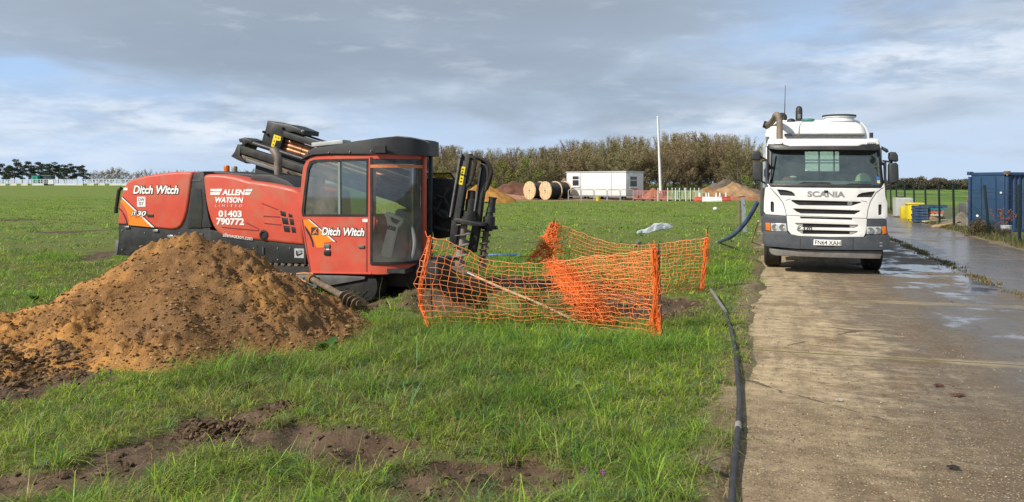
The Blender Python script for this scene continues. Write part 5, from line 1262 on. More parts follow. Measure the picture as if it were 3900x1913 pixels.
def tpipe(nm, pts, k, r, m, n=14):
    v = [T(*z5(*q[:2]), k + (q[2] if len(q) > 2 else 0)) for q in pts]; vv = []
    for j in range(len(v) - 1):
        for f in np.linspace(0, 1, 5, endpoint=False): vv.append(v[j].lerp(v[j + 1], f))
    vv.append(v[-1])
    for _ in range(3): vv = [vv[0]] + [(vv[i - 1] + vv[i] * 2 + vv[i + 1]) / 4 for i in range(1, len(vv) - 1)] + [vv[-1]]
    return MB().tube(vv, r, n).build(nm, m, truck)
tpipe('suction_pipe', [(315, 410), (315, 330), (314, 262), (306, 232), (290, 228, .1), (284, 250, .3), (262, 278, .5), (232, 302, .8)], 2.35, .068, PIPE)
tpipe('elbow_pipe', [(300, 240, .4), (330, 232, .4), (345, 240, .4), (343, 262, .4)], 2.6, .065, BLACK)
p = T(*z5(234, 294), 3.1); MB().lathe([(0, .08), (.08, .08)], p, (-1, 0, .3), 16).build('pipe_flange', BLACK, truck)
p = T(*z5(437, 268), 3.4); MB().lathe([(0, .075), (.22, .075), (.29, .07), (.33, .05), (.345, .02)], p, (0, 0, 1), 18).build('vent', BLACK, truck)
p = T(*z5(437, 240), 3.4); MB().box((p.x, p.y - .07, p.z), (.07, .02, .10)).build('vent_grille', GREYM, truck)
p = T(*z5(388, 270), 3.4); MB().ball(p, .095, 8, (1, 1, .7)).build('valve', BLACK, truck)
p = T(*z5(493, 271), 3.4); MB().lathe([(0, .12), (.02, .15), (.05, .15), (.06, .12)], p, (0, 0, 1), 20).build('green_cap', mat('green_plastic', (.06, .26, .19), .5), truck)
p, q = T(*z5(346, 235), 2.3), T(*z5(351, 40), 2.3); MB().tube([p, (p + q) / 2, q], .008, 6, rr=[.012, .008, .005]).build('aerial', BLACK, truck)
p = T(*z5(895, 375), .8); MB().cyl(p, p + Vector((0, 0, .10)), .035, n=10).build('roof_stub', BLACK, truck)
tpipe('exhaust_stack', [(218, 690), (219, 560), (220, 420)], .55, .035, GALV, 10)
tpipe('exhaust_stack', [(238, 640), (238, 500), (237, 368)], 1.9, .04, GREYM, 10)
MB().box((T.xz(*z5(213, 760), 1.0)[0] - .03, 1.2, T.xz(*z5(213, 760), 1.0)[1]), (.06, .9, .7)).build('side_fairing', DGREY, truck, .02)
# hard hat and red object on the dashboard are loose things
hp = T.M @ Vector((T.xz(*z5(845, 652), .34)[0], .34, T.xz(*z5(845, 652), .34)[1] + .0))
hat = empty('hard_hat', hp, (0, 0, rad(-18)), 'pale lime hard hat lying on the dashboard behind the lorry windscreen', 'hard hat')
HAT = mat('lime_plastic', (.74, .86, .48), .4)
MB().lathe([(0, .155), (.012, .158), (.03, .142), (.08, .132), (.12, .110), (.15, .07), (.165, .02)], (0, 0, 0), (0, 0, 1), 24).build('hat_shell', HAT, hat)
MB().box((0, -.15, .008), (.20, .10, .012)).build('hat_peak', HAT, hat, .005)
MB().bar((0, -.11, .115), (0, .11, .115), .03, .08).build('hat_ridge', HAT, hat, .01)
rp = T.M @ Vector((T.xz(*z5(372, 662), .32)[0], .32, T.xz(*z5(372, 662), .32)[1]))
rb = empty('red_bag', rp, (0, 0, rad(-18)), 'dull red and white bag lying at the left end of the lorry dashboard', 'bag')
MB().ball((0, 0, .06), .13, 8, (1.0, .6, .55)).build('bag_body', mat('dull_red_cloth', (.22, .05, .05), .8), rb)
MB().ball((.08, .0, .12), .06, 8, (1.2, .8, .4)).build('bag_flap', WPLAST, rb)

# ------------------------------------------------------------------ orange safety netting
NETM = mat('orange_netting', (0.80, 0.17, 0.025), .5, var=.22, vs=6)
NETP = mat('faded_orange_netting', (0.86, 0.30, 0.10), .5, var=.18, vs=5)
def interp(pts, n):
    """even points along a polyline of vectors"""
    L = [0]
    for a, b in zip(pts[:-1], pts[1:]): L.append(L[-1] + (b - a).length)
    r = []
    for q in np.linspace(0, L[-1], n):
        i = min(max(int(np.searchsorted(L, q)) - 1, 0), len(pts) - 2); d = L[i + 1] - L[i]
        r.append(pts[i].lerp(pts[i + 1], 0 if d < 1e-9 else (q - L[i]) / d))
    return r
def net(name, top, bot, nc, nr, parent, belly=.06, jit=.012, seed=0, side=(0, 0), r=.0042, gather=0.0, toward=(0, -1, 0)):
    rg = np.random.default_rng(seed); tw = Vector(toward)
    A, B = interp(top, nc), interp(bot, nc); G = []
    for i in range(nc):
        col = []; fx = i / (nc - 1)
        ph = fbm(np.array([fx * 5 + seed]), np.array([1.3]), 3, 200 + seed)[0]
        for j in range(nr):
            f = j / (nr - 1); p = A[i].lerp(B[i], f)
            wav = (fbm(np.array([fx * 6 + seed]), np.array([f * 2.2]), 3, 210 + seed)[0] - .5)
            p = p + tw * (belly * math.sin(f * PI) * (.4 + 1.2 * ph) + wav * .10)
            p += Vector((side[0] * math.sin(f * PI) * (1 - fx) ** 3 + side[1] * math.sin(f * PI) * fx ** 3 + wav * .05, 0, -gather * math.sin(fx * PI * 3 + f * 4) * math.sin(f * PI)))
            p += Vector((rg.normal(0, jit * .6), rg.normal(0, jit), rg.normal(0, jit * .35)))
            col.append(p)
        G.append(col)
    mb = MB(); mv = MB()
    for j in range(nr): mb.tube([G[i][j] for i in range(nc)], r * (1.5 if j in (0, nr - 1) else 1), 4)
    for i in range(nc): mv.tube(G[i], r * 1.0, 4)
    mb.build('cross_strands', NETP, parent, 0, 180); mv.build('upright_strands', NETM, parent, 0, 180)
    return G
def bunch(name, path, rx, ry, ns, nl, parent, seed, r=.0045):
    rg = np.random.default_rng(seed); mb = MB(); pp = interp(path, 26)
    for k in range(ns):
        a = rg.uniform(0, 2 * PI); q = math.sqrt(rg.uniform(0, 1)); ox, oy = q * math.cos(a), q * math.sin(a); v = []
        p1, p2, s1 = rg.uniform(0, 6), rg.uniform(0, 6), rg.uniform(.5, 1.3)
        for i, p in enumerate(pp):
            f = i / 25; w = rx(f) if callable(rx) else rx; h = ry(f) if callable(ry) else ry
            v.append(p + Vector(((ox + .35 * math.sin(f * 9 * s1 + p1)) * w, (oy + .3 * math.sin(f * 7 * s1 + p2)) * h, rg.normal(0, .008))))
        mb.tube(v, r, 4)
    for k in range(nl):
        f = rg.uniform(0, 1); p = pp[int(f * 25)]; w = rx(f) if callable(rx) else rx; h = ry(f) if callable(ry) else ry
        c = p + Vector((rg.uniform(-1, 1) * w, rg.uniform(-1, 1) * h, rg.normal(0, .02))); d = Vector((rg.normal(0, 1) * w * .7, rg.normal(0, 1) * h * .5, rg.normal(0, .04)))
        mb.tube([c - d, c + Vector((0, 0, rg.normal(0, .015))), c + d], r * .9, 4)
    return mb.build(name, NETM, parent, 0, 180)
def gv(px, py, dz=0): x, y, z = gpx(px, py); return Vector((x, y, z + dz))
bl = [gv(1638, 1250), gv(1760, 1246), gv(1900, 1242), gv(2006, 1242), gv(2215, 1246), gv(2330, 1256), gv(2425, 1268), gv(2512, 1290)]
def top_at(px, py, Y): return at(px, py, Y)
tl = [top_at(1640, 906, 9.14), top_at(1690, 915, 9.16), top_at(1760, 942, 9.2), top_at(1815, 972, 9.22), top_at(1870, 998, 9.22), top_at(1960, 1003, 9.2), top_at(2060, 1006, 9.18), top_at(2160, 992, 9.12), top_at(2260, 978, 9.0), top_at(2380, 966, 8.75), top_at(2508, 950, 8.46)]
fn = empty('safety_net', bl[3], (0, 0, 0), 'orange safety netting across the front of the dug pit, sagging along its top', 'safety netting', 'orange safety netting round the pit')
def rel(o, ps): return [p - Vector(o.location) for p in ps]
net('', rel(fn, tl), rel(fn, bl), 36, 17, fn, .04, .020, 1, (-.16, 0), .0038)
le = interp([top_at(1640, 903, 9.13), top_at(1624, 985, 9.05), top_at(1602, 1080, 9.02), top_at(1600, 1150, 9.02), top_at(1618, 1205, 9.05), gv(1640, 1256)], 8)
bunch('gathered_edge', rel(fn, le), .020, .025, 16, 60, fn, 3)
re_ = [top_at(2490, 946, 8.44), top_at(2496, 1020, 8.42), top_at(2500, 1120, 8.42), top_at(2492, 1200, 8.42), top_at(2504, 1298, 8.40)]
bunch('gathered_edge', rel(fn, re_), lambda f: .028 + .045 * max(0, f - .62) / .38, .025, 34, 130, fn, 4, .0038)
tb_, bb_ = [top_at(2112, 852, 13.0), top_at(2170, 870, 13.0), top_at(2260, 908, 12.9), top_at(2350, 930, 12.7), top_at(2450, 934, 12.6), top_at(2560, 924, 12.5), top_at(2640, 912, 12.4), top_at(2692, 906, 12.3)], [gv(2092, 1085), gv(2200, 1098), gv(2350, 1112), gv(2520, 1120), gv(2600, 1112), gv(2672, 1104)]
bn = empty('safety_net', bb_[2], (0, 0, 0), 'orange safety netting along the back of the pit, hung from two leaning iron pins', 'safety netting', 'orange safety netting round the pit')
net('', rel(bn, tb_), rel(bn, bb_), 40, 16, bn, .04, .016, 7, (-.05, .05), .0044)
bunch('gathered_edge', rel(bn, [top_at(2112, 848, 13.0), top_at(2090, 930, 12.9), top_at(2062, 1000, 12.7)]), lambda f: .05 + .16 * f, .05, 22, 150, bn, 8, .0048)
bunch('gathered_edge', rel(bn, [top_at(2692, 904, 12.3), top_at(2684, 1000, 12.3), top_at(2674, 1104, 12.3)]), .03, .03, 10, 60, bn, 9, .005)
fp = [top_at(2110, 1000, 10.6), top_at(2150, 1050, 10.1), top_at(2200, 1110, 9.7), top_at(2240, 1170, 9.45), gv(2275, 1238, .03)]
fl = empty('safety_net', fp[4], (0, 0, 0), 'bunched strip of bright orange netting slumped down into the middle of the pit', 'safety netting', 'orange safety netting round the pit')
bunch('slumped_netting', rel(fl, fp), lambda f: .10 + .08 * f, .12, 62, 520, fl, 12, .0040)
sp = [[top_at(2110, 1000, 10.4), top_at(2250, 985, 9.9), top_at(2400, 972, 9.3), top_at(2490, 960, 8.75)], [top_at(2200, 1115, 10.4), top_at(2290, 1130, 9.9), top_at(2390, 1150, 9.3), top_at(2480, 1180, 8.75)]]
net('', rel(fl, sp[0]), rel(fl, sp[1]), 26, 13, fl, .06, .024, 15, (0, 0), .0042)
PIN = mat('rusty_pin', (.07, .05, .04), .7, .4, var=.3)
for a, b, lb in (((2110, 838, 13.0), (2090, 1090), 'thin rusty iron pin at the left end of the back netting'), ((2696, 868, 12.3), (2672, 1108), 'thin rusty iron pin at the right end of the back netting'), ((2508, 930, 8.5), (2524, 1296), 'thin iron pin beside the gathered right edge of the front netting'), ((1638, 965, 9.3), (1648, 1250), 'thin iron pin behind the left edge of the front netting')):
    p, q = top_at(*a), gv(*b); mb = MB().cyl((0, 0, -.12), p - q, .0075, n=8)
    d = (p - q); mb.tube([d, d + Vector((.012, 0, .03)), d + Vector((.03, 0, .02))], .006, 6)
    o = mb.build('iron_pin', PIN); o.location = q; tag(o, lb, 'iron pin', 'iron pins of the netting')
def lone(name, mb, m, label, cat, loc=None, bevel=0, group=None):
    """a single-mesh thing with its origin at its base"""
    if loc is not None:
        l = Vector(loc); mb.v = [tuple(Vector(p) - l) for p in mb.v]
    o = mb.build(name, m, None, bevel)
    if loc is not None: o.location = loc
    return tag(o, label, cat, group)
# wooden handle in the pit, stake auger by the cab, poles
a, b = top_at(1808, 1052, 10.3), gv(2215, 1243, .03)
sh = empty('shovel', b, (0, 0, 0), 'shovel with a long pale wooden handle lying across the pit behind the netting', 'shovel')
d = a - b
MB().tube([d * .0, d * .35 + Vector((0, 0, .015)), d * .7, d], .017, 10, rr=[.017, .018, .018, .017]).build('handle', WOOD, sh)
MB().tube([d, d + d.normalized() * .12], .021, 10).build('socket', STEEL, sh)
dn = d.normalized(); sd = dn.cross(Vector((0, 0, 1))).normalized(); nn_ = sd.cross(dn)
MB().add([d + dn * .1 - sd * .09, d + dn * .1 + sd * .09, d + dn * .36 + sd * .08, d + dn * .42, d + dn * .36 - sd * .08] + [q - nn_ * .006 for q in (d + dn * .1 - sd * .09, d + dn * .1 + sd * .09, d + dn * .36 + sd * .08, d + dn * .42, d + dn * .36 - sd * .08)], [(0, 1, 2, 3, 4), (9, 8, 7, 6, 5), (0, 5, 6, 1), (1, 6, 7, 2), (2, 7, 8, 3), (3, 8, 9, 4), (4, 9, 5, 0)]).build('blade', MUDDY, sh)
a = R.M @ R(*z2(246, 1078), -.10); b = R.M @ R(*z2(476, 1205), -.62)
b.z = max(b.z, gz(b.x, b.y) + .05)
gr = empty('auger_rod', b, (0, 0, 0), 'muddy steel drill rod with auger tip lying beneath the cab on the churned mud', 'drill rod')
d = a - b
MB().tube([Vector((0, 0, 0)), d], .042, 14).build('rod', MUDDY, gr)
MB().tube([d * .92, d * 1.04], .065, 14).build('clamp', mat('rusty_brown', (.22, .12, .05), .7, .2, var=.3), gr)
MB().tube([d * -.02, d * .05], .050, 14).build('collar', STEEL, gr)
u, v = frame_of(d); mb = MB().tube([Vector((0, 0, 0)), -d.normalized() * .45 + Vector((0, 0, .02))], .045, 10)
vs = []; fcs = []
e0 = -d.normalized()
for i in range(49):
    f = i / 48; an = 2 * PI * 4 * f; e = u * math.cos(an) + v * math.sin(an); c = e0 * .45 * f
    vs += [c + e * .03, c + e * .10, c + e * .10 + e0 * .012, c + e * .03 + e0 * .012]
for i in range(48): b0 = i * 4; fcs += [(b0, b0 + 1, b0 + 5, b0 + 4), (b0 + 1, b0 + 2, b0 + 6, b0 + 5), (b0 + 2, b0 + 3, b0 + 7, b0 + 6)]
mb.add(vs, fcs).build('auger_tip', mat('caked_mud', (.15, .105, .07), .95, var=.4, bump=.6, bs=25), gr)
cb = empty('rope', R.M @ R(*z2(150, 1050), -.05), (0, 0, 0), 'frayed orange rope hanging beside the drill rod clamp below the cab', 'rope')
o_ = Vector(cb.location)
MB().tube([(R.M @ R(*z2(*q), -.06)) - o_ for q in ((265, 1046), (200, 1042), (150, 1046), (148, 1062), (175, 1085), (215, 1105))], .010, 8).build('rope_strand', mat('frayed_rope', (.62, .30, .12), .8), cb)
# hoses
def ground_path(pts, dz, n=None):
    v = [gv(*q) for q in pts]; v = interp(v, n or len(v) * 6)
    for _ in range(4): v = [v[0]] + [(v[i - 1] + v[i] * 2 + v[i + 1]) / 4 for i in range(1, len(v) - 1)] + [v[-1]]
    r = []
    for p in v:
        s, t_ = road_st(p.x, p.y); z = max(gz(p.x, p.y), float(base_z(p.x, p.y)) if s > EDGE_L - .25 else -9)
        r.append(Vector((p.x, p.y, z + dz)))
    for _ in range(3): r = [r[0]] + [(r[i - 1] + r[i] * 2 + r[i + 1]) / 4 for i in range(1, len(r) - 1)] + [r[-1]]
    return r
hp = ground_path([(2788, 2050), (2784, 1940), (2792, 1820), (2803, 1720), (2814, 1620), (2816, 1520), (2808, 1420), (2797, 1330), (2782, 1260), (2764, 1205)], .034)
hose = empty('hose', hp[len(hp) // 2], (0, 0, 0), 'long black hose lying along the left edge of the concrete road', 'hose')
HOSE = mat('worn_black_hose', (.035, .036, .04), .5, var=.25, dirt=((.17, .145, .115), .35, 7))
MB().tube(rel(hose, hp), .0185, 14).build('hose_pipe', HOSE, hose)
ci = min(range(len(hp)), key=lambda i: abs((hp[i] - gv(2808, 1658)).length))
MB().tube(rel(hose, hp[ci:ci + 2]), .0225, 14).build('hose_coupling', mat('grey_tape', (.30, .28, .25), .7), hose)
p, q = gv(2762, 1200, .05), gv(2708, 1135, .12)
lone('plastic_tube', MB().tube([p, p.lerp(q, .5), q], .022, 12), mat('grey_tube', (.20, .19, .18), .55, var=.2), 'short grey tube lying in the grass at the end of the black hose', 'tube', p)
b0 = Vector((at(2885, 770, 18.9))); pts = [b0, at(2868, 805, 19.0), at(2845, 845, 19.2), at(2815, 880, 19.4), at(2780, 905, 19.6), gv(2738, 925, .02)]
pts = interp(pts, 24)
for _ in range(3): pts = [pts[0]] + [(pts[i - 1] + pts[i] * 2 + pts[i + 1]) / 4 for i in range(1, len(pts) - 1)] + [pts[-1]]
lone('suction_hose', MB().tube(pts, .052, 14), mat('blue_hose', (.035, .06, .15), .35, var=.2, dirt=((.20, .21, .24), .35, 6)), 'thick dark blue hose drooping from the lorry side into the grass', 'hose', pts[-1])
pp_ = ground_path([(1845, 981), (1880, 980), (1925, 981), (1985, 980)], .05)
lone('blue_pipe', MB().tube(pp_, .045, 10), mat('blue_water_pipe', (.05, .11, .34), .4), 'short length of blue water pipe lying in the grass behind the drill stakes', 'pipe', pp_[0])
# posts by the lorry
p = gv(2838, 885); h = at(2829, 752, p.y).z - p.z
po = empty('steel_post', p, (rad(0), rad(-3), 0), 'grey galvanised steel post standing in the verge left of the lorry', 'post')
MB().box((0, 0, h / 2), (.105, .02, h)).build('post_web', GALV, po); MB().box((-.05, .03, h / 2), (.012, .07, h)).build('post_flange', GALV, po); MB().box((.05, .03, h / 2), (.012, .07, h)).build('post_flange', GALV, po)
MB().box((0, -.02, h * .78), (.03, .02, .03)).build('bolt', BLACK, po)
p = gv(2816, 886); h = at(2816, 765, p.y + .6).z - p.z
lone('timber_post', MB().tube([p, p + Vector((0, .0, h))], .045, 8), mat('grey_timber', (.17, .13, .10), .85, var=.3), 'weathered timber post directly behind the galvanised steel post', 'post', p)
p, q = gv(2862, 922), at(2888, 842, 19.6)
lone('pale_stick', MB().tube([p, q], .022, 8), mat('pale_wood', (.55, .44, .27), .8), 'thin pale wooden stick leaning up in the verge beside the lorry', 'stick', p)
# white sheet and scraps
def rag(px0, px1, py, wy, thick, seed, m, name, label, cat):
    a, b = gv(px0, py), gv(px1, py - 18); n, k = 40, 14; V = []; Fq = []
    for top in (1, 0):
        for i in range(n + 1):
            for j in range(k + 1):
                f, g = i / n, j / k; c = a.lerp(b, f)
                wd = wy * (.45 + .55 * math.sin(PI * min(1, max(0.02, f)))) * (.45 + 1.1 * fbm(np.array([f * 7.0]), np.array([2.0 + round(g)]), 3, seed)[0])
                x = c.x + (g - .5) * wd * .3; y = c.y + (g - .5) * wd
                e = math.sin(PI * g) * math.sin(PI * f) ** .5
                V.append((x, y, gz(x, y) + .005 + g * wd * .17 + (.012 + thick * e * (.2 + 1.1 * fbm(np.array([f * 7.]), np.array([g * 3.5]), 4, seed)[0]) if top else 0)))
    S = (n + 1) * (k + 1)
    for i in range(n):
        for j in range(k):
            q = i * (k + 1) + j; Fq += [(q, q + k + 1, q + k + 2, q + 1), (S + q, S + q + 1, S + q + k + 2, S + q + k + 1)]
    for i in range(n):
        for j in (0, k): q = i * (k + 1) + j; Fq.append((q, q + k + 1, S + q + k + 1, S + q))
    for j in range(k):
        for i in (0, n): q = i * (k + 1) + j; Fq.append((q, q + 1, S + q + 1, S + q))
    lone(name, MB().add(V, Fq), m, label, cat, a)
rag(2428, 2562, 888, 1.0, .07, 5, WPLAST, 'plastic_sheet', 'crumpled white plastic sheet lying on the grass beyond the netting', 'plastic sheet')
rag(2418, 2436, 942, .22, .10, 6, WPLAST, 'plastic_scrap', 'small white plastic scrap in the grass behind the netting', 'litter')
p = gv(2724, 803); lone('white_pebble', MB().ball(p + Vector((0, 0, .12)), .14, 6, (1, .8, .8)), WPLAST, 'small white lump lying alone far out on the field', 'litter', p)
p = gv(2690, 1785); lone('bark_piece', MB().add([p + Vector(q) for q in ((-.07, .07, .045), (-.04, .08, .055), (.03, -.02, .035), (.065, -.09, .03), (.035, -.09, .025), (-.05, .02, .045), (-.07, .07, .033), (-.04, .08, .043), (.03, -.02, .022), (.065, -.09, .018), (.035, -.09, .013), (-.05, .02, .032))], [(0, 1, 2, 3, 4, 5), (11, 10, 9, 8, 7, 6), (0, 6, 7, 1), (1, 7, 8, 2), (2, 8, 9, 3), (3, 9, 10, 4), (4, 10, 11, 5), (5, 11, 6, 0)]), mat('grey_bark', (.12, .09, .07), .8, var=.3, vs=20), 'flat grey-brown piece of bark at the road edge beside the black hose', 'bark')
def leaf_thing(px, py, sz, m, label, rot):
    X, Y = flat(px, py); p = Vector((X, Y, float(base_z(X, Y)) + .012)); o = []
    for i in range(13): a = 2 * PI * i / 13; r = sz * (1 + .35 * math.sin(3 * a + px)); o.append((r * math.cos(a), r * .55 * math.sin(a), .004 * math.sin(a * 2)))
    vs = [Vector(q) for q in o] + [Vector(q) + Vector((0, 0, .012)) for q in o]; n = 13
    t_ = MB().add(vs, [tuple(range(n - 1, -1, -1)), tuple(range(n, 2 * n))] + [(i, (i + 1) % n, n + (i + 1) % n, n + i) for i in range(n)]).build('dead_leaf', m)
    t_.location = p; t_.rotation_euler = (0, 0, rot); tag(t_, label, 'leaf', 'dead leaves on the road')
BROWNL = mat('brown_leaf', (.13, .055, .035), .8, var=.3, vs=30)
leaf_thing(3572, 1474, .035, BROWNL, 'reddish brown dead leaf on the wet concrete, farther of the two close together', .1)
leaf_thing(3645, 1512, .045, BROWNL, 'reddish brown dead leaf on the wet concrete, nearer of the two close together', -.1)
leaf_thing(3628, 1790, .03, mat('black_leaf', (.025, .022, .02), .7), 'narrow dark dead leaf on the stony concrete nearest the camera', -.5)
leaf_thing(3195, 1532, .022, mat('pale_chip', (.45, .42, .38), .7), 'thin pale chip lying in the middle of the concrete road', .0)
# broad-leaved weeds and small flowers
DOCK = attr_mat('dock_leaf', .45, .25, .4)
def dock(px, py, s, seed, label):
    rg = np.random.default_rng(seed); p = gv(px, py); V, Q, TC = [], [], []
    for k in range(9):
        az = rg.uniform(0, 2 * PI); L = s * rg.uniform(.6, 1.1); el_ = rg.uniform(.5, 1.2); w_ = L * .18; b = len(V); tc_ = np.array([.06, .14, .02]) * rg.uniform(.7, 1.5)
        for i in range(8):
            f = i / 7; r = L * f * math.cos(el_ * (1 - .4 * f)); z = L * f * math.sin(el_) * (1 - .45 * f); ww = w_ * math.sin(PI * min(1, f * .92 + .06)) ** .8
            c = Vector((r * math.cos(az), r * math.sin(az), z)); sd = Vector((-math.sin(az), math.cos(az), 0)) * ww
            V += [c - sd + Vector((0, 0, ww * .25)), c, c + sd + Vector((0, 0, ww * .25))]; TC += [tc_] * 3
        for i in range(7): q = b + i * 3; Q += [(q, q + 3, q + 4, q + 1), (q + 1, q + 4, q + 5, q + 2)]
    me = fast_mesh('dock_plant', np.array([tuple(v) for v in V]), np.array(Q), np.zeros((0, 3), np.int32), np.array(TC))
    o = link_mesh('dock_plant', me, DOCK); o.location = p; tag(o, label, 'weed', 'broad-leaved weeds in the grass')
for i, (px, py, s, lb) in enumerate(((1245, 1345, .26, 'broad-leaved green weed in the grass right of the earth heap'), (2002, 1245, .17, 'broad-leaved weed at the foot of the front netting'), (1010, 1385, .15, 'small broad-leaved weed at the front foot of the earth heap'), (2330, 1330, .13, 'small broad-leaved weed in the grass below the right half of the front netting'), (1550, 1480, .12, 'low broad-leaved weed in the middle of the foreground grass'), (140, 1150, .22, 'broad-leaved weed behind the left slope of the earth heap'))): dock(px, py, s, 40 + i, lb)
PUR = mat('purple_petals', (.20, .08, .16), .6, var=.3, vs=30); STEM = mat('green_stem', (.07, .13, .03), .6)
for px, py, lb in ((2228, 1885, 'purple flower at the bottom edge of the grass, left of the pair'), (2298, 1897, 'purple flower at the bottom edge of the grass, right of the pair'), (420, 1475, 'small purple flower in front of the earth heap')):
    p = gv(px, py); fl_ = empty('purple_flower', p, (0, 0, 0), lb, 'flower', 'purple flowers in the grass')
    MB().tube([(0, 0, 0), (.006, 0, .07), (.0, .004, .13)], .0025, 6).build('stem', STEM, fl_)
    mb = MB(); rg = np.random.default_rng(px)
    for k in range(12): mb.ball((rg.normal(0, .007), rg.normal(0, .007), .115 + rg.uniform(0, .03)), .0055, 4, (1, 1, .8))
    mb.build('petals', PUR, fl_)

# ------------------------------------------------------------------ site cabin, cable drums, flagpole and barriers
CY_ = 83.0; CXL = Vector(((2384 - CX) / F * CY_, CY_, 0)); cz = gz(CXL.x, CXL.y)
cabin = empty('site_cabin', (CXL.x, CXL.y, cz), (0, 0, rad(-45)), 'long white portable site cabin standing before the wood beside the cable drums', 'site cabin')
Lc = Local((CXL.x, CXL.y, cz), (0, 0, rad(-45)))
CW = mat('cabin_white', (.74, .75, .75), .5, var=.03, vs=1.5, dirt=((.52, .53, .53), .3, 1.2))
LL, WW = 8.2, 3.1; zb_ = Lc(2384, 748).z; zt_ = Lc(2384, 656).z
MB().box((-LL / 2, WW / 2, (zb_ + zt_) / 2), (LL, WW, zt_ - zb_)).build('cabin_wall', CW, cabin, .03)
MB().box((-LL / 2, WW / 2, zt_ + .06), (LL + .16, WW + .16, .12)).build('roof', mat('cabin_roof', (.50, .51, .51), .6), cabin, .02)
MB().box((-LL / 2, WW / 2, zt_ + .14), (LL - .3, WW - .3, .05)).build('roof_felt', BLACK, cabin)
MB().box((-.6, 1.2, zt_ + .26), (.3, .3, .22)).build('roof_vent', BLACK, cabin, .03)
MB().box((-LL / 2, WW / 2, zb_ + .05), (LL + .06, WW + .06, .10)).build('floor_frame', mat('frame_grey', (.35, .36, .36), .6), cabin)
for x in (-LL + .4, -LL * .66, -LL * .33, -.4):
    for y in (.3, WW - .3): MB().box((x, y, zb_ / 2 - .05), (.25, .25, zb_ + .08)).build('leg', mat('leg_dark', (.04, .04, .04), .7), cabin)
for px in (2212, 2328): x = Lc(px, 700).x; MB().box((x, -.03, (zb_ + zt_) / 2), (.08, .05, zt_ - zb_)).build('wall_batten', mat('batten_grey', (.50, .52, .52), .5), cabin)
FR = mat('window_frame_white', (.80, .80, .80), .4); DG = mat('window_dark', (.02, .025, .04), .08, var=.3, spec=.9)
def cab_window(c, sx, sy, ax):
    f = MB(); t_ = .10
    def bx(dx, dz, w_, h_, dp, out): 
        if ax == 0: return ((c[0] + dx, -out, c[1] + dz), (w_, dp, h_))
        return ((out, c[0] + dx, c[1] + dz), (dp, w_, h_))
    for dx, dz, w_, h_ in ((-sx / 2, 0, t_, sy), (sx / 2, 0, t_, sy), (0, -sy / 2, sx - t_, t_), (0, sy / 2, sx - t_, t_), (0, sy * .12, sx - t_, t_ * .7)): f.box(*bx(dx, dz, w_, h_, .06, .045))
    w_ = f.build('window', FR, cabin)
    g = MB().box(*bx(0, 0, sx - .04, sy - .04, .02, .015)).build('pane', DG, w_)
    MB().box(*bx(0, -sy / 2 - .09, sx + .25, .07, .14, .07)).build('sill', FR, w_)
    return w_
p = Lc(2194, 690); cab_window((p.x, p.z), 1.0, 1.15, 0)
p = Lc(2411, 692, 0, 0); cab_window((p.y, p.z), 1.3, 1.15, 1)
p0_, p1_ = Lc(2400, 726, 0, 0), Lc(2432, 718, 0, 0); MB().box((.015, (p0_.y + p1_.y) / 2, (p0_.z + p1_.z) / 2), (.02, abs(p1_.y - p0_.y), .22)).build('notice', mat('notice_white', (.70, .66, .64), .6), cabin)
for k in (.08, -.02): MB().box((.028, (p0_.y + p1_.y) / 2, (p0_.z + p1_.z) / 2 + k), (.01, abs(p1_.y - p0_.y) * .7, .05)).build('notice_line', mat('notice_red', (.55, .10, .08), .6), cabin)
# cable drums
def drum_thing(px, Y, label, wd=1.55, cab=BLACK, first=[None]):
    X = (px - CX) / F * Y; z = gz(X, Y)
    if first[0] is None:
        d = empty('cable_drum', (X, Y, z), (0, 0, rad(-50)), label, 'cable drum', 'cable drums beside the site cabin'); r = .98
        for y in (0, wd): MB().lathe([(0, r * .2), (0, r), (.09, r), (.09, r * .2)], (0, y, r), (0, 1, 0), 36).build('flange', PALEWOOD, d)
        MB().lathe([(.09, .86), (wd - .0, .86)], (0, 0, r), (0, 1, 0), 32).build('wound_cable', RUBBER, d)
        mb = MB()
        for k in range(26): mb.lathe([(-.02, .868), (0, .884), (.02, .868)], (0, .12 + k * (wd - .16) / 25, r), (0, 1, 0), 32)
        mb.build('cable_turns', BLACK, d)
        MB().lathe([(-.03, .07), (.02, .07)], (0, 0, r), (0, 1, 0), 16).build('hub', BLACK, d)
        for k in range(6): a = k * PI / 3; MB().box((.2 * math.cos(a), -.006, r + .2 * math.sin(a)), (.035, .02, .035)).build('bolt', BLACK, d)
        for k in range(5): MB().box((-.8 + k * .4, -.004, r), (.018, .02, 1.9 * math.sqrt(max(.05, 1 - ((-.8 + k * .4) / .98) ** 2)))).build('board_gap', mat('gap_brown', (.28, .17, .09), .8), d)
        first[0] = d
    else: d = dup(first[0], (X, Y, z), label=label)
    return d
drum_thing(2016, 85, 'leftmost large wooden cable drum wound with black cable')
drum_thing(2076, 84, 'middle large wooden cable drum wound with black cable, standing in front of the others')
drum_thing(2112, 86.5, 'rightmost wooden cable drum, half hidden behind the middle one')
# flagpole
p = gv(2517, 762); Yp = 90.0; b = Vector(((2517 - CX) / F * Yp, Yp, gz((2517 - CX) / F * Yp, Yp))); tp = at(2505, 447, Yp)
fp_ = empty('flagpole', b, (0, 0, 0), 'tall slim white flagpole standing in front of the wood', 'flagpole')
MB().tube([Vector((0, 0, 0)), tp - b], .1, 12, rr=[.17, .10]).build('pole', WPLAST, fp_)
MB().ball(tp - b, .13, 6).build('finial', WPLAST, fp_); MB().box((0, 0, .3), (.5, .4, .6)).build('pole_base', GREYM, fp_, .04)
MB().tube([Vector((.19, -.05, .5)), (tp - b) + Vector((.12, -.03, -.3))], .012, 5).build('halyard', GREYM, fp_)
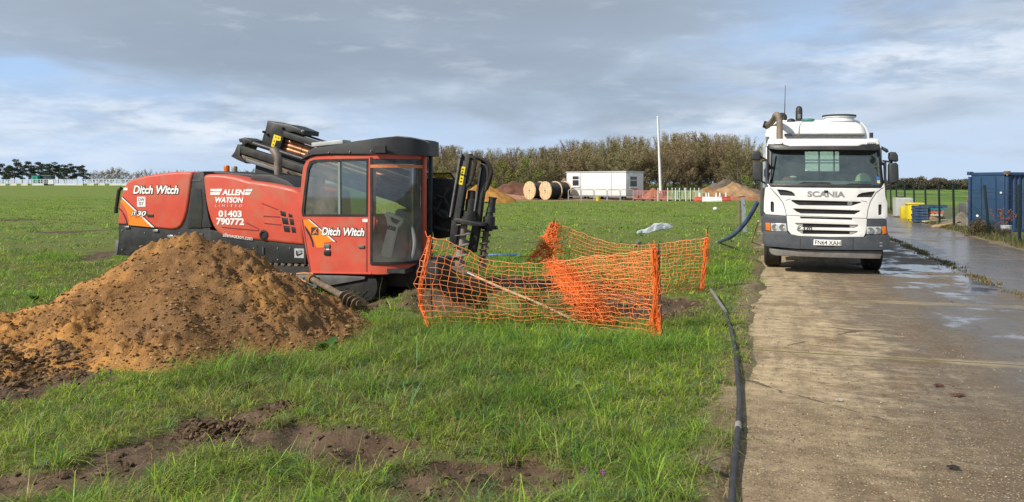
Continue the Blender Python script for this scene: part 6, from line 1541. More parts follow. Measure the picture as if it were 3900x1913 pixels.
# steel hoop barriers before the cabin
proto = None
def place(px, Y): X = (px - CX) / F * Y; return (X, Y, gz(X, Y))
names5 = ['leftmost', 'second from the left', 'middle', 'second from the right', 'rightmost']
for i, px in enumerate((2188, 2238, 2288, 2338, 2388)):
    lb = f'low grey steel hoop barrier before the white cabin, {names5[i]} of the five'
    if proto is None:
        proto = empty('steel_barrier', place(px, 80.5), (0, 0, 0), lb, 'barrier', 'steel hoop barriers before the cabin')
        MB().tube([(-.62, 0, 0), (-.62, 0, 1.05), (-.55, 0, 1.12), (.55, 0, 1.12), (.62, 0, 1.05), (.62, 0, 0)], .035, 8).build('hoop', GALV, proto)
        MB().tube([(-.62, 0, .45), (.62, 0, .45)], .03, 8).build('rail', GALV, proto)
    else: dup(proto, place(px, 80.5), label=lb)
# plastic barriers and posts
def barrier_mesh(root, m, wd=1.15):
    MB().box((0, 0, 1.0), (wd, .05, .07)).build('top_rail', m, root, .01); MB().box((0, 0, .22), (wd, .05, .07)).build('bottom_rail', m, root, .01)
    for k in range(8): MB().box((-wd / 2 + .05 + k * (wd - .1) / 7, 0, .6), (.045, .045, .85)).build('slat', m, root)
    for s in (-.4, .4): MB().box((s, 0, .07), (.08, .55, .13)).build('foot', RUBBER, root, .02)
def series(kind, label_fmt, cat, grp, pxs, Y, m, words, rots=None):
    pr = None
    for i, px in enumerate(pxs):
        lb = label_fmt.format(words[i])
        if pr is None:
            pr = empty(kind, place(px, Y), (0, 0, rots[i] if rots else 0), lb, cat, grp); barrier_mesh(pr, m)
        else: dup(pr, place(px, Y), (0, 0, rots[i] if rots else 0), label=lb)
series('plastic_barrier', 'faded pink-red plastic barrier right of the cabin, {} of the row', 'barrier', 'pink-red plastic barriers', (2432, 2468, 2502, 2534), 80, mat('faded_red_plastic', (.62, .24, .22), .5, var=.2), ['leftmost', 'second from the left', 'third from the left', 'rightmost'])
series('plastic_barrier', 'pale yellow-green plastic barrier near the flagpole, {} of the row', 'barrier', 'pale green plastic barriers', (2566, 2590, 2614, 2640, 2662), 79, mat('pale_green_plastic', (.50, .60, .36), .5, var=.2), ['leftmost', 'second from the left', 'middle', 'second from the right', 'rightmost'], (.2, -.1, .15, -.2, .1))
series('plastic_barrier', 'dark blue plastic barrier behind the green ones, {} of the three', 'barrier', 'blue plastic barriers', (2586, 2622, 2650), 81.5, mat('blue_plastic', (.05, .16, .22), .5, var=.2), ['leftmost', 'middle', 'rightmost'])
pr = None
for i, px in enumerate((2506, 2543, 2560, 2573, 2588, 2607, 2612, 2630, 2645, 2662)):
    lb = 'slim pale post standing among the coloured barriers near the flagpole'
    if pr is None:
        pr = empty('marker_post', place(px, 78.6), (0, 0, 0), lb, 'post', 'slim pale posts among the coloured barriers')
        MB().cyl((0, 0, 0), (0, 0, 1.25), .05, .045, 10).build('post_shaft', mat('pale_post', (.66, .70, .52), .5), pr); MB().ball((0, 0, 1.26), .055, 6).build('post_cap', WPLAST, pr)
    else: dup(pr, place(px, 78.6 + .3 * (i % 3)))
def water_barrier(px, Y, rot, m, label, s=1.0):
    r = empty('water_barrier', place(px, Y), (0, 0, rot), label, 'barrier', 'low water-filled barriers')
    prof = [(-.25, 0), (.25, 0), (.25, .16), (.10, .30), (.09, .46), (-.09, .46), (-.10, .30), (-.25, .16)]
    n = len(prof); vs = [(x, y, z) for x in (-.9 * s, .9 * s) for y, z in prof]
    MB().add(vs, [tuple(range(n - 1, -1, -1)), tuple(range(n, 2 * n))] + [(i, (i + 1) % n, n + (i + 1) % n, n + i) for i in range(n)]).build('barrier_body', m, r, .03)
    for x in (-.3 * s, .4 * s): MB().cyl((x, 0, .44), (x, 0, .85), .09, .07, 10).build('upright', WPLAST, r)
water_barrier(2676, 77, .1, mat('red_barrier_plastic', (.55, .10, .07), .5, var=.15), 'low red water-filled barrier right of the green barriers', .9)
water_barrier(2712, 75, -.05, WPLAST, 'low white water-filled barrier between two red ones')
water_barrier(2752, 78, .2, MATS['red_barrier_plastic'], 'low red water-filled barrier nearest the lorry', .9)
p = place(2278, 80); lone('yellow_tub', MB().lathe([(0, .22), (.42, .28), (.45, .30), (.45, .26)], p, (0, 0, 1), 16), mat('yellow_plastic', (.70, .55, .05), .5), 'small yellow tub on the ground before the white cabin', 'tub', p)
# spoil heaps on the building site
def spoil(name, px, Y, wd, dp, h, cols, label, seed):
    X = (px - CX) / F * Y; n = 44; V = []; Fq = []
    for i in range(n):
        for j in range(n):
            x, y = (i / (n - 1) - .5) * 2, (j / (n - 1) - .5) * 2; r = math.hypot(x, y)
            V.append((X + x * wd / 2, Y + y * dp / 2, (x, y, r)))
    xs = np.array([v[0] for v in V]); ys = np.array([v[1] for v in V]); r = np.array([v[2][2] for v in V])
    H = h * np.clip(1.08 - r - .25 * (fbm(xs * .9, ys * .9, 4, seed) - .5), 0, None) ** .85 * (.8 + .4 * fbm(xs * .6 + 3, ys * .6, 3, seed + 1)) + (fbm(xs * 2.5, ys * 2.5, 3, seed + 2) - .5) * .25 * (r < 1)
    Zg = ground(xs, ys) + H - .06
    m = MATS.get(name + str(seed)) or mat(name + str(seed), cols[0], .95, 0, .3, .8, .8, 4, dirt=(cols[1], .7, .5), spec=.1)
    for i in range(n - 1):
        for j in range(n - 1): q = i * n + j; Fq.append((q, q + n, q + n + 1, q + 1))
    lone(name, MB().add(list(zip(xs, ys, Zg)), Fq), m, label, 'earth heap', (X, Y, gz(X, Y)))
spoil('spoil_heap', 1835, 74, 6.4, 5, 1.75, ((.40, .20, .05), (.26, .14, .06)), 'orange sandy earth heap far behind the drill stakes', 301)
spoil('spoil_heap', 1965, 96, 7.5, 5, 2.0, ((.13, .065, .045), (.22, .11, .07)), 'dark red-brown earth heap behind the cable drums', 305)
spoil('spoil_heap', 1920, 88, 7.0, 4, .55, ((.38, .20, .13), (.28, .15, .09)), 'low spread of pale reddish earth left of the cable drums', 309)
spoil('spoil_heap', 2150, 93, 3.5, 4, 2.2, ((.26, .17, .11), (.20, .13, .09)), 'tan earth heap between the cable drums and the white cabin', 311)
spoil('spoil_heap', 2690, 92, 5.0, 4, 1.25, ((.30, .16, .07), (.36, .20, .10)), 'low orange-brown earth heap behind the white water-filled barrier', 315)
spoil('spoil_heap', 2790, 94, 6.5, 5, 1.75, ((.38, .24, .13), (.30, .17, .09)), 'pale tan earth heap left of the lorry mirror', 319)
spoil('spoil_heap', 2770, 101, 11, 5, 2.1, ((.14, .11, .085), (.19, .15, .11)), 'long grey-brown earth heap along the wood, behind the tan heap', 323)
spoil('spoil_heap', 2486, 92, 2.6, 2.5, 1.2, ((.36, .15, .09), (.26, .12, .07)), 'small brick-red earth heap at the right end of the cabin', 327)
spoil('spoil_heap', 2770, 84, 8, 3, .55, ((.34, .13, .07), (.30, .16, .09)), 'low red-brown ridge of earth behind the red barrier', 331)

# ------------------------------------------------------------------ trees
TWIG = attr_mat('twigs', .85, .0, .1, .35); LEAF = attr_mat('leaves', .7, .15, .2, .3)
BARK = mat('bark', (.13, .115, .085), .9, var=.3, vs=3)
def ribbons(P0, D, L, wd, tint, rg, bend=.25):
    """thin tapering strips: P0 start, D direction, L length"""
    n = len(P0); S = np.cross(D, rg.normal(size=(n, 3))); S /= np.linalg.norm(S, axis=1)[:, None] + 1e-9
    B = rg.normal(size=(n, 3)) * bend
    M = P0 + D * (L * .5)[:, None] + B * (L * .12)[:, None]; E = P0 + (D + B * .5) * L[:, None]
    w_ = wd[:, None]
    V = np.stack([P0 - S * w_, P0 + S * w_, M + S * w_ * .7, M - S * w_ * .7, E], 1).reshape(-1, 3); b = np.arange(n) * 5
    return V, np.stack([b, b + 1, b + 2, b + 3], 1), np.stack([b + 3, b + 2, b + 4], 1), np.repeat(tint, 5, 0)
def bare_tree(seed, H, W, nl, nt, cols, tw=.028, label='', low=.12):
    rg = np.random.default_rng(seed); tr = MB(); lean = rg.normal(0, .03, 2)
    ax = lambda f: Vector((lean[0] * H * f + .08 * math.sin(f * 5 + seed), lean[1] * H * f, H * .86 * f))
    tr.tube([ax(f) for f in np.linspace(0, 1, 7)], .1, 6, rr=[.016 * H * (1 - .88 * f) for f in np.linspace(0, 1, 7)])
    P0, D, L = [], [], []
    for k in range(nl):
        f0 = rg.uniform(low, .8); p = ax(f0); az = rg.uniform(0, 2 * PI)
        zf = min(1, f0 + rg.uniform(.12, .38)); rr_ = W * .5 * (1 - abs(zf - .52) ** 2 * 2.3) * rg.uniform(.55, 1.05)
        e = Vector((lean[0] * H + math.cos(az) * rr_, lean[1] * H + math.sin(az) * rr_, H * zf))
        mid_ = p.lerp(e, .5) + Vector((math.cos(az), math.sin(az), -.3)) * rr_ * .12
        tr.tube([p, mid_, e], .03, 4, False, [.0055 * H * (1 - f0 * .6), .0035 * H, .0012 * H])
        for j in range(nt):
            q = rg.uniform(.25, 1.05); c = p.lerp(mid_, q * 2) if q < .5 else mid_.lerp(e, (q - .5) * 2)
            d = Vector((math.cos(az) * .55, math.sin(az) * .55, .5)) + Vector(rg.normal(0, .62, 3)); d.normalize()
            P0.append(tuple(c + Vector(rg.normal(0, .12, 3)))); D.append(tuple(d)); L.append(rg.uniform(.3, .8) * H * .1)
    P0, D, L = np.array(P0), np.array(D), np.array(L); n = len(P0)
    ti = np.array(cols)[rg.integers(0, len(cols), n)] * rg.uniform(.65, 1.3, (n, 1))
    V, Q, Tn, TC = ribbons(P0, D, L, tw * rg.uniform(.5, 1.2, n), ti, rg)
    return tr, (V, Q, Tn, TC)
BROWNS = [(.26, .21, .115), (.32, .255, .14), (.21, .17, .10), (.27, .235, .115)]
OLIVE = [(.25, .215, .095), (.27, .225, .10), (.23, .18, .10), (.21, .185, .09)]
GREENY = [(.16, .20, .045), (.19, .23, .05), (.13, .16, .05)]
def tree_proto(seed, H, W, nl, nt, cols, tw, nm, low=.12):
    tr, (V, Q, Tn, TC) = bare_tree(seed, H, W, nl, nt, cols, tw, low=low)
    r = bpy.data.objects.new(nm, None); r['H'] = H
    C.objects.link(r)
    tr.build('trunk', BARK, r); link_mesh('crown', fast_mesh('crown', V, Q, Tn, TC), TWIG, r, None)
    return r
used = {}
def put_tree(pr, X, Y, h, rot, label, cat, grp, wx=1.0):
    s = h / pr['H']; loc = (X, Y, gz(X, Y) - .1)
    if pr.name not in used:
        used[pr.name] = 1; pr.location = loc; pr.rotation_euler = (0, 0, rot); pr.scale = (s * wx, s * wx, s); tag(pr, label, cat, grp); return pr
    o = dup(pr, loc, (0, 0, rot), (s * wx, s * wx, s), label, grp); o['category'] = cat; return o
protos = [tree_proto(500 + i, 9.5, 7.2, 52, 96, BROWNS if i % 4 else OLIVE, .026, 'bare_tree') for i in range(5)]
green_pr = tree_proto(520, 7.0, 5.5, 34, 60, GREENY, .05, 'budding_tree', .06)
prof_x = [1560, 1650, 1740, 1800, 1900, 1968, 2020, 2100, 2180, 2260, 2362, 2450, 2574, 2650, 2720, 2800, 2850, 2890, 2930]
prof_y = [568, 562, 560, 572, 566, 572, 566, 560, 538, 545, 522, 528, 512, 510, 512, 516, 524, 560, 600]
rt = np.random.default_rng(77)
for row, (Yr, n, dy, cut_) in enumerate(((116, 27, 3, .90), (124, 30, 3, 1.0), (134, 30, 4, 1.0))):
    for i in range(n):
        px = 1470 + (2935 - 1470) * (i + rt.uniform(.1, .9)) / n; Y = Yr + rt.uniform(-dy, dy); X = (px - CX) / F * Y
        top = float(np.interp(px, prof_x, prof_y)) + rt.normal(0, 4) + (14 if row == 0 else 0) + 3
        h = (CAMZ + (HY - top) / F * Y - gz(X, Y)) * cut_
        put_tree(protos[int(rt.integers(0, 5))], X, Y, max(h, 3), rt.uniform(0, 6.28), 'leafless brown tree of the dense wood behind the site cabin', 'tree', 'bare trees of the wood', rt.uniform(.85, 1.25))
for px, top, Y, lb in ((2010, 600, 108, 'yellow-green budding tree at the wood edge left of the cable drums'), (1915, 612, 109, 'yellow-green budding tree rising behind the orange earth heap'), (1690, 650, 100, 'low bright green tree just right of the machine cab'), (2838, 665, 106, 'low bright green tree beside the lorry mirror')):
    X = (px - CX) / F * Y; put_tree(green_pr, X, Y, CAMZ + (HY - top) / F * Y, px, lb, 'tree', 'budding trees at the wood edge', 1.15)
# undergrowth at the foot of the wood
n = 26000; U = rt.uniform(1450, 2950, n); Y = rt.uniform(108, 140, n); X = (U - CX) / F * Y; L = rt.uniform(.4, 1.9, n)
D = rt.normal(0, .35, (n, 3)); D[:, 2] = 1; D /= np.linalg.norm(D, axis=1)[:, None]
V, Q, Tn, TC = ribbons(np.stack([X, Y, ground(X, Y)], 1), D, L, rt.uniform(.02, .05, n), np.array([(.10, .085, .05), (.085, .095, .035), (.13, .10, .06)])[rt.integers(0, 3, n)] * rt.uniform(.6, 1.3, (n, 1)), rt)
tag(link_mesh('undergrowth', fast_mesh('undergrowth', V, Q, Tn, TC), TWIG, None, None), kind='stuff')
# leafy crowns: clumps of small leaves on limbs
def leafy(seed, clumps, nleaf, size, cols):
    rg = np.random.default_rng(seed); P0 = []; 
    for (c, r) in clumps:
        d = rg.normal(size=(nleaf, 3)); d /= np.linalg.norm(d, axis=1)[:, None]; P0.append(np.array(c) + d * np.array(r) * (rg.uniform(.25, 1, (nleaf, 1)) ** .5))
    P0 = np.concatenate(P0); n = len(P0); D = rg.normal(size=(n, 3)); D[:, 2] += .4; D /= np.linalg.norm(D, axis=1)[:, None]
    ti = np.array(cols)[rg.integers(0, len(cols), n)] * rg.uniform(.6, 1.4, (n, 1))
    return ribbons(P0, D, rg.uniform(.7, 1.4, n) * size, rg.uniform(.2, .35, n) * size, ti, rg)
def pine_proto(seed):
    rg = np.random.default_rng(seed); r = bpy.data.objects.new('pine_tree', None); r['H'] = 10.0; C.objects.link(r); tr = MB()
    tr.tube([(0, 0, 0), (.2, 0, 4), (.1, .1, 9)], .2, 6, rr=[.22, .16, .05]); cl = []
    for k in range(15):
        z = 3.2 + 6.2 * (k / 14) ** .9 + rg.normal(0, .3); rad_ = 2.6 * (1 - ((z - 5.2) / 5.2) ** 2 * .75) * rg.uniform(.4, 1); az = rg.uniform(0, 6.28)
        c = (rad_ * math.cos(az), rad_ * math.sin(az), z); cl.append((c, (1.25, 1.25, .6))); tr.tube([(.1, 0, z - .8), c], .05, 4)
    V, Q, Tn, TC = leafy(seed, cl, 170, .38, [(.05, .07, .05), (.06, .085, .055), (.07, .085, .06)])  # needle colours paled to paint in the haze of distance
    tr.build('trunk', BARK, r); link_mesh('crown', fast_mesh('crown', V, Q, Tn, TC), LEAF, r, None); return r
pines = [pine_proto(600 + i) for i in range(3)]
for i, (px, top) in enumerate(((-60, 630), (-20, 622), (12, 622), (34, 634), (56, 612), (84, 628), (110, 620), (132, 634), (158, 616), (182, 628), (205, 622), (222, 626), (246, 632), (268, 628), (292, 632), (316, 634))):
    Y = 335 + 9 * (i % 3); X = (px - CX) / F * Y; put_tree(pines[i % 3], X, Y, CAMZ + (HY - top) / F * Y - gz(X, Y), i * 1.3, 'dark evergreen pine tree beyond the white fence on the far left', 'tree', 'pine trees beyond the white fence', 1.1)
small = [tree_proto(540 + i, 6.5, 5.5, 26, 40, BROWNS, .06, 'bare_shrub_tree', .05) for i in range(2)]
for i, (px, top) in enumerate(((345, 655), (372, 650), (398, 648), (425, 640), (445, 636), (468, 646), (500, 658), (535, 650), (560, 645), (600, 654), (640, 650), (690, 648), (740, 650), (790, 655), (850, 652), (905, 645), (955, 642), (1000, 655), (1060, 655), (1110, 650))):
    Y = 370 + 12 * (i % 4); X = (px - CX) / F * Y; put_tree(small[i % 2], X, Y, CAMZ + (HY - top) / F * Y - gz(X, Y), i * 1.7, 'small leafless tree in the far row behind the red machine', 'tree', 'small bare trees along the far field edge', 1.3)
bush_cl = [((rt.uniform(-1.6, 1.6), rt.uniform(-1, 1), rt.uniform(.6, 2.2)), (1.0, .9, .8)) for _ in range(12)]
def bush_proto(seed, cols, nm, size=.34):
    rg = np.random.default_rng(seed); cl = [((rg.uniform(-1.5, 1.5), rg.uniform(-1.2, 1.2), rg.uniform(.5, 2.3)), (1.0, .9, .8)) for _ in range(13)]
    r = bpy.data.objects.new(nm, None); r['H'] = 3.0; C.objects.link(r); MB().tube([(0, 0, 0), (.05, 0, 1.5)], .1, 6).build('trunk', BARK, r)
    for c, _ in cl[:6]: MB().tube([(0, 0, .5), c], .04, 4).build('limb', BARK, r)
    V, Q, Tn, TC = leafy(seed, cl, 130, size, cols); link_mesh('crown', fast_mesh('crown', V, Q, Tn, TC), LEAF, r, None); return r
hedge = [bush_proto(650, [(.11, .10, .07), (.14, .12, .085), (.09, .09, .055)], 'hedge_bush'), bush_proto(651, [(.12, .115, .07), (.15, .13, .09), (.10, .085, .06)], 'hedge_bush')]
dark_b = bush_proto(652, [(.03, .042, .028), (.045, .055, .035)], 'dark_bush')
for i in range(30):
    px = 3375 + i * 20; Y = 208 + 6 * (i % 3); X = (px - CX) / F * Y; top = 679 + 6 * math.sin(i * 1.7) + 4 * math.sin(i * .6)
    put_tree(hedge[i % 2], X, Y, CAMZ + (HY - top) / F * Y + .1, i * 1.1, 'grey-brown bush of the far hedge across the crop field', 'bush', 'bushes of the far hedge', 1.25)
for px, top, lb in ((3447, 692, 'dark rounded evergreen bush in the far hedge nearest the lorry'), (3632, 694, 'dark rounded evergreen bush in the far hedge nearest the container')):
    Y = 200; X = (px - CX) / F * Y; put_tree(dark_b, X, Y, CAMZ + (HY - top) / F * Y, px, lb, 'bush', 'dark bushes of the far hedge', 1.25)

# ------------------------------------------------------------------ far white fence and sheds on the left
FW = mat('fence_white', (.70, .72, .74), .6, var=.08); FCR = mat('board_cream', (.72, .68, .60), .6, var=.1)
def panel(kind):
    r = bpy.data.objects.new('fence_panel', None); C.objects.link(r); wd = 3.7
    for x in (-wd / 2 + .06, wd / 2 - .06): MB().box((x, 0, 1.1), (.12, .1, 2.2)).build('upright', FW, r)
    for z in (2.12, 1.35, .78): MB().box((0, 0, z), (wd - .26, .07, .14 if z > 2 else .08)).build('rail', FW, r)
    for k in range(6): MB().box((-wd / 2 + .45 + k * .56, .02, 1.45), (.10 if k % 2 else .2, .03, 1.25)).build('bar', FW if k % 3 else GALV, r)
    if kind == 0: MB().box((0, 0, .40), (wd - .3, .06, .62)).build('kick_board', FW, r)
    if kind == 1: MB().box((-.7, 0, .40), (wd * .5, .06, .66)).build('kick_board', FCR, r)
    if kind == 2: MB().box((.6, .0, 1.2), (wd * .5, .04, 1.5)).build('sheet', FW, r)
    return r
pk = [panel(i) for i in range(3)]; ro = np.random.default_rng(5); seen = set()
for i in range(22):
    Y = 272.0; X = (-150 - CX) / F * Y + i * 3.78; k = int(ro.integers(0, 3)); lb = 'white open panel of the long fence across the far left of the field'
    if k not in seen: seen.add(k); o = pk[k]; o.location = (X, Y, gz(X, Y)); tag(o, lb, 'fence panel', 'white panels of the far fence')
    else: o = dup(pk[k], (X, Y, gz(X, Y)), label=lb, group='white panels of the far fence'); o['category'] = 'fence panel'
def shed(px0, px1, top, Y, m, label, roofm):
    x0, x1 = (px0 - CX) / F * Y, (px1 - CX) / F * Y; c = ((x0 + x1) / 2, Y, gz((x0 + x1) / 2, Y)); h = CAMZ + (HY - top) / F * Y - c[2]
    r = empty('shed', c, (0, 0, 0), label, 'shed'); MB().box((0, 1.5, h / 2), (x1 - x0, 3, h)).build('wall', m, r)
    MB().box((0, 1.5, h + .06), (x1 - x0 + .3, 3.3, .12)).build('roof', roofm, r)
    MB().box((0, -.03, h * .45), ((x1 - x0) * .3, .05, h * .8)).build('door', mat('shed_door', (.05, .08, .09), .6), r)
shed(119, 143, 669, 300, mat('turquoise_sheet', (.02, .30, .25), .5), 'small turquoise-green shed behind the far white fence', GREYM)
shed(144, 193, 669, 302, mat('navy_sheet', (.02, .045, .07), .5), 'dark navy shed right of the turquoise shed behind the far white fence', mat('pale_roof', (.35, .38, .40), .5))

# ------------------------------------------------------------------ right-hand yard: mesh fence, container, yard goods
FPX = [3884, 3768, 3634, 3579, 3527, 3483, 3448, 3416, 3394, 3375, 3358, 3342]
mf = None; POSTM = mat('dark_green_post', (.012, .022, .020), .5, var=.2)
def fence_pt(px): u = (px - CX) / F; Y = 6.8 / (RC * u - RS); return Vector((u * Y, Y, gz(u * Y, Y)))
p0 = fence_pt(3884)
fence = empty('mesh_fence', p0, (0, 0, 0), 'dark green post and wire fence along the right side of the road', 'fence')
FP = [fence_pt(px) - p0 for px in FPX]; st_ = FP[0] + (FP[0] - FP[1]); FP = [st_] + FP
for i, p in enumerate(FP):
    ln = Vector((-.16, .0, 0)) if FPX[i - 1] == 3768 and i > 0 else Vector((-.04, 0, 0))
    MB().box((0, 0, 0), (.07, .07, 1)).build
    MB().bar(p + Vector((0, 0, -.05)), p + ln + Vector((0, 0, 1.66)), .065, .065, (0, 1, 0)).build('post', POSTM, fence, .005)
mb = MB()
for z in (.12, .5, .9, 1.2, 1.42, 1.55):
    for a, b in zip(FP[:-1], FP[1:]):
        sag = .05 if z > .8 else .03
        mb.tube([a + Vector((0, 0, z)), a.lerp(b, .5) + Vector((0, 0, z - sag * (1 + math.sin(z * 9)))), b + Vector((0, 0, z))], .006 if z > 1.1 else .0035, 4, False)
mb.build('wire', POSTM, fence)
mb = MB()
for a, b in zip(FP[:-1], FP[1:]):
    n_ = max(2, int((b - a).length / .30))
    for k in range(1, n_): q = a.lerp(b, k / n_); mb.tube([q + Vector((0, 0, .05)), q + Vector((0, 0, 1.2))], .0022, 3, False)
mb.build('mesh_wire', POSTM, fence)
# container
cc = Vector(((3836 - CX) / F * 28.5, 28.5, 0)); cc.z = gz(cc.x, cc.y)
BLU = mat('container_blue', (.022, .054, .130), .45, var=.14, vs=1.2, dirt=((.035, .065, .11), .5, 1.5)); BLU2 = mat('container_end_blue', (.022, .058, .125), .45, var=.12, vs=1.5, dirt=((.03, .08, .12), .5, 1.2))
cont = empty('shipping_container', cc, (0, 0, rad(15.3)), 'dark blue corrugated steel container behind the right-hand fence', 'container')
CH, CWd, CL = 2.15, 1.62, 6.0; mb = MB(); pts = []; x = .12
while x < CL - .1:
    pts += [(x, .0), (x + .07, .0), (x + .105, .04), (x + .175, .04)]; x += .21
vs = [(a, b, z) for a, b in pts for z in (.12, CH - .10)]
mb.add(vs, [(2 * i, 2 * i + 2, 2 * i + 3, 2 * i + 1) for i in range(len(pts) - 1)]).build('side_wall', BLU, cont, 0, 20)
MB().box((CL / 2, CWd / 2 + .04, CH / 2), (CL - .2, CWd - .12, CH - .2)).build('inner_shell', BLU, cont)
MB().box((0, CWd / 2, CH / 2), (.05, CWd - .2, CH - .2)).build('end_wall', BLU2, cont, .005)
for z in (.07, CH - .05): MB().box((CL / 2, 0, z), (CL - .16, .09, .11)).build('side_rail', BLU, cont, .01); MB().box((0, CWd / 2, z), (.09, CWd - .16, .12)).build('end_rail', BLU2, cont, .01)
for y in (0, CWd): MB().box((0, y, CH / 2), (.10, .10, CH - .3)).build('corner_post', BLU, cont, .01)
for y in (0, CWd):
    for z in (.07, CH - .02): MB().box((0, y, z), (.17, .15, .13)).build('corner_casting', mat('rusty_corner', (.20, .12, .07), .8, .2, var=.4, vs=14) if z > 1 and y == 0 else BLU, cont, .015)
for k, y in enumerate((.45, 1.1)): MB().cyl((-.05, y, .15), (-.05, y, CH - .15), .018, n=8).build('lock_bar', BLU2, cont)
MB().box((-.06, .2, 1.42), (.03, .07, .06)).build('white_tag', WPLAST, cont)
# goods behind the fence
def yard(px, py): x, y, z = gpx(px, py); return Vector((x, y, z))
p = yard(3482, 838)
yb = empty('yellow_bin', p, (0, 0, rad(-14)), 'bright yellow plastic bin standing behind the fence right of the lorry', 'bin')
YP = mat('yellow_bin_plastic', (.74, .58, .015), .45, var=.08, dirt=((.40, .33, .05), .3, 2))
plate('bin_body', [(-.27, .08), (.27, .08), (.33, .78), (-.33, .78)], -.30, .30, YP, yb, bevel=.03); MB().box((0, 0, .81), (.74, .68, .08)).build('bin_rim', YP, yb, .02)
for x in (-.19, .19):
    for y in (-.2, .2): MB().box((x, y, .04), (.12, .12, .08)).build('bin_foot', YP, yb)
for x in (-.15, 0, .15): MB().box((x, -.312, .45), (.05, .04, .55)).build('bin_rib', YP, yb, .01)
p = yard(3446, 836); p2 = p + Vector((0, .3, 0))
lone('yellow_box', MB().box(p2 + Vector((.08, 0, .32)), (.26, .4, .62), (0, 0, rad(-14))), mat('dull_yellow', (.60, .46, .02), .5), 'smaller dull yellow box left of the yellow bin', 'box', p2, .03)
p = yard(3446, 828)
wt = empty('grey_tank', p, (0, 0, rad(-14)), 'pale grey rounded tank standing behind the yellow bin', 'tank')
GT = mat('grey_tank_plastic', (.42, .43, .41), .6, var=.1, dirt=((.28, .27, .24), .4, 2))
plate('tank_body', [(-.40, .05), (.50, .05), (.54, .75), (.50, .92), (.34, 1.0), (-.40, 1.0)], 0, .8, GT, wt, bevel=.06, seg=3); MB().lathe([(0, .14), (.06, .14)], (-.1, .4, 1.0), (0, 0, 1), 16).build('tank_cap', BLACK, wt); MB().box((.05, .4, .03), (.85, .7, .06)).build('tank_skid', GREYM, wt)
def pallet(loc, rot, m, label, grp, s=1.0):
    r = empty('pallet', loc, (0, 0, rot), label, 'pallet', grp)
    for y in (-.45, 0, .45): MB().box((0, y * s, .05), (1.15 * s, .09, .09)).build('bearer', m, r)
    for k in range(6): MB().box(((-.5 + k * .2) * s, 0, .106), (.13 * s, 1.0 * s, .02)).build('deck_board', m, r)
    for k in (-.5, 0, .5): MB().box((k * s, 0, -.006 + .012), (.10 * s, 1.0 * s, .012)).build('base_board', m, r)
    return r
PB = mat('blue_pallet', (.03, .075, .15), .7, var=.35, dirt=((.10, .10, .10), .6, 5)); PT = mat('teal_pallet', (.02, .20, .24), .6, var=.2); PR = mat('red_pallet', (.50, .12, .07), .6, var=.2); PG = mat('grey_board', (.40, .38, .30), .7, var=.2)
base = yard(3524, 846); words = ['bottom', 'second from the bottom', 'third from the bottom', 'third from the top', 'second from the top', 'topmost']
pr = None
for k in range(6):
    lb = f'blue pallet in the stack right of the yellow bin, {words[k]}'; loc = base + Vector((.0 + .02 * (k % 2), .5, .122 * k + .01))
    if pr is None: pr = pallet(loc, rad(-16), PB, lb, 'blue pallets in the stack', .48)
    else: dup(pr, loc, (0, 0, rad(-16 + 3 * (k % 3))), label=lb)
base = yard(3590, 850)
for k, (m_, nm) in enumerate(((PG, 'grey'), (PR, 'red'), (PT, 'teal'), (PB, 'blue'))):
    pallet(base + Vector((-.10 + .05 * k, .9, .28 + .125 * k)), rad(-20 + 4 * k), m_, f'{nm} pallet in the mixed pile between two fence posts', None, .80)
MB_ = MB()
o = lone('timber_pile', MB().box(base + Vector((-.1, .9, .13)), (1.0, .8, .26), (0, 0, .1)), WOOD, 'block of stacked timber under the mixed pallets', 'timber', base + Vector((-.1, .9, 0)), .02)
for i, (px, py, L, az, m_, lb) in enumerate(((3585, 852, 1.3, .3, PG, 'pale board leaning on the mixed pallet pile'), (3650, 862, 1.6, -.2, WOOD, 'weathered board lying right of the mixed pallet pile'), (3668, 856, 1.2, .7, GREYM, 'grey beam end beside the container'), (3625, 868, 1.1, .1, WOOD, 'short light board lying at the fence foot'))):
    p = yard(px, py); d = Vector((math.cos(az), math.sin(az) * .6, .12 * (i % 2)))
    lone('loose_board', MB().bar(p + Vector((0, .4, .08)) - d * L / 2, p + Vector((0, .4, .14)) + d * L / 2, .18, .05), m_, lb, 'board', p, .005)
spoil('rubble_heap', 3660, 32.5, 1.7, 1.2, .55, ((.20, .18, .14), (.13, .11, .085)), 'heap of grey rubble and scrap left of the container', 351)
p = yard(3690, 852); vh = p + Vector((2.15, 3.2, 0))
ym = empty('yard_machine', vh, (0, 0, rad(-14)), 'orange and white machine half hidden behind the blue container', 'machine')
MB().box((.5, .6, .55), (1.8, 1.2, .5)).build('machine_body', mat('machine_grey', (.13, .13, .125), .6), ym, .04); MB().box((.5, .5, .98), (1.2, .9, .34)).build('engine_cover', mat('machine_orange', (.62, .12, .05), .5), ym, .05)
for x in (-.14, 1.1): MB().box((x, .1, .85), (.09, .09, .75)).build('frame_post', WPLAST, ym)
MB().box((.48, .1, .72), (1.3, .09, .08)).build('frame_bar', WPLAST, ym); MB().cyl((-.05, .3, 1.6), (-.05, .3, 2.12), .035, n=8).build('mast', BLACK, ym); MB().lathe([(0, .07), (.12, .07), (.17, .04)], (-.05, .3, 2.12), (0, 0, 1), 14).build('lamp', mat('pale_lens', (.50, .36, .30), .4), ym)
for x in (.0, 1.0): MB().lathe([(0, .30), (.22, .30)], (x, -.1, .30), (0, 1, 0), 20).build('wheel', RUBBER, ym)
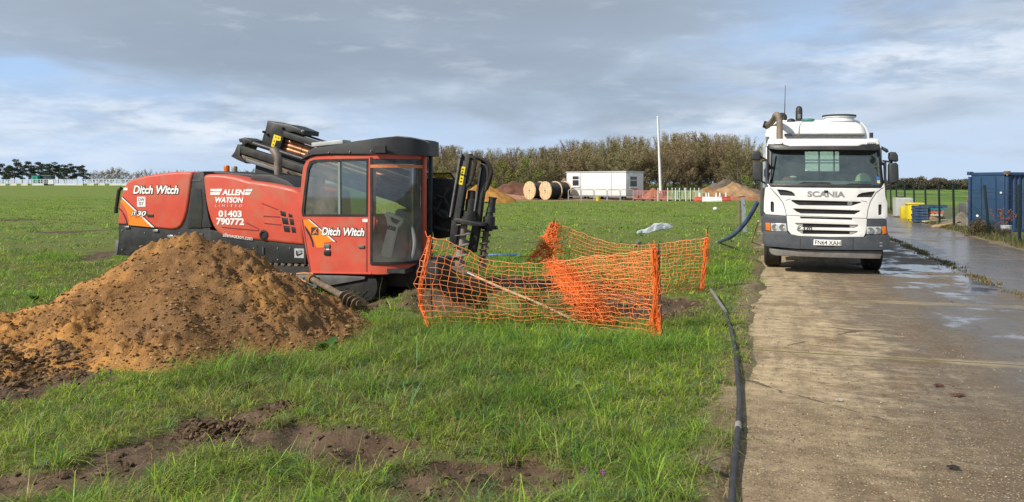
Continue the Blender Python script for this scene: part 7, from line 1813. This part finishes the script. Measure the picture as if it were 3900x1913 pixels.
# barrier pole, bucket, kerb beam, brambles at the fence foot
p, q = yard(3762, 884), at(3722, 822, 26.2)
bp = empty('warning_pole', p, (0, 0, 0), 'red and white striped pole leaning in the brambles before the container', 'pole'); d = q - p
for k in range(6): MB().cyl(d * (k / 6), d * ((k + 1) / 6), .035, n=10).build('pole_band', WPLAST if k % 2 else mat('band_red', (.50, .05, .05), .5), bp)
p = yard(3832, 902)
bk = empty('bucket', p, (0, 0, 0), 'pale grey plastic bucket standing at the foot of the fence', 'bucket')
MB().lathe([(0, .11), (.0, .125), (.34, .165), (.36, .175), (.36, .155), (.04, .11)], (0, 0, 0), (0, 0, 1), 20).build('bucket_body', mat('bucket_grey', (.50, .54, .55), .5), bk); MB().tube([(-.17, 0, .34), (-.15, -.12, .2), (0, -.19, .12), (.15, -.12, .2), (.17, 0, .34)], .006, 6).build('bucket_handle', STEEL, bk)
p = yard(3880, 884) + Vector((.6, 1.2, 0)); lone('concrete_beam', MB().box(p + Vector((0, 0, .22)), (2.2, .22, .16), (0, 0, .2)).box(p + Vector((-.6, 0, .07)), (.3, .3, .14), (0, 0, .2)).box(p + Vector((.7, .2, .07)), (.3, .3, .14), (0, 0, .2)), mat('concrete_grey', (.36, .34, .30), .85, var=.2), 'grey concrete beam lying before the blue container', 'beam', p, .01)
br = bush_proto(660, [(.055, .05, .03), (.10, .07, .04), (.06, .075, .025), (.14, .10, .06)], 'bramble_bush', .22)
for px, py, hh, lb in ((3772, 900, .66, 'tangled brown bramble round the leaning fence post'), (3800, 898, .46, 'low brown bramble between the leaning post and the bucket'), (3862, 905, .42, 'low bramble clump right of the bucket'), (3742, 893, .34, 'low bramble clump at the container corner')):
    p = yard(px, py); put_tree(br, p.x, p.y + .5, hh, px, lb, 'bramble', 'brambles at the fence foot', .95)
p = yard(3810, 897); sk = MB(); rg = np.random.default_rng(3)
for k in range(9): a = rg.uniform(-.5, .5); sk.tube([p, p + Vector((a * .3, 0, .35)), p + Vector((a * .9, rg.uniform(-.1, .1), rg.uniform(.6, .95)))], .006, 5)
for k in range(60): q = p + Vector((rg.normal(.1, .2), rg.normal(0, .1), rg.uniform(.35, .9))); sk.ball(q, .02, 3, (1, 1, 1.6))
lone('dock_stalk', sk, mat('rust_brown_seed', (.22, .085, .045), .9), 'dead rust-brown seed stalks standing before the corrugated container side', 'weed', p)

# ------------------------------------------------------------------ small parts hung under the part that carries them
def base_name(o): return o.name.rsplit('.', 1)[0] if o.name[-3:].isdigit() and '.' in o.name else o.name
def mid(o):
    b = [Vector(c) for c in o.bound_box]; return sum(b, Vector()) / 8
def nest(root, rules):
    kids = list(root.children)
    for o in kids:
        k = base_name(o)
        if k in rules:
            cand = [c for c in kids if base_name(c) in rules[k] and c is not o and c.parent is root]
            if cand: o.parent = min(cand, key=lambda c: (mid(c) - mid(o)).length)
SIDE = ('rear_hood', 'engine_hood', 'cab_door')
nest(rig, {**{k: SIDE for k in ('maker_lettering', 'orange_flash', 'flash_edge', 'black_stripe', 'sticker', 'company_lettering', 'phone_lettering', 'website_lettering', 'lettering_bar', 'number_label', 'number_lettering', 'model_lettering', 'model_small_lettering', 'catch', 'hood_crease', 'louvre', 'hood_rivet', 'door_catch', 'door_seam', 'maker_emblem', 'emblem_mark', 'fuel_cap')},
    **{k: ('lower_body',) for k in ('body_bolt', 'body_seam', 'latch', 'side_vent', 'loading_label', 'label_lettering', 'hinge')},
    'window_pane': ('window_frame',), 'window_divider': ('window_frame',), 'pillar_window': ('pillar_panel',), 'top_vent': ('pillar_panel',), 'exhaust_collar': ('exhaust_pipe',), 'lamp_base': ('beacon', 'work_lamp'),
    'roof_rib': ('cab_roof',), 'roof_bolt': ('cab_roof',), 'roof_strip': ('cab_roof',), 'lamp_recess': ('cab_roof',), 'rack_label': ('rack_end_plate',), 'label_mark': ('rack_end_plate', 'stake_post', 'lower_body'), 'warning_label': ('stake_post', 'lower_body'), 'chrome_rod': ('stake_post',), 'rod_clamp': ('stake_post',),
    'track_pads': ('track',), 'pipe_joint': ('drill_pipe',), 'frame_bracket': ('drill_frame',), 'orange_stripe': ('front_glass',), 'glass_edge': ('front_glass',), 'glass_sill': ('front_glass',), 'head_rest': ('seat_back',), 'console_screen': ('console',)})
nest(truck, {'grille_slat': ('front_panel',), 'grille_infill': ('front_panel',), 'grille_backing': ('front_panel',), 'panel_joint': ('front_panel',), 'grille_badge': ('front_panel',), 'maker_lettering': ('front_panel',), 'model_lettering': ('front_panel',), 'front_camera': ('front_panel',),
    'roof_lamp_lens': ('roof_lamp',), 'plate_lettering': ('number_plate',), 'plate_holder': ('number_plate',), 'bumper_joint': ('bumper',), 'scratch': ('bumper',), 'bar_bracket': ('underrun_bar',), 'mirror_arm': ('mirror',), 'manhole': ('tank',), 'manhole_seal': ('tank',), 'tank_band': ('tank',), 'green_cap': ('tank',), 'valve': ('tank',), 'vent': ('tank',), 'vent_grille': ('tank',),
    'pipe_flange': ('suction_pipe',), 'blue_sticker': ('windscreen',), 'paper_sticker': ('windscreen',), 'head_rest': ('seat_back',), 'rear_window': ('cab_rear_wall',), 'wash_nozzle': ('windscreen_frame',)})
nest(cabin, {'roof_vent': ('roof',), 'roof_felt': ('roof',), 'notice_line': ('notice',)})
